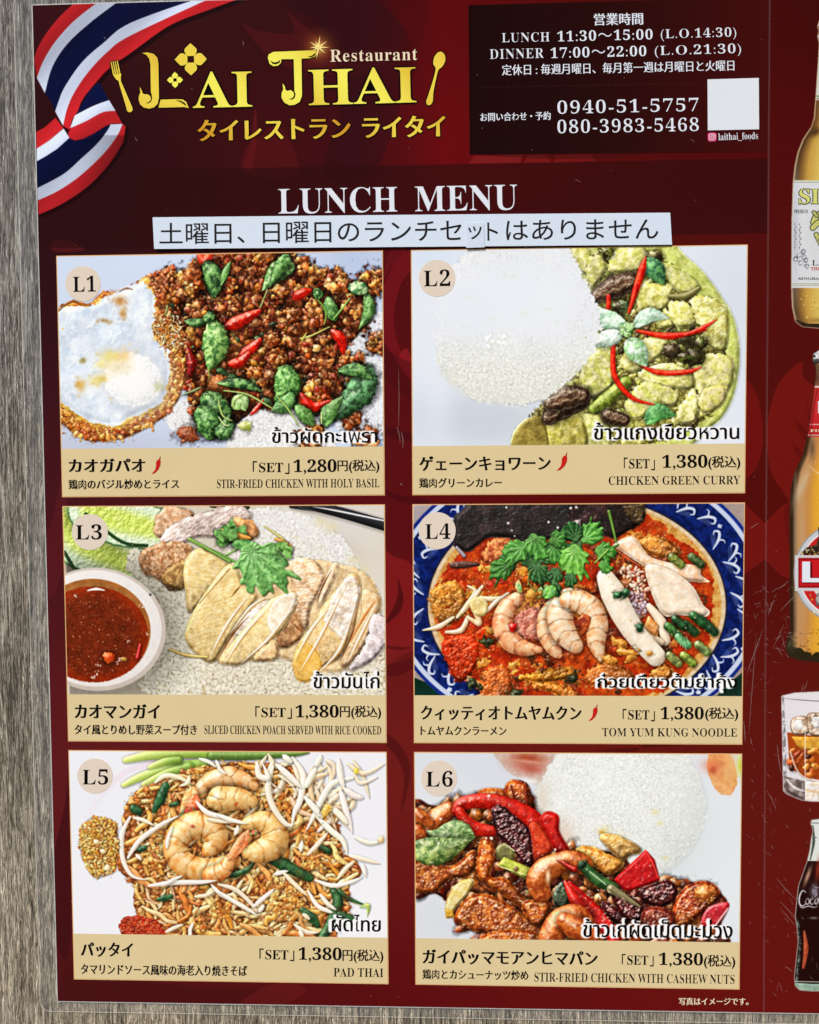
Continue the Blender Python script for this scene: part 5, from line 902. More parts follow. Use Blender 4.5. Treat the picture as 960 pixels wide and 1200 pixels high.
def flames(p):
    F1 = (118, 24, 22)
    def fl(pts, c, al=.8, sm=True): fill(p, [spline(pts, 8, True) if sm else pts], c, al=al)
    fl([(937, 425), (910, 452), (898, 500), (901, 548), (915, 574), (940, 600), (985, 560), (990, 480), (956, 455), (940, 442)], (114, 22, 17), .9)
    fl([(870, 442), (888, 470), (893, 515), (886, 545), (870, 562), (840, 560), (820, 500), (840, 440)], (110, 18, 16), .9)
    for q in (((930, 492), (938, 512), (950, 520), (944, 505)), ((926, 518), (934, 535), (945, 545), (938, 530)), ((944, 470), (946, 490), (950, 500))): fl(q, (96, 16, 14), .9)
    fl([(860, 586), (874, 592), (895, 613), (913, 594), (928, 587), (960, 600), (960, 690), (915, 675), (895, 655), (878, 668), (860, 680), (830, 640)], (114, 22, 18), .9, False)
    fl([(918, 600), (924, 592), (930, 620), (926, 650), (920, 625)], (96, 18, 14), .8)
    # swirls between the two columns of dishes
    fl([(430, 400), (452, 330), (476, 296), (512, 300), (482, 318), (468, 340), (462, 380), (474, 420), (500, 450), (470, 430), (448, 400)], (112, 20, 26), .85)
    fl([(455, 300), (466, 290), (478, 292), (458, 314), (449, 330)], (104, 20, 26), .7); fl([(468, 418), (478, 410), (490, 450), (482, 446), (470, 432)], (140, 28, 34), .8)
    fl([(430, 490), (455, 500), (500, 514), (500, 520), (455, 512), (430, 500)], (70, 14, 18), .8); fl([(430, 540), (455, 575), (500, 585), (500, 592), (460, 584), (430, 556)], (72, 12, 18), .8); fl([(430, 440), (460, 452), (500, 480), (500, 440), (470, 420), (445, 410)], (70, 12, 18), .5)
    fl([(440, 648), (462, 652), (486, 668), (500, 740), (480, 755), (440, 760)], (128, 26, 28), .85); fl([(466, 676), (473, 700), (468, 718), (452, 730), (462, 710), (467, 694)], (74, 14, 18), .85)
    fl([(440, 758), (485, 746), (500, 752), (470, 768), (440, 785)], (124, 30, 30), .7); fl([(440, 784), (478, 772), (500, 770), (470, 790), (440, 790)], (80, 16, 18), .7); fl([(440, 755), (484, 758), (500, 752), (470, 761)], (84, 16, 18), .8)
    fl([(450, 858), (466, 868), (479, 890), (480, 915), (470, 950), (474, 910), (466, 888), (450, 868)], (82, 20, 20), .85)
    # left edge and bottom
    fl([(52, 640), (62, 610), (74, 560), (80, 590), (76, 660), (60, 700)], (92, 26, 32), .6); fl([(60, 1030), (78, 940), (82, 900), (84, 1100), (70, 1110)], (60, 16, 20), .7); fl([(62, 285), (80, 282), (100, 294), (66, 296)], (84, 22, 26), .8)
    fl([(66, 1160), (100, 1120), (180, 1150), (330, 1160), (300, 1185), (60, 1180)], (70, 18, 20), .6); fl([(300, 1160), (330, 1150), (360, 1158), (330, 1176), (280, 1180)], (110, 28, 28), .5)
    fl([(740, 880), (760, 870), (800, 872), (700, 878)], (60, 12, 12), .5)
    # header
    fl([(285, 30), (305, 38), (345, 40), (338, 15), (360, 35), (400, 60), (470, 60), (420, 90), (340, 80), (310, 62)], (84, 20, 24), .55, True)
    fl([(330, -10), (420, -10), (470, 30), (480, 80), (440, 200), (380, 205), (400, 120), (380, 40), (340, 10)], (38, 14, 20), .38)
    fl([(300, 130), (302, 160), (296, 200), (286, 200), (294, 170)], (100, 24, 26), .7); fl([(286, 180), (306, 160), (330, 150), (350, 205), (290, 205)], (92, 20, 24), .5)
    fl([(452, 0), (490, 20), (466, 60), (478, 110), (500, 0)], (70, 10, 14), .4)
    fl([(549, 193), (556, 184), (612, 183), (610, 192)], (126, 30, 32), .85, False); fl([(614, 192), (618, 183), (640, 183), (646, 192)], (120, 26, 26), .8, False); fl([(648, 192), (650, 183), (692, 182), (698, 190)], (118, 24, 24), .85, False)
    fl([(560, 182), (600, 150), (640, 60), (680, 40), (720, 120), (760, 182)], (64, 16, 14), .5)
def sym(pts, ax): return pts+[(2*ax-x, y) for x, y in pts[::-1]]
SINGHA = sym([(973, 18), (961, 20), (957, 33), (958.5, 38), (957, 45), (959, 52), (958, 70), (955, 115), (953, 140), (950, 150), (940, 165), (934, 180), (930.5, 196), (928.5, 215), (927, 260), (926.5, 335), (927.5, 360), (931, 377), (939, 383), (960, 385)], 985)
LEO = sym([(975, 409), (960, 410), (952, 415), (951, 423), (955, 431), (955, 442), (953, 455), (951, 472), (948, 495), (945, 512), (940, 533), (930, 555), (926, 573), (924.6, 600), (925, 738), (921.5, 748), (920, 760), (924, 768), (933, 772), (960, 775)], 984)
GLASS = [(915, 815), (930, 811.5), (960, 810), (1000, 810), (1033, 812), (1045, 816), (1042, 926), (1036, 931), (1010, 937), (950, 937.5), (938, 936), (921, 929), (917, 925)]
COLA = sym([(962, 958.5), (950, 960), (949, 964), (951, 968), (951.5, 974), (950, 979), (948, 995), (945, 1008), (940, 1022), (935, 1036), (933, 1052), (931, 1072), (933, 1084), (934.5, 1102), (932, 1124), (930, 1143), (931, 1153), (936, 1158), (950, 1159)], 976)
def drinks(p):
    def body(loop, ax, stops):
        """liquid in glass: colour by distance from the axis"""
        def c(X, Y):
            hw = np.interp(Y[:, 0], *zip(*sorted({round(y, 1): abs(ax-x) for x, y in loop if x < ax}.items()))) ; t = np.clip(np.abs(X-ax)/hw[:, None], 0, 1)
            side = np.where(X < ax, t, t*.97); xs = [s[0] for s in stops]
            return np.stack([np.interp(side, xs, [s[1][k] for s in stops]) for k in range(3)], 2)
        return fill(p, [loop], c)
    # pale lager in clear glass
    outline(p, [SINGHA], .7, (210, 190, 150)); sl, M = body(SINGHA, 985, [(0, (226, 206, 110)), (.45, (218, 190, 96)), (.72, (196, 152, 70)), (.88, (120, 84, 42)), (.96, (70, 46, 28)), (1, (170, 150, 110))])
    sl = sl; Yg = (np.arange(sl[0].start, sl[0].stop)+.5)/SS; Xg = (np.arange(sl[1].start, sl[1].stop)+.5)/SS
    p.clip = np.zeros((p.H, p.W), np.float32); p.clip[sl] = M
    p.poly([(940, 48), (1030, 48), (1030, 117), (940, 117)], (206, 210, 204), bump=0, rnd=2, shadow=0, spec=0, amb=1); p.soft(962, 85, 4, 34, (176, 182, 176), .7); p.tube([(945, 118.5), (1025, 118.5)], .9, (236, 236, 226), shadow=0, amb=1, spec=0)
    p.tube([(945, 114.5), (1025, 114.5)], 1.4, (130, 148, 110), shadow=0, amb=1, spec=0)
    p.poly([(950, 14), (1020, 14), (1020, 32), (950, 32)], (222, 222, 222), bump=0, shadow=0, spec=0, amb=1); p.tube([(950, 38), (1020, 38)], 3.4, (70, 66, 70), shadow=0, amb=1); p.tube([(950, 45), (1020, 45)], 2.4, (176, 172, 176), shadow=0, amb=1)
    p.tube([(952, 122), (950, 135), (951, 150)], [1, 2, 3], (96, 60, 30), shadow=0, amb=1, spec=0); p.soft(954, 156, 8, 5, (66, 40, 22), .9, -.6); p.soft(950, 135, 6, 14, (170, 116, 56), .6); p.soft(1020, 160, 10, 12, (110, 74, 40), .6)
    for x, y in [(rng.uniform(932, 1036), rng.uniform(345, 376)) for _ in range(120)]: p.speck([(x, y)], pick((236, 214, 130), (150, 104, 40)), .5, 1.1, .6)
    p.poly([(926, 374), (945, 380), (1025, 380), (1044, 374), (1044, 390), (926, 390)], (44, 32, 26), bump=0, shadow=0, spec=0, amb=1); p.soft(985, 376, 40, 3, (96, 66, 34), .8)
    p.poly([(920, 212.5), (1050, 212.5), (1050, 338), (920, 338)], (216, 218, 222), bump=0, rnd=2, shadow=0, spec=0, amb=1)
    for y, c, w in ((213.5, (206, 208, 150), .9), (215, (60, 66, 40), .5), (333.5, (150, 160, 90), .8), (335.5, (70, 70, 44), .5), (337.5, (226, 226, 226), 1)): p.tube([(920, y), (1050, y)], w, c, shadow=0, amb=1, spec=0)
    p.soft(930, 275, 5, 70, (186, 190, 200), .7); p.soft(1042, 275, 7, 70, (176, 180, 190), .7)
    for k in range(72):
        a = k*math.pi/36; p.tube([(985+20*math.cos(a), 275+20*math.sin(a)), (985+44*math.cos(a), 275+44*math.sin(a))], .35, (150, 152, 160), shadow=0, amb=1, spec=0, n=2, smooth=False)
    # lion-like crest as on the label: mane, head, body in outlined pale gold
    for q, w in ((((952, 262), (956, 254), (966, 250), (978, 252)), 3.6), (((951, 268), (958, 262), (968, 262)), 3.2), (((956, 254), (952, 250)), 2), (((955, 276), (958, 282), (962, 290)), 2.6), (((960, 282), (964, 276)), 2.2), (((972, 262), (985, 268), (1000, 270), (1010, 262)), 6), (((985, 270), (990, 290), (982, 302)), 4), (((1000, 272), (1006, 290), (1000, 302)), 4), (((1010, 262), (1020, 252), (1016, 244)), 2.4)):
        p.tube(q, w+.9, (66, 66, 50), shadow=0, amb=1, spec=0, thick=.1); 
        p.tube(q, w-.2, (206, 206, 120), shadow=0, amb=1, spec=0, thick=.1)
        p.tube(q, .5, (110, 110, 70), shadow=0, amb=1, spec=0)
    for k in range(7): a = 3.4+k*.28; p.tube([(966+7*math.cos(a), 258+6*math.sin(a)), (966+13*math.cos(a), 258+12*math.sin(a))], .55, (60, 60, 44), shadow=0, amb=1, n=2, smooth=False)
    for x in (930.5, 936, 1034, 1040):
        for k in range(9): p.blob(x+(1 if k % 2 else -1)*.7, 264+k*3.4, .9, 1.9, .4*(1 if k % 2 else -1), (86, 88, 96), shadow=0, amb=1, spec=0, thick=.1)
        p.tube([(x, 262), (x-1, 300)], .3, (90, 92, 100), shadow=0, amb=1)
    for x, y in ((935, 300), (940, 296), (943, 306), (937, 309), (931, 305), (944, 313), (941, 302), (1030, 300), (1036, 306), (1028, 309)): p.blob(x, y, 3, 3.2, 0, (90, 92, 102), shadow=0, amb=1, spec=0, thick=.05); p.blob(x, y, 2.2, 2.4, 0, (206, 208, 214), shadow=0, amb=1, spec=0, thick=.05)
    p.clip = None
    # amber lager with red labels
    outline(p, [LEO], .6, (60, 40, 24)); sl, M = body(LEO, 984, [(0, (214, 150, 40)), (.3, (232, 180, 50)), (.52, (222, 160, 52)), (.66, (196, 136, 72)), (.86, (190, 140, 92)), (.94, (60, 40, 22)), (1, (44, 28, 16))])
    p.clip = np.zeros((p.H, p.W), np.float32); p.clip[sl] = M
    p.poly([(945, 400), (1025, 400), (1025, 424), (945, 424)], (196, 196, 200), bump=0, shadow=0, spec=0, amb=1); p.tube([(948, 424), (1020, 424)], 3, (50, 46, 46), shadow=0, amb=1); p.speck([(955, 418), (958, 413), (961, 420)], (250, 250, 250), 1, 2, 1); p.speck([(956, 422), (953, 418), (960, 425)], (30, 30, 34), .8, 1.6, 1)
    p.poly([(945, 428), (1025, 428), (1025, 454), (945, 454)], (104, 76, 54), (80, 56, 38), bump=.2, shadow=0, spec=0, amb=1); p.soft(962, 440, 4, 12, (150, 120, 92), .8)
    p.poly([(940, 453), (1030, 453), (1030, 512), (940, 512)], (186, 26, 34), bump=0, shadow=0, spec=0, amb=1); p.soft(956, 478, 5, 28, (206, 66, 60), .6)
    for y, w in ((454, 1.5), (498, .9), (510.5, 1)): p.tube([(940, y-.5), (1030, y+.5)], w, (226, 200, 190), shadow=0, amb=1, spec=0)
    p.tube([(956, 456), (952, 480), (948, 510)], .9, (90, 16, 18), shadow=0, amb=1)
    p.soft(950, 525, 4, 14, (90, 70, 56), .8); p.tube([(946, 545), (960, 556), (985, 560)], [.6, 1.4, 1.4], (222, 180, 120), shadow=0, amb=1, rough=.4); p.soft(938, 570, 5, 24, (206, 190, 160), .7, .4)
    p.soft(930.5, 640, 2, 120, (150, 130, 104), .8); p.soft(939, 640, 4, 90, (196, 160, 120), .6); p.soft(1030, 640, 4, 110, (150, 110, 60), .5)
    for x, y in [(rng.uniform(930, 1040), 735+30*rng.random()**.6) for _ in range(260)]: p.speck([(x, y)], pick((236, 190, 80), (130, 84, 20), (90, 60, 20)), .5, 1.2, .5)
    p.poly([(918, 752), (945, 764), (1022, 764), (1050, 752), (1050, 780), (918, 780)], (44, 36, 22), bump=0, shadow=0, spec=0, amb=1, rough=.4); p.soft(926, 755, 5, 9, (60, 56, 34), .9)
    c = lambda rx, ry: [(984+rx*math.cos(a), 671+ry*math.sin(a)) for a in np.linspace(0, 6.28, 60, endpoint=False)]
    fill(p, [c(55.5, 58.5)], (150, 150, 156)); fill(p, [c(54, 57)], (196, 200, 206)); fill(p, [c(49.5, 52.5)], (236, 236, 236)); fill(p, [c(48, 51)], (196, 32, 34)); fill(p, [c(37, 40)], (226, 226, 222)); fill(p, [c(34, 37)], (206, 200, 186))
    p.poly([(936, 650), (944, 641), (955, 638), (958, 628), (957, 618), (962, 616), (966, 628), (990, 630), (1010, 636), (1032, 650)], (60, 44, 30), (30, 24, 20), bump=.6, rnd=2, shadow=0, spec=.1)
    for _ in range(90): x = rng.uniform(938, 1030); p.speck([(x, rng.uniform(640 if x < 958 else 634, 650))], pick((206, 160, 80), (236, 210, 150), (24, 18, 16)), .6, 1.3, .9)
    fill(p, [[(930, 650.5), (1040, 650.5), (1040, 692), (930, 692)]], (206, 206, 210)); fill(p, [[(934, 653.5), (1036, 653.5), (1036, 688.5), (934, 688.5)]], (150, 16, 26)); fill(p, [[(936, 656), (1034, 656), (1034, 686), (936, 686)]], (196, 28, 34))
    p.blob(984-24+1, 702, 8, 8, 0, (100, 96, 96), shadow=0, amb=1, spec=.1, rough=.1); p.blob(961, 702, 6, 6, 0, (170, 166, 160), shadow=0, amb=1, spec=0); p.speck([(948, 697), (950, 702)], (206, 160, 60), 1, 1.6, .8)
    p.clip = None
    # tumbler with ice
    outline(p, [GLASS], .5, (206, 196, 196)); sl, M = fill(p, [GLASS], (226, 222, 226)); p.clip = np.zeros((p.H, p.W), np.float32); p.clip[sl] = M
    p.soft(980, 835, 60, 22, (234, 230, 234), .9); p.tube([(915, 817), (940, 819.5), (980, 821), (1046, 817)], [.5, .9, .9, .5], (90, 86, 90), shadow=0, amb=1)
    p.tube([(916, 816), (917, 850), (919, 925)], [1.5, 2.4, 2], (120, 112, 116), (210, 206, 210), shadow=0, amb=1); p.tube([(1044, 816), (1042, 925)], [2, 3], (120, 112, 116), (210, 206, 210), shadow=0, amb=1)
    wl = [(921, 857), (950, 861), (1000, 861), (1040, 857), (1038, 905), (1010, 914), (970, 915), (940, 909), (924, 895)]
    fill(p, [wl], (170, 66, 20)); p.poly([(926, 862), (1030, 864), (1030, 876), (940, 878), (932, 872)], (226, 170, 50), (206, 140, 40), rnd=2, bump=.5, shadow=0, spec=.3)
    for q in (((926, 842), (934, 838), (945, 840), (946, 858), (930, 860), (925, 853)), ((944, 837), (958, 834), (969, 838), (968, 858), (948, 860)), ((972, 842), (986, 838), (1000, 846), (996, 862), (974, 860)), ((1003, 838), (1018, 842), (1022, 858), (1004, 860))):
        q = list(q); p.poly(q, (206, 186, 166), (150, 116, 88), rnd=3, bump=1.2, thick=4, smooth=True, spec=.5, shadow=.2, edge=(120, 84, 60)); m_ = np.mean(q, 0)
        p.poly([(x+(m_[0]-x)*.55-1, y+(m_[1]-y)*.55-1) for x, y in q], (236, 234, 232), (206, 200, 196), rnd=2, bump=.8, thick=1, smooth=True, shadow=0, spec=.3)
    for _ in range(46): x, y = rng.uniform(926, 1030), rng.uniform(878, 908); p.blob(x, y, rng.uniform(3, 8), rng.uniform(2, 6), rng.uniform(-1, 1), pick((190, 74, 20), (206, 100, 26), (140, 44, 14), (56, 20, 12), (222, 130, 40)), rough=.15, bump=.6, spec=.5, shadow=.3)
    p.tube([(925, 880), (932, 900), (944, 911), (970, 916), (1010, 915), (1036, 900)], 1.2, (216, 190, 170), shadow=.2, spec=.4)
    p.poly([(917, 908), (942, 914), (942, 940), (917, 930)], (150, 136, 130), (84, 70, 66), bump=.5, shadow=0, spec=.3); p.tube([(920, 912), (930, 922), (941, 926)], [1, 2.4, 1], (216, 206, 206), shadow=0); p.tube([(920, 924), (930, 930), (941, 936)], [.8, 1.6, .8], (60, 40, 40), shadow=0); p.poly([(942, 915), (1046, 915), (1046, 940), (942, 940)], (230, 224, 222), (216, 196, 170), bump=.5, rnd=2, shadow=0, spec=.2)
    p.tube([(943, 924), (960, 927), (1000, 926)], 1.2, (216, 176, 120), shadow=0, amb=1); p.tube([(942, 852), (942.4, 936)], .8, (240, 236, 230), shadow=0, amb=1); p.clip = None
    # cola in its waisted bottle
    outline(p, [COLA], .6, (190, 190, 180)); sl, M = fill(p, [COLA], (34, 12, 10)); p.clip = np.zeros((p.H, p.W), np.float32); p.clip[sl] = M
    p.poly([(940, 950), (1012, 950), (1012, 1009), (940, 1007)], (222, 226, 220), bump=0, shadow=0, spec=0, amb=1); p.tube([(951, 966), (952, 985), (948, 1006)], [1, 2, 1], (50, 56, 50), shadow=0, amb=1); p.tube([(948, 963), (1004, 963)], .9, (80, 84, 80), shadow=0, amb=1); p.tube([(949, 979), (955, 980)], 1, (90, 96, 90), shadow=0, amb=1)
    p.soft(945, 1025, 2.4, 12, (206, 160, 130), .9, .35); p.soft(957, 1018, 3, 14, (150, 50, 30), .9, .1); p.soft(985, 1020, 8, 14, (110, 34, 20), .8); p.soft(953, 1043, 5, 9, (130, 120, 140), .85); p.speck([(950+rng.uniform(0, 8), 1036+rng.uniform(0, 14)) for _ in range(30)], (216, 206, 216), .3, .7, .7)
    p.tube([(932, 1074), (935, 1090), (936, 1110), (934, 1128), (932, 1150)], [1.4, 2.4, 1.6, 2, 1.6], (96, 104, 96), (20, 20, 20), shadow=0, amb=1)
    p.tube([(941, 1090), (943, 1110), (940, 1132)], [1.5, 3.4, 1.8], (176, 76, 40), (150, 56, 30), shadow=0, amb=1); p.tube([(962, 1080), (964, 1110), (960, 1140)], [1.5, 3, 1.8], (110, 30, 22), shadow=0, amb=1); p.soft(952, 1074, 5, 1.4, (150, 140, 140), .8)
    p.poly([(925, 1149), (950, 1151), (1030, 1150), (1030, 1162), (925, 1162)], (150, 176, 156), (126, 150, 136), bump=.2, shadow=0, spec=.1); p.tube([(930, 1148), (1020, 1150)], .8, (196, 210, 190), shadow=0, amb=1)
    def scr(*q, w=.9): p.tube(list(q), [w*.6, w, w, w*.6], (226, 222, 226), shadow=0, amb=1, spec=0, thick=.1)
    scr((943, 1044), (939, 1042), (935.5, 1049), (935.5, 1057), (939, 1060), (943, 1057), w=1.2); scr((935.5, 1058), (938, 1062), (946, 1060), (952, 1061.5), (957, 1060))
    scr((944.5, 1051), (942.5, 1055), (944.5, 1058), (947, 1055), (945.5, 1051), (944, 1052)); scr((952, 1051.5), (948.8, 1052), (948, 1056), (950.5, 1058), (953, 1055.5)); scr((957.5, 1051.5), (954.5, 1052), (953.5, 1056), (955.5, 1057.5), (958, 1051), (958.4, 1057.5), (960.5, 1055))
    scr((962, 1054.5), (965, 1053.5)); scr((975, 1044), (971, 1042), (967, 1049), (967, 1057), (970, 1060), (975, 1057), w=1.2); scr((979, 1051), (977, 1055), (979, 1058), (982, 1055), (980, 1051)); scr((984, 1056), (988, 1044), (984.5, 1054), (986.5, 1058)); scr((993, 1051.5), (990, 1052), (989, 1056), (991, 1057.5), (993.6, 1051), (994, 1057.5), (997, 1055)); p.clip = None
# ---------------------------------------------------------------- the wall
def wood():
    m = bpy.data.materials.new('wood_laminate_painted_light'); t, b = _pr(m); N = t.nodes.new; Lk = t.links.new
    g = N('ShaderNodeNewGeometry'); 
    def noise(sx, sz, det=3, rough=.6, dist=0.):
        mp = N('ShaderNodeMapping'); mp.inputs['Scale'].default_value = (sx, sx, sz); Lk(g.outputs['Position'], mp.inputs['Vector'])
        n = N('ShaderNodeTexNoise'); n.inputs['Scale'].default_value = 1; n.inputs['Detail'].default_value = det; n.inputs['Roughness'].default_value = rough; n.inputs['Distortion'].default_value = dist; Lk(mp.outputs[0], n.inputs['Vector']); return n.outputs['Fac']
    def mth(op, a, b_, c=None):
        q = N('ShaderNodeMath'); q.operation = op
        for i, v in enumerate((a, b_, c)):
            if v is None: continue
            if isinstance(v, (int, float)): q.inputs[i].default_value = v
            else: Lk(v, q.inputs[i])
        return q.outputs[0]
    def ramp(f, stops):
        r = N('ShaderNodeValToRGB'); e = r.color_ramp.elements
        while len(e) < len(stops): e.new(.5)
        for i, (p_, c) in enumerate(stops): e[i].position = p_; e[i].color = (*lin(c), 1)
        Lk(f, r.inputs[0]); return r.outputs[0]
    def mix(f, a, b_, mode='MIX'):
        q = N('ShaderNodeMix'); q.data_type = 'RGBA'; q.blend_type = mode
        if isinstance(f, (int, float)): q.inputs[0].default_value = f
        else: Lk(f, q.inputs[0])
        for i, v in ((6, a), (7, b_)):
            if isinstance(v, tuple): q.inputs[i].default_value = v
            else: Lk(v, q.inputs[i])
        return q.outputs[2]
    fine = noise(1500, 150, 4, .7, 1.4); mid = noise(620, 44, 4, .68, 1.6); broad = noise(80, 7, 4, .65, .8); patch = noise(9, 5, 2, .5); vfine = noise(2600, 500, 2, .7)
    v = mth('MULTIPLY_ADD', fine, .42, mth('MULTIPLY_ADD', mid, .36, mth('MULTIPLY_ADD', broad, .16, mth('MULTIPLY', vfine, .06))))
    base = ramp(v, [(.40, (72, 66, 60)), (.46, (122, 115, 105)), (.50, (164, 156, 145)), (.54, (200, 192, 180)), (.60, (240, 234, 224))])
    # thin wavy dark grain lines and painted-on light glints: level sets of stretched noise
    line = lambda f, k: mth('POWER', mth('SUBTRACT', 1., mth('MULTIPLY', mth('ABSOLUTE', mth('SUBTRACT', f, .5), 0), k)), 3.)
    l1 = noise(430, 17, 3, .6, 1.0); l2 = noise(520, 22, 3, .6, .9); gate = noise(260, 60, 2, .6)
    r1 = mth('MINIMUM', mth('MAXIMUM', line(l1, 14.), 0.), 1.); r2 = mth('MINIMUM', mth('MAXIMUM', line(l2, 13.), 0.), 1.)
    gt = mth('MINIMUM', mth('MAXIMUM', mth('MULTIPLY_ADD', gate, 6., -2.6), 0.), 1.)
    base = mix(mth('MULTIPLY', r2, .55), base, (*lin((62, 59, 55)), 1)); base = mix(mth('MULTIPLY', mth('MULTIPLY', r1, gt), .55), base, (*lin((222, 218, 210)), 1))
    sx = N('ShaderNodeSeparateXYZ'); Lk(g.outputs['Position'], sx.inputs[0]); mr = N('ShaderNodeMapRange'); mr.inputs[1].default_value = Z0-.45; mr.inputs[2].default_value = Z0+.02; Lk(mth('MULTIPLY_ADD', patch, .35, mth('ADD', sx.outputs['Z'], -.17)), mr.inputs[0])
    base = mix(mr.outputs[0], mix(1., base, (1.58, 1.44, 1.18, 1), 'MULTIPLY'), mix(1., base, (.86, .87, .89, 1), 'MULTIPLY'))  # cool dark top, warm light bottom: sky reflection painted into the wood colour
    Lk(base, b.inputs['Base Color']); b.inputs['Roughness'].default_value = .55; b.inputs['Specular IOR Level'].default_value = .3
    h = mth('ADD', mth('MULTIPLY_ADD', r2, -.28, mth('MULTIPLY', fine, .4)), mth('MULTIPLY_ADD', mid, .9, mth('MULTIPLY', vfine, .22)))
    bp = N('ShaderNodeBump'); bp.inputs['Strength'].default_value = 1.; bp.inputs['Distance'].default_value = .0026; Lk(h, bp.inputs['Height']); Lk(bp.outputs[0], b.inputs['Normal'])
    return m
def boxmesh(x0, x1, y0, y1, z0, z1):
    V = [(x0, y0, z0), (x1, y0, z0), (x1, y1, z0), (x0, y1, z0), (x0, y0, z1), (x1, y0, z1), (x1, y1, z1), (x0, y1, z1)]
    return V, [(0, 1, 5, 4), (1, 2, 6, 5), (2, 3, 7, 6), (3, 0, 4, 7), (4, 5, 6, 7), (3, 2, 1, 0)]
wall = mk('wall', *boxmesh(-1.3, 1.7, 0, .04, 0, 2.7), wood(), smooth=False); tag(wall, 'grey-brown wood-grain wall panel behind the poster', kind='structure')
# ---------------------------------------------------------------- paint the artwork
art = Pic(CW, CH, (80, 14, 14)); lerp_bg(art); flames(art)
# header band and hours panel
HB = [(30, 203), (899.5, 187), (898, 274), (30, 292)]
HP = [(549, 8.2), (560, 7.9), (900.5, -1.5), (899, 179.2), (550.5, 182.4)]
fill(art, [HB], lambda X, Y: np.stack([np.interp(X, [300, 700, 900], [44, 46, 46])*1., 13+0*X, 14+0*X], 2), al=.62)
fill(art, [HP], lambda X, Y: np.stack([np.interp(X, [550, 720, 900], v) for v in ((16, 34, 66), (9, 12, 14), (9, 11, 13))], 2), al=.84)
for k in range(66): x = 566+k*3.86; art.speck([(x, 103.8-(x-566)*.017)], (150, 90, 80), .35, .5, .6)
RC = {'red': (186, 34, 40), 'white': (202, 212, 236), 'navy': (10, 16, 54)}
RL = ribbon_loops()
for grp, off in ((RL[:5], 2.5), (RL[5:8], 2.2), (RL[8:], 3)):
    for c, l in grp: A = [(x+off, y+off) for x, y in l]; outline(art, [A], 2.2, (30, 8, 12)) if c in ('red',) else None
def rcol(c):
    def f(X, Y):
        s_ = X*.55+Y*.83; q = 1+.10*np.sin(s_/23.+1.)+.06*np.sin(s_/9.5+X/30)
        q = q*np.where((Y > 160) & (X > 75), 1-.3*sst((X-80)/70), 1)
        return A3(c)*q[..., None]
    return f
for c, l in RL: fill(art, [l], rcol(RC[c]), 3)
for c, l in RL:
    if c == 'white': art.tube(l[::2], .35, (238, 242, 250), shadow=0, amb=1, spec=0, smooth=False)
drinks(art)
# logo shapes
k8 = lambda ox, oy, q: [(x/8+ox, y/8+oy) for x, y in q]
JHOOK = k8(120, 40, [(385, 193), (430, 186), (490, 200), (526, 235), (536, 290), (541, 610), (530, 665), (495, 700), (450, 712), (400, 702), (365, 672), (351, 625), (355, 590), (368, 560), (361, 512), (380, 540), (390, 570), (412, 580), (430, 577), (456, 590), (466, 615), (460, 638), (440, 655), (412, 660), (442, 665), (466, 650), (478, 620), (474, 580), (466, 560), (462, 300), (450, 245), (424, 210)])
LBASE = k8(120, 40, [(557, 628), (700, 624), (762, 626), (796, 648), (820, 708), (778, 697), (537, 703)])
LSLIT = k8(120, 40, [(697, 634), (748, 640), (786, 662), (802, 690), (768, 668), (740, 650)])
TEE = k8(310, 40, [(38, 240), (46, 205), (90, 182), (440, 168), (492, 172), (500, 196), (480, 225), (430, 241), (352, 245), (357, 590), (336, 648), (290, 676), (240, 681), (192, 655), (166, 612), (166, 570), (182, 530), (175, 476), (195, 500), (205, 540), (225, 546), (250, 538), (276, 556), (283, 590), (266, 614), (230, 622), (264, 630), (290, 610), (298, 580), (287, 548), (280, 250), (165, 250), (160, 285), (130, 312), (90, 315), (55, 295)])
TSLIT = k8(310, 40, [(60, 262), (95, 282), (130, 276), (154, 254), (146, 284), (110, 298), (80, 292)]); TSLIT2 = k8(310, 40, [(410, 226), (450, 218), (490, 186), (476, 216), (446, 232)])
def flower(cx, cy, R_):
    out = []
    for k in range(4):
        a = k*math.pi/2-.02; pr = [(.21, .0), (.2, .15), (.24, .24), (.36, .33), (.52, .385), (.66, .36), (.8, .22), (1, 0), (.8, -.22), (.66, -.36), (.52, -.385), (.36, -.33), (.24, -.24), (.2, -.15)]
        out.append([(cx+R_*(u*math.cos(a)-v*math.sin(a)), cy+R_*(u*math.sin(a)+v*math.cos(a))) for u, v in pr])
    return out
FL1, FL2 = flower(224.8, 71.4, 18.8), flower(206.4, 95.5, 9.4)
FORK = [k8(120, 40, [(112, 395), (128, 388), (178, 378), (190, 388), (184, 425), (186, 455), (292, 700), (296, 722), (284, 742), (262, 746), (244, 734), (236, 700), (176, 500), (164, 452), (142, 440), (128, 420)])]
for i in range(4): a, b_ = (94+i*19.5, 278-i*4), (118+i*18.6, 394-i*4); FORK.append(k8(120, 40, [(a[0]-4, a[1]), (a[0]+3, a[1]-4), (b_[0]+7, b_[1]), (b_[0]-6, b_[1]+3)]))
SPOON = [(x/3+300, y/3) for x, y in [tuple(v) for v in spline([(652, 188), (664, 200), (665, 220), (655, 240), (643, 250), (636, 270), (624, 330), (622, 360), (614, 373), (603, 374), (599, 362), (606, 340), (622, 290), (632, 248), (624, 232), (626, 210), (638, 192)], 5, True)]]
SPARK = [(374, 57.5)]
for l in [JHOOK, LBASE, TEE, SPOON]+FORK+FL1+FL2: outline(art, [l], 1.9)
TXT = []          # header lettering: name, string, box, material, kwargs, parent key
def T(*a, **k): TXT.append((a, k))
T('letter_row', 'AI', (227.3, 128.2, 296.7, 126.6, 42), GOLD, 'logo', mb=1, out=2.3)
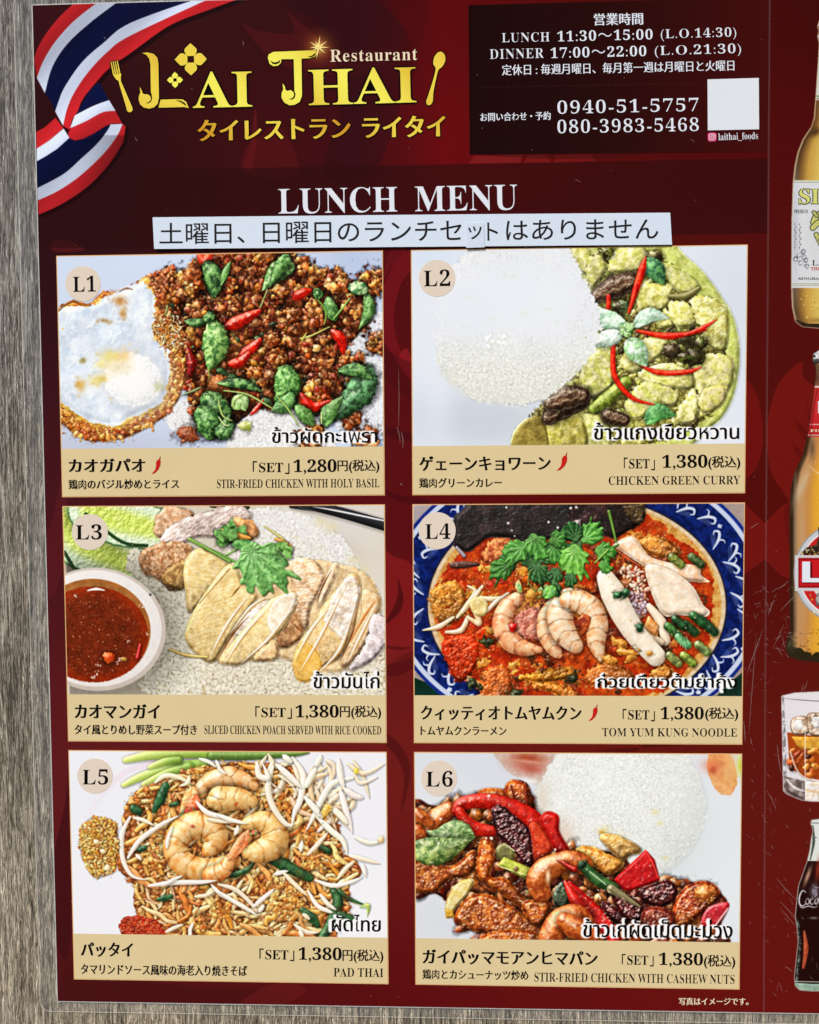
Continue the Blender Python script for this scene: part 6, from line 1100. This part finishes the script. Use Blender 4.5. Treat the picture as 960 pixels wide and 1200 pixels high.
T('letter_row', 'HAI', (362.7, 125, 488.3, 121.6, 42), GOLD, 'logo', mb=1, out=2.3)
T('subtitle_lettering', 'タイレストラン', (232.7, 167.2, 411.7, 163.6, 25), GOLD2, 'logo', j=1, out=2.1)
T('subtitle_lettering', 'ライタイ', (425, 163.4, 522.7, 161.6, 25), GOLD2, 'logo', j=1, out=2.1)
T('restaurant_lettering', 'Restaurant', (387.7, 74.6, 489.3, 72.4, 14.2), CREAM, 'logo', mb=1, thin=-.008, sp=1.08)
T('title_lettering', 'LUNCH', (327.3, 252.3, 466, 249.8, 30), WHITE, 'header', mb=1, thin=-.008)
T('title_lettering', 'MENU', (486.7, 249.6, 606, 247.3, 29.6), WHITE, 'header', mb=1, thin=-.008)
T('hours_lettering', '営業時間', (695.5, 32, 753, 31, 14), WHITE, 'hours', j=1)
T('hours_lettering', 'LUNCH', (588.1, 51.8, 643.7, 50.7, 11), WHITE, 'hours', mb=1, thin=-.016, sp=1.1)
T('hours_lettering', '11:30〜15:00', (652.9, 50.8, 764, 48.2, 12.3), WHITE, 'hours', mb=1, thin=-.006, sp=1.1)
T('hours_lettering', '(L.O.14:30)', (773.6, 50.5, 861.6, 48.4, 14.5), WHITE, 'hours', mb=1, thin=-.014, sp=1.1)
T('hours_lettering', 'DINNER', (574, 71.3, 637, 69.9, 11.4), WHITE, 'hours', mb=1, thin=-.016, sp=1.1)
T('hours_lettering', '17:00〜22:00', (645, 70.2, 756.6, 67.7, 12.4), WHITE, 'hours', mb=1, thin=-.006, sp=1.1)
T('hours_lettering', '(L.O.21:30)', (766.6, 70.2, 867.3, 67.6, 14.8), WHITE, 'hours', mb=1, thin=-.014, sp=1.1)
T('closing_days_lettering', '定休日 : 毎週月曜日、毎月第一週は月曜日と火曜日', (588, 90.3, 859.4, 84.8, 12.6), WHITE, 'hours', j=1, thin=-.006)
T('contact_lettering', 'お問い合わせ・予約', (562.8, 144, 645, 142.2, 10), WHITE, 'hours', j=1)
T('phone_lettering', '0940-51-5757', (652.9, 135.3, 817.8, 131.8, 15.6), WHITE, 'hours', mb=1, thin=-.016, sp=1.1)
T('phone_lettering', '080-3983-5468', (652.9, 158, 817.8, 155.2, 16), WHITE, 'hours', mb=1, thin=-.016, sp=1.1)
T('account_lettering', 'laithai_foods', (840.8, 167.4, 886.9, 165.8, 9.6), WHITE, 'hours', mb=1, thin=-.012)
T('footnote_lettering', '写真はイメージです。', (794.6, 1175.6, 876, 1175.6, 8.8), CREAM, 'poster', j=1)
def tloops(a, k):
    s_ = mb(a[1]) if k.get('mb') else a[1]; th = k.get('thin', 0)
    if k.get('j'): ex, ey = (.046, .006) if a[0] == 'subtitle_lettering' else (.03+th, .0+th)
    elif k.get('mb'): ex, ey = th, th*.4
    else: ex, ey = k.get('ex', 0), k.get('ey', 0)
    return s_, ex, ey
for a, k in TXT:
    if k.get('out'):
        s_, ex, ey = tloops(a, k); key = (s_, ex, ey, 3, k.get('sp', 1.)); _tc[key] = _tc.get(key) or text_loops(*key)
        G = place(_tc[key], *a[2]); outline(art, [l for g in G for l in g[:1]], k['out'], k.get('ocol', (12, 6, 8)))
# glow of the sparkle printed on the artwork
art.soft(374, 57.5, 15, 15, (226, 150, 60), .55); art.soft(374, 57.5, 6, 6, (250, 226, 130), .8)
art.a *= 1+.014*art.noise((slice(0, art.H), slice(0, art.W)), 'f')[..., None]
ART = imgmat('poster_artwork', np.clip(flatten_art(art.a), 0, 255)); del art.a
# ---------------------------------------------------------------- the poster
hdrc = (0.14, .01175072, .10329178, .00382105)
Xp = lambda px, py: (lambda q: (q[0], Z0-q[2]))(P3(px, py))
(X0, Y0), (Xb, Yb), (Xc, Yc) = Xp(40.3, 8.2), Xp(68.7, 1171), Xp(875, 1184.3)
X0 = (X0+Xb)/2; Y1 = (Yb+Yc)/2; X1 = Xp(1240, 600)[0]
poster = empty('menu_poster', ((X0+X1)/2, 0, Z0-Y1)); tag(poster, 'laminated dark red restaurant lunch menu poster fixed to the wood-grain wall', 'menu poster')
D0, D1, D2, D3, D4 = .0012, .00128, .00136, .00144, .00152
def grid_plane(name, d, mat, parent, m=0., nx=48, ny=60, uv=True):
    V = []; U = []; F = []
    for j in range(ny+1):
        for i in range(nx+1):
            X = (X0-m)+(X1-X0+2*m)*i/nx; Y = (Y0-m)+(Y1-Y0+2*m)*j/ny; V.append((X, -d, Z0-Y)); U.append(art_uv(X, Z0-Y))
    for j in range(ny):
        for i in range(nx): a = j*(nx+1)+i; F.append((a, a+nx+1, a+nx+2, a+1))
    return mk(name, V, F, mat, parent, U)
sheet = grid_plane('printed_sheet', D0, ART, poster)
EDGE = ink('paper_edge', (196, 198, 196)); 
def ring(name, outer, inner, d0, mat, parent, thick=0.):
    n = len(outer); V = [(x, -d0, Z0-y) for x, y in outer]+[(x, -d0, Z0-y) for x, y in inner]; F = [(i, i+n, (i+1) % n+n, (i+1) % n) for i in range(n)]
    return mk(name, V, F, mat, parent)
def rr(l, r, t, b_, rad, k=6):
    out = []
    for cx, cy, a0 in ((l+rad, t+rad, math.pi), (r-rad, t+rad, 1.5*math.pi), (r-rad, b_-rad, 0), (l+rad, b_-rad, .5*math.pi)):
        for i in range(k+1): a = a0+math.pi/2*i/k; out.append((cx+rad*math.cos(a), cy+rad*math.sin(a)))
    return out
ml, mt, mbm = .0083, .0048, .0050
o1 = rr(X0-ml, X1+ml, Y0-mt, Y1+mbm, .0048); e1_ = rr(X0-ml+.00035, X1+ml-.00035, Y0-mt+.00035, Y1+mbm-.00035, .0045); p1 = rr(X0-.00045, X1+.00045, Y0-.00045, Y1+.00045, .0008); p0 = rr(X0, X1, Y0, Y1, .0002)
def clear(name, fac, rgb, rough=.15):
    m = bpy.data.materials.new(name); t, b = _pr(m); b.inputs['Base Color'].default_value = (*lin(rgb), 1); b.inputs['Roughness'].default_value = rough
    tr = t.nodes.new('ShaderNodeBsdfTransparent'); mx = t.nodes.new('ShaderNodeMixShader'); fr = t.nodes.new('ShaderNodeFresnel'); fr.inputs[0].default_value = 1.45
    n = t.nodes.new('ShaderNodeTexNoise'); n.inputs['Scale'].default_value = 260; g = t.nodes.new('ShaderNodeNewGeometry'); t.links.new(g.outputs['Position'], n.inputs['Vector'])
    ma = t.nodes.new('ShaderNodeMath'); ma.operation = 'MULTIPLY_ADD'; ma.inputs[1].default_value = fac*.3; ma.inputs[2].default_value = fac*.85; t.links.new(n.outputs['Fac'], ma.inputs[0]); t.links.new(ma.outputs[0], mx.inputs[0])
    t.links.new(tr.outputs[0], mx.inputs[1]); t.links.new(b.outputs[0], mx.inputs[2]); t.links.new(mx.outputs[0], t.nodes['Material Output'].inputs[0]); return m
o = ring('laminate_margin', e1_, p1, .0009, clear('clear_laminate', .07, (196, 204, 214), .12), poster); o['label'] = 'clear plastic laminate margin round the print'
ring('laminate_edge', o1, e1_, .0011, clear('laminate_cut_edge', .6, (214, 210, 200)), poster)
ring('paper_edge', p1, p0, .00115, clear('paper_edge_white', .75, (206, 208, 206)), poster)
flat('crease', [[(899.3, -6), (901.3, -6), (897.2, 600), (894.5, 1183), (892.3, 1183), (895, 600)]], D4+.0001, clear('crease_haze', .05, (220, 190, 190)), poster)
flag = empty('flag_ribbon', P3(90, 250, D1), poster)
for c, l in RL:
    k_ = [(max(x, 40.6+(y-8)*.0243), max(y, 8.3-(x-40)*.022)) for x, y in l]; o = flat('ribbon_stripe', [k_], D1, ART, flag, canvas=True); o['label'] = {'red': 'red', 'white': 'white', 'navy': 'navy blue'}[c]+' stripe of the ribbon'
band = flat('header_band', [[(45.5, 202.6), (899.5, 187), (898, 274), (47, 291.5)]], D1-.00004, ART, poster, canvas=True)
hours = flat('hours_panel', [[(549, 8.2), (780, 1.6), (900.5, -1.5), (899, 179.2), (550.5, 182.4)]], D1, ART, poster, canvas=True)
logo = empty('restaurant_logo', P3(380, 170, D1), poster)
par = {'logo': logo, 'header': band, 'hours': hours, 'poster': poster}
for nm, l, m_ in (('ornate_letter', JHOOK, GOLD2), ('ornate_letter_foot', LBASE, GOLD2), ('ornate_letter', TEE, GOLD), ('spoon_emblem', SPOON, GOLD2)): flat(nm, [l], D2, m_, logo)
for l in (LSLIT, TSLIT, TSLIT2): flat('dark_slit', [l], D3, DARK, logo)
def multi(name, loops, d, mat, parent):
    V = []; F = []
    for l in loops: v, t = tess([l]); F += [tuple(i+len(V) for i in f) for f in t]; V += v
    return mk(name, [P3(x, y, d) for x, y in V], F, mat, parent)
multi('flower_emblem', FL1, D2, GOLD2, logo); multi('flower_emblem', FL2, D2, GOLD, logo); multi('fork_emblem', FORK, D2, GOLD2, logo)
def rays(cx, cy):
    out = []
    for k, (a, r) in enumerate(((-1.45, 14), (-.62, 13), (0.02, 12.5), (.75, 11), (1.75, 14), (2.6, 9), (3.1, 10), (-2.6, 12), (-2.05, 8))): w = 1.3; out.append([(cx+r*math.cos(a), cy+r*math.sin(a)), (cx+w*math.cos(a+1.57), cy+w*math.sin(a+1.57)), (cx+w*math.cos(a-1.57), cy+w*math.sin(a-1.57))])
    return out
SPK = ink('sparkle_ink', (250, 226, 140)); V = []; F = []
for i, l in enumerate(rays(374, 57.5)):
    V += [P3(x, y, D2+.00001*i) for x, y in l]; F.append((3*i, 3*i+1, 3*i+2))
mk('sparkle', V, F, SPK, logo)
for a, k in TXT:
    s_, ex, ey = tloops(a, k); text(a[0], s_, a[2], a[3], par[a[4]], D2, ex, ey, 3, k.get('sp', 1.))
wht = flat('blank_code_square', [[(827.9, 94.9), (887.8, 93.2), (888.2, 153.1), (828.3, 154.4)]], D2, ink('panel_white', (224, 228, 236)), hours)
# small camera badge beside the account name
def rect(cx, cy, w, h, r=2., k=4, rot=-.02):
    out = []
    for sx, sy, a0 in ((-1, -1, math.pi), (1, -1, 1.5*math.pi), (1, 1, 0), (-1, 1, .5*math.pi)):
        for i in range(k+1): a = a0+math.pi/2*i/k; out.append((cx+sx*(w/2-r)+r*math.cos(a), cy+sy*(h/2-r)+r*math.sin(a)))
    return [(cx+(x-cx)*math.cos(rot)-(y-cy)*math.sin(rot), cy+(x-cx)*math.sin(rot)+(y-cy)*math.cos(rot)) for x, y in out]
ig = flat('camera_badge', [rect(833.3, 162.2, 10.4, 10.4, 2.6)], D2, gold('camera_badge_ink', (222, 60, 120), (236, 140, 60), scale=14.), hours)
circ = lambda cx, cy, r, n=28, sq=1.: [(cx+r*math.cos(2*math.pi*i/n), cy+r*sq*math.sin(2*math.pi*i/n)) for i in range(n)]
flat('camera_outline', [rect(833.3, 162.2, 7.6, 7.6, 2.2), rect(833.3, 162.2, 6.2, 6.2, 1.6)], D3, WHITE, ig); flat('camera_lens', [circ(833.3, 162.2, 1.9, 16), circ(833.3, 162.2, 1.2, 16)], D3+.00003, WHITE, ig); flat('camera_dot', [circ(835.6, 159.9, .5, 10)], D3, WHITE, ig)
# ---------------------------------------------------------------- the six dish cards
CARDS = [
 dict(fn=photo1, lab='top left menu card, basil chicken with a fried egg', dish=('カオガパオ', 82, 171.7, 553.4, 15.8), ch=(179, 535.4, 189.7, 555.5), sub=('鶏肉のバジル炒めとライス', 82, 211.4, 573.4, 11.5), st=(292.6, 342.5, 555.4, 15.2), pr=('1,280', 344.7, 395, 555.6, 17.2), tx=('円(税込)', 396, 445, 554.4, 15.6), en=('STIR-FRIED CHICKEN WITH HOLY BASIL', 255.4, 445, 572, 10.2), th=('ข้าวผัดกะเพรา', 318.2, 443.8, 520.2, 20), bd=(99.1, 333.4, 20.6), no=('L1', 87.6, 114, 342.8, 18.4)),
 dict(fn=photo2, lab='top right menu card, green curry beside a rice mound', dish=('ゲェーンキョワーン', 491.4, 645.1, 552, 17.4), ch=(651.5, 531, 664.3, 551.6), sub=('鶏肉グリーンカレー', 491.4, 587.9, 571.7, 11.5), st=(725.8, 769, 551, 15), pr=('1,380', 775, 827.9, 550.6, 17.6), tx=('(税込)', 828.7, 866.3, 550.4, 16), en=('CHICKEN GREEN CURRY', 712.6, 866.3, 568.3, 10.2), th=('ข้าวแกงเขียวหวาน', 694, 866.3, 516.4, 21.4), bd=(512.3, 327, 21.4), no=('L2', 497, 527.7, 336.4, 19.2)),
 dict(fn=photo3, lab='middle left menu card, poached chicken on rice with a dip', dish=('カオマンガイ', 89, 189, 840.8, 17), ch=None, sub=('タイ風とりめし野菜スープ付き', 89, 232, 859.6, 12), st=(295.6, 345.3, 841.2, 15), pr=('1,380', 347, 397.4, 841.8, 17), tx=('円(税込)', 398.7, 447, 841.6, 16), en=('SLICED CHICKEN POACH SERVED WITH RICE COOKED', 240.7, 447, 859, 10.2), th=('ข้าวมันไก่', 366.6, 446.5, 806.6, 21.4), bd=(107, 623.2, 21), no=('L3', 90.7, 121, 632, 17.8)),
 dict(fn=photo4, lab='middle right menu card, red prawn noodle soup in a blue bowl', dish=('クィッティオトムヤムクン', 493, 681, 842.6, 16.8), ch=(688.8, 825, 699.7, 843.8), sub=('トムヤムクンラーメン', 493, 593.4, 860.2, 10.6), st=(724.4, 769, 844, 14.6), pr=('1,380', 773, 823.5, 844, 17), tx=('(税込)', 825, 863.8, 843.6, 15.8), en=('TOM YUM KUNG NOODLE', 705, 862.4, 861.6, 9.8), th=('ก๋วยเตี๋ยวต้มยำกุ้ง', 698, 863.8, 810.6, 22.8), bd=(512.4, 621.6, 21.6), no=('L4', 498.4, 527.8, 631.2, 18)),
 dict(fn=photo5, lab='bottom left menu card, fried noodles with prawns', dish=('パッタイ', 96.3, 157.4, 1118.9, 17), ch=None, sub=('タマリンドソース風味の海老入り焼きそば', 96.3, 290.6, 1139.6, 12.6), st=(300.4, 348, 1124, 15), pr=('1,380', 350.4, 400.8, 1124.8, 17.2), tx=('円(税込)', 401.7, 449.5, 1126, 16), en=('PAD THAI', 391.4, 449.5, 1142, 10.2), th=('ผัดไทย', 388, 447.8, 1090.2, 21), bd=(113, 908, 20.6), no=('L5', 98.4, 128.3, 917.8, 18)),
 dict(fn=photo6, lab='bottom right menu card, glazed cashew chicken with rice', dish=('ガイパッマモアンヒマパン', 495, 699.7, 1127.4, 17.4), ch=None, sub=('鶏肉とカシューナッツ炒め', 495, 618.8, 1145, 11.6), st=(723.4, 767.5, 1130.2, 14.8), pr=('1,380', 771, 822.6, 1130.8, 17), tx=('(税込)', 823.5, 860.3, 1132.6, 16.2), en=('STIR-FRIED CHICKEN WITH CASHEW NUTS', 625.8, 859.4, 1148, 10.8), th=('ข้าวไก่ผัดเม็ดมะม่วง', 681.3, 858.5, 1096.8, 23), bd=(514.6, 910.7, 21), no=('L6', 499.3, 530.4, 920.3, 18.6)),
]
cw, cg, chh, cv = hdrc
for n, c in enumerate(CARDS):
    col_, row = n % 2, n//2; xa = col_*(cw+cg); ya = row*(chh+cv)
    q = lambda s, t, e=0.: inv(xa+e+(cw-2*e)*s, ya+e+(chh-2*e)*t)
    slope = lambda t, x0, x1: (q(1, t)[1]-q(0, t)[1])/(q(1, t)[0]-q(0, t)[0])*(x1-x0)
    pts, st, F = quadgrid((q(0, 0), q(1, 0), q(1, 1), q(0, 1)), 6, 6)
    card = mk('menu_card', [P3(x, y, D1) for x, y in pts], F, BORDER, poster); card['label'] = c['lab']
    e = .00042; sp = .80
    qa = lambda s, t: inv(xa+e+(cw-2*e)*s, ya+e+(chh-2*e)*t)
    cor = (qa(0, 0), qa(1, 0), qa(1, sp), qa(0, sp))
    p = c['fn']()
    # thai title : white halo printed on the picture, black letters on top
    s_, x0, x1, yb, h = c['th']; sl1 = slope(.78, x0, x1)*.6; box = (x0+1.2, yb-.8, x1-1.2, yb-.8+sl1, h-1.2)
    key = (s_, .022, .006, 3, 1.); _tc[key] = text_loops(*key); G = place(_tc[key], *box)
    sx, sy = p.w/(cor[1][0]-cor[0][0]), p.h/(cor[3][1]-cor[0][1]); shx = (cor[3][0]-cor[0][0])/(cor[3][1]-cor[0][1]); shy = (cor[1][1]-cor[0][1])/(cor[1][0]-cor[0][0])
    def loc(l): return [((x-cor[0][0]-shx*(y-cor[0][1]))*sx, (y-cor[0][1]-((cor[2][1]-cor[3][1])/(cor[2][0]-cor[3][0]))*(x-cor[3][0]))*sy) for x, y in l]
    outline(p, [loc(l) for g in G for l in g[:1]], 2.0, (246, 246, 248))
    arr = p.out(gain=(1.06, 1.05, 1.07, 1.06, 1.16, 1.08)[n])
    pts, st, F = quadgrid(cor, 16, 10)
    ph = mk('dish_photo', [P3(x, y, D2) for x, y in pts], F, imgmat('dish_picture_%d' % (n+1), arr), card, st)
    pts, st, F = quadgrid((qa(0, sp), qa(1, sp), qa(1, 1), qa(0, 1)), 4, 2)
    cap = mk('caption_panel', [P3(x, y, D2) for x, y in pts], F, CAPTION, card)
    bx, by, br = c['bd']; o = flat('number_badge', [circ(bx, by, br, 48)], D3, BADGE, card)
    no, x0, x1, yb, h = c['no']; text('number_lettering', mb(no), (x0, yb, x1, yb+slope(.1, x0, x1), h), BLACK, card, D4, -.006, -.004, 4, 1.12)
    text('thai_lettering', s_, box, BLACK, card, D3, .022, .006)
    def line(nm, s, x0, x1, yb, h, **k): text(nm, s, (x0, yb, x1, yb+slope(.93, x0, x1)*.8, h), BLACK, card, D3, **k)
    s, x0, x1, yb, h = c['dish']; line('dish_name_lettering', s, x0, x1, yb, h, ex=.044, ey=.008)
    s, x0, x1, yb, h = c['sub']; line('description_lettering', s, x0, x1, yb, h, ex=.036, ey=.006)
    x0, x1, yb, h = c['st']; x0 += 4.5; x1 -= 2.5; u = (x1-x0); line('bracket_lettering', '「', x0, x0+u*.12, yb-2.6, h-2.8, ex=.01, ey=.01); line('set_lettering', mb('SET'), x0+u*.17, x0+u*.83, yb-1.9, 11.2, ex=.0, ey=.0); line('bracket_lettering', '」', x0+u*.88, x1, yb, h-2.8, ex=.01, ey=.01)
    s, x0, x1, yb, h = c['pr']; line('price_lettering', mb(s), x0, x1, yb, h, ex=.004, ey=.0)
    s, x0, x1, yb, h = c['tx']; line('tax_lettering', s, x0, x1, yb, h, ex=.03, ey=.0)
    s, x0, x1, yb, h = c['en']; line('english_lettering', mb(s), x0, x1, yb, h, ex=-.012, ey=-.004)
    if c['ch']:
        x0, y0, x1, y1 = c['ch']; sh_ = [(.93, .13), (.8, .13), (.62, .2), (.48, .33), (.5, .5), (.4, .75), (.0, 1), (.38, .95), (.75, .74), (.97, .48), (1, .28)]
        flat('chilli_icon', [[(x0+(x1-x0)*a, y0+(y1-y0)*b_) for a, b_ in sh_]], D3, CHILI, card); flat('chilli_stem', [[(x0+(x1-x0)*a, y0+(y1-y0)*b_) for a, b_ in ((.85, .14), (.9, 0), (1.02, -.04), (.97, .06), (.96, .16))]], D3, CHSTEM, card)
    del p
# ---------------------------------------------------------------- drinks printed down the right side
for nm, lp, lab in (('beer_bottle_print', SINGHA, 'pale lager bottle with a white label, top of the right column'), ('beer_bottle_print', LEO, 'amber lager bottle with a red oval label'), ('whisky_glass_print', GLASS, 'tumbler of whisky with ice'), ('cola_bottle_print', COLA, 'dark cola bottle with white script')):
    o = flat(nm, [lp], D1, ART, poster, canvas=True); o['label'] = lab
    if lp is SINGHA:
        YEL, INKD = ink('label_yellow', (214, 214, 120)), ink('label_dark', (52, 54, 44))
        text('brand_lettering', mb('SINGHA'), (934, 241, 1037, 241, 19), INKD, o, D2, .05, .02); text('brand_lettering', mb('SINGHA'), (934.8, 240.2, 1036.2, 240.2, 17.4), YEL, o, D3, .004, -.004)
        text('small_lettering', mb('PREMIUM'), (929, 251, 945, 251, 4), INKD, o, D2); text('small_lettering', mb('LAGER BEER'), (950, 312, 1022, 312, 6.4), INKD, o, D2, -.012, -.008); text('small_lettering', mb('THE ORIGINAL THAI BEER'), (948.5, 317.6, 1024, 317.6, 3.8), RED, o, D2); text('small_lettering', mb('SINGHA CORPORATION CO., LTD.'), (934, 329, 1036, 329, 3), INKD, o, D2, .01)
    if lp is LEO:
        text('brand_lettering', 'LEO', (938.4, 684, 1030, 684, 26.5), ink('label_shadow', (96, 10, 18)), o, D2, .1, .1); text('brand_lettering', 'LEO', (938.4, 682.6, 1029, 682.6, 25.6), WHITE, o, D3, .06, .045)
        text('neck_lettering', 'LEO', (957, 485, 1011, 485, 15), WHITE, o, D2, .06, .05); text('small_lettering', mb('FINEST QUALITY'), (948, 507, 1020, 507, 3.6), CREAM, o, D2); text('small_lettering', mb('PREMIUM BEER'), (951, 718, 1017, 722, 4), CREAM, o, D2)
# scratches in the laminate
rs = random.Random(11); V = []; F = []
def scratch(x0, y0, x1, y1, w=.45, bend=0.):
    n = 6; b0 = len(V); dx, dy = x1-x0, y1-y0; l = math.hypot(dx, dy) or 1; nx_, ny_ = -dy/l, dx/l
    for i in range(n+1):
        t = i/n; k = math.sin(math.pi*t); x, y = x0+dx*t+nx_*bend*k, y0+dy*t+ny_*bend*k; ww = w*(.15+k)*.5
        V.append(P3(x+nx_*ww, y+ny_*ww, D4+.00012+.000004*len(F)/8)); V.append(P3(x-nx_*ww, y-ny_*ww, D4+.00012+.000004*len(F)/8))
    for i in range(n): a = b0+2*i; F.append((a, a+1, a+3, a+2))
for q in ((888, 612, 876, 620, .8), (937, 690, 912, 716, .9), (908, 690, 922, 680, .9), (905, 702, 898, 720, 1.), (893, 735, 873, 790, .9), (885, 740, 876, 860, .7), (897, 925, 908, 948, .8), (870, 842, 872, 870, 1.), (878, 863, 880, 872, .9), (908, 1026, 931, 1052, .8), (912, 1054, 932, 1078, .7), (912, 1062, 930, 1083, .6), (917, 1130, 927, 1137, .9), (909, 870, 914, 905, 1.), (940, 800, 937, 812, .8), (944, 795, 938, 810, .6), (942, 848, 942.5, 930, .8), (905, 748, 915, 742, .7), (903, 760, 917, 730, .5), (160, 162, 163, 168, .7), (467, 430, 467, 505, .7), (470, 505, 472, 526, 1.), (469, 566, 472, 569, 1.4), (465, 500, 469, 520, .8), (285, 50, 286, 57, .8), (672, 212, 680, 216, .6), (807, 165, 812, 170, .6), (53, 820, 60, 832, .8), (56, 815, 52, 800, .7), (48, 760, 50, 790, .8)): scratch(*q[:4], q[4]*.8, rs.uniform(-1.5, 1.5))
for _ in range(60):
    x, y = rs.gauss(915, 24), rs.gauss(722, 34); a = rs.choice([2.5, 2.5, .15, 1.1])+rs.gauss(0, .2); l = rs.uniform(3, 15)
    if x < 966: scratch(x, y, x+l*math.cos(a), y-l*math.sin(a)*-1, rs.uniform(.12, .5), rs.uniform(-1, 1))
for _ in range(90):
    x, y = rs.uniform(870, 955), rs.uniform(680, 1160); a = rs.gauss(1.2, .5); l = rs.uniform(2, 9); scratch(x, y, x+l*math.cos(a), y+l*math.sin(a), rs.uniform(.2, .4))
for _ in range(90): x, y = rs.uniform(60, 900), rs.uniform(10, 1170); a = rs.uniform(0, 3); l = rs.uniform(.8, 2.4); scratch(x, y, x+l*math.cos(a), y+l*math.sin(a), rs.uniform(.4, .8))
o = mk('scratches', V, F, clear('scratched_film', .2, (226, 206, 200), .4), poster); o['kind'] = 'stuff'
# ---------------------------------------------------------------- the paper notice pasted over the poster
def slab(name, quad, d0, d1, mat, parent=None, n=1):
    k = len(quad); V = [P3(x, y, d1) for x, y in quad]+[P3(x, y, d0) for x, y in quad]
    F = [tuple(range(k))[::-1]]+[(i, (i+1) % k, (i+1) % k+k, i+k) for i in range(k)]
    return mk(name, V, F, mat, parent)
ntc = slab('paper_notice', [(181, 256.6), (480, 253.6), (783.7, 251.2), (785.9, 288.4), (480, 291), (182.8, 293.4)], .0016, .00215, PAPER); tag(ntc, 'white paper strip of black Japanese print pasted below the LUNCH MENU title', 'paper notice')
dn = .0022; yb = lambda x: 287.9-(x-189)*.0103
for s_, x0, x1, h, dy in (('土曜日、', 189, 288.5, 25, .3), ('日曜日のランチセ', 309.5, 541, 25, .4), ('ト', 570.8, 583.4, 21, -.2), ('はありません', 592.8, 770, 23.4, -.2)):
    text('notice_lettering', s_, (x0, yb(x0)+dy, x1, yb(x1)+dy, h), MARK, ntc, dn, .004, .004, 4)
pat = slab('correction_patch', [(546, 263.6), (566.8, 262.8), (567.6, 291.6), (546.4, 292.4)], .00216, .0024, PAPER2); tag(pat, 'small square paper patch with one small kana glued on the white notice strip', 'paper patch')
text('patch_lettering', 'ッ', (548.8, 282.6, 564.8, 282, 15), MARK, pat, .00245, .004, .004, 4)
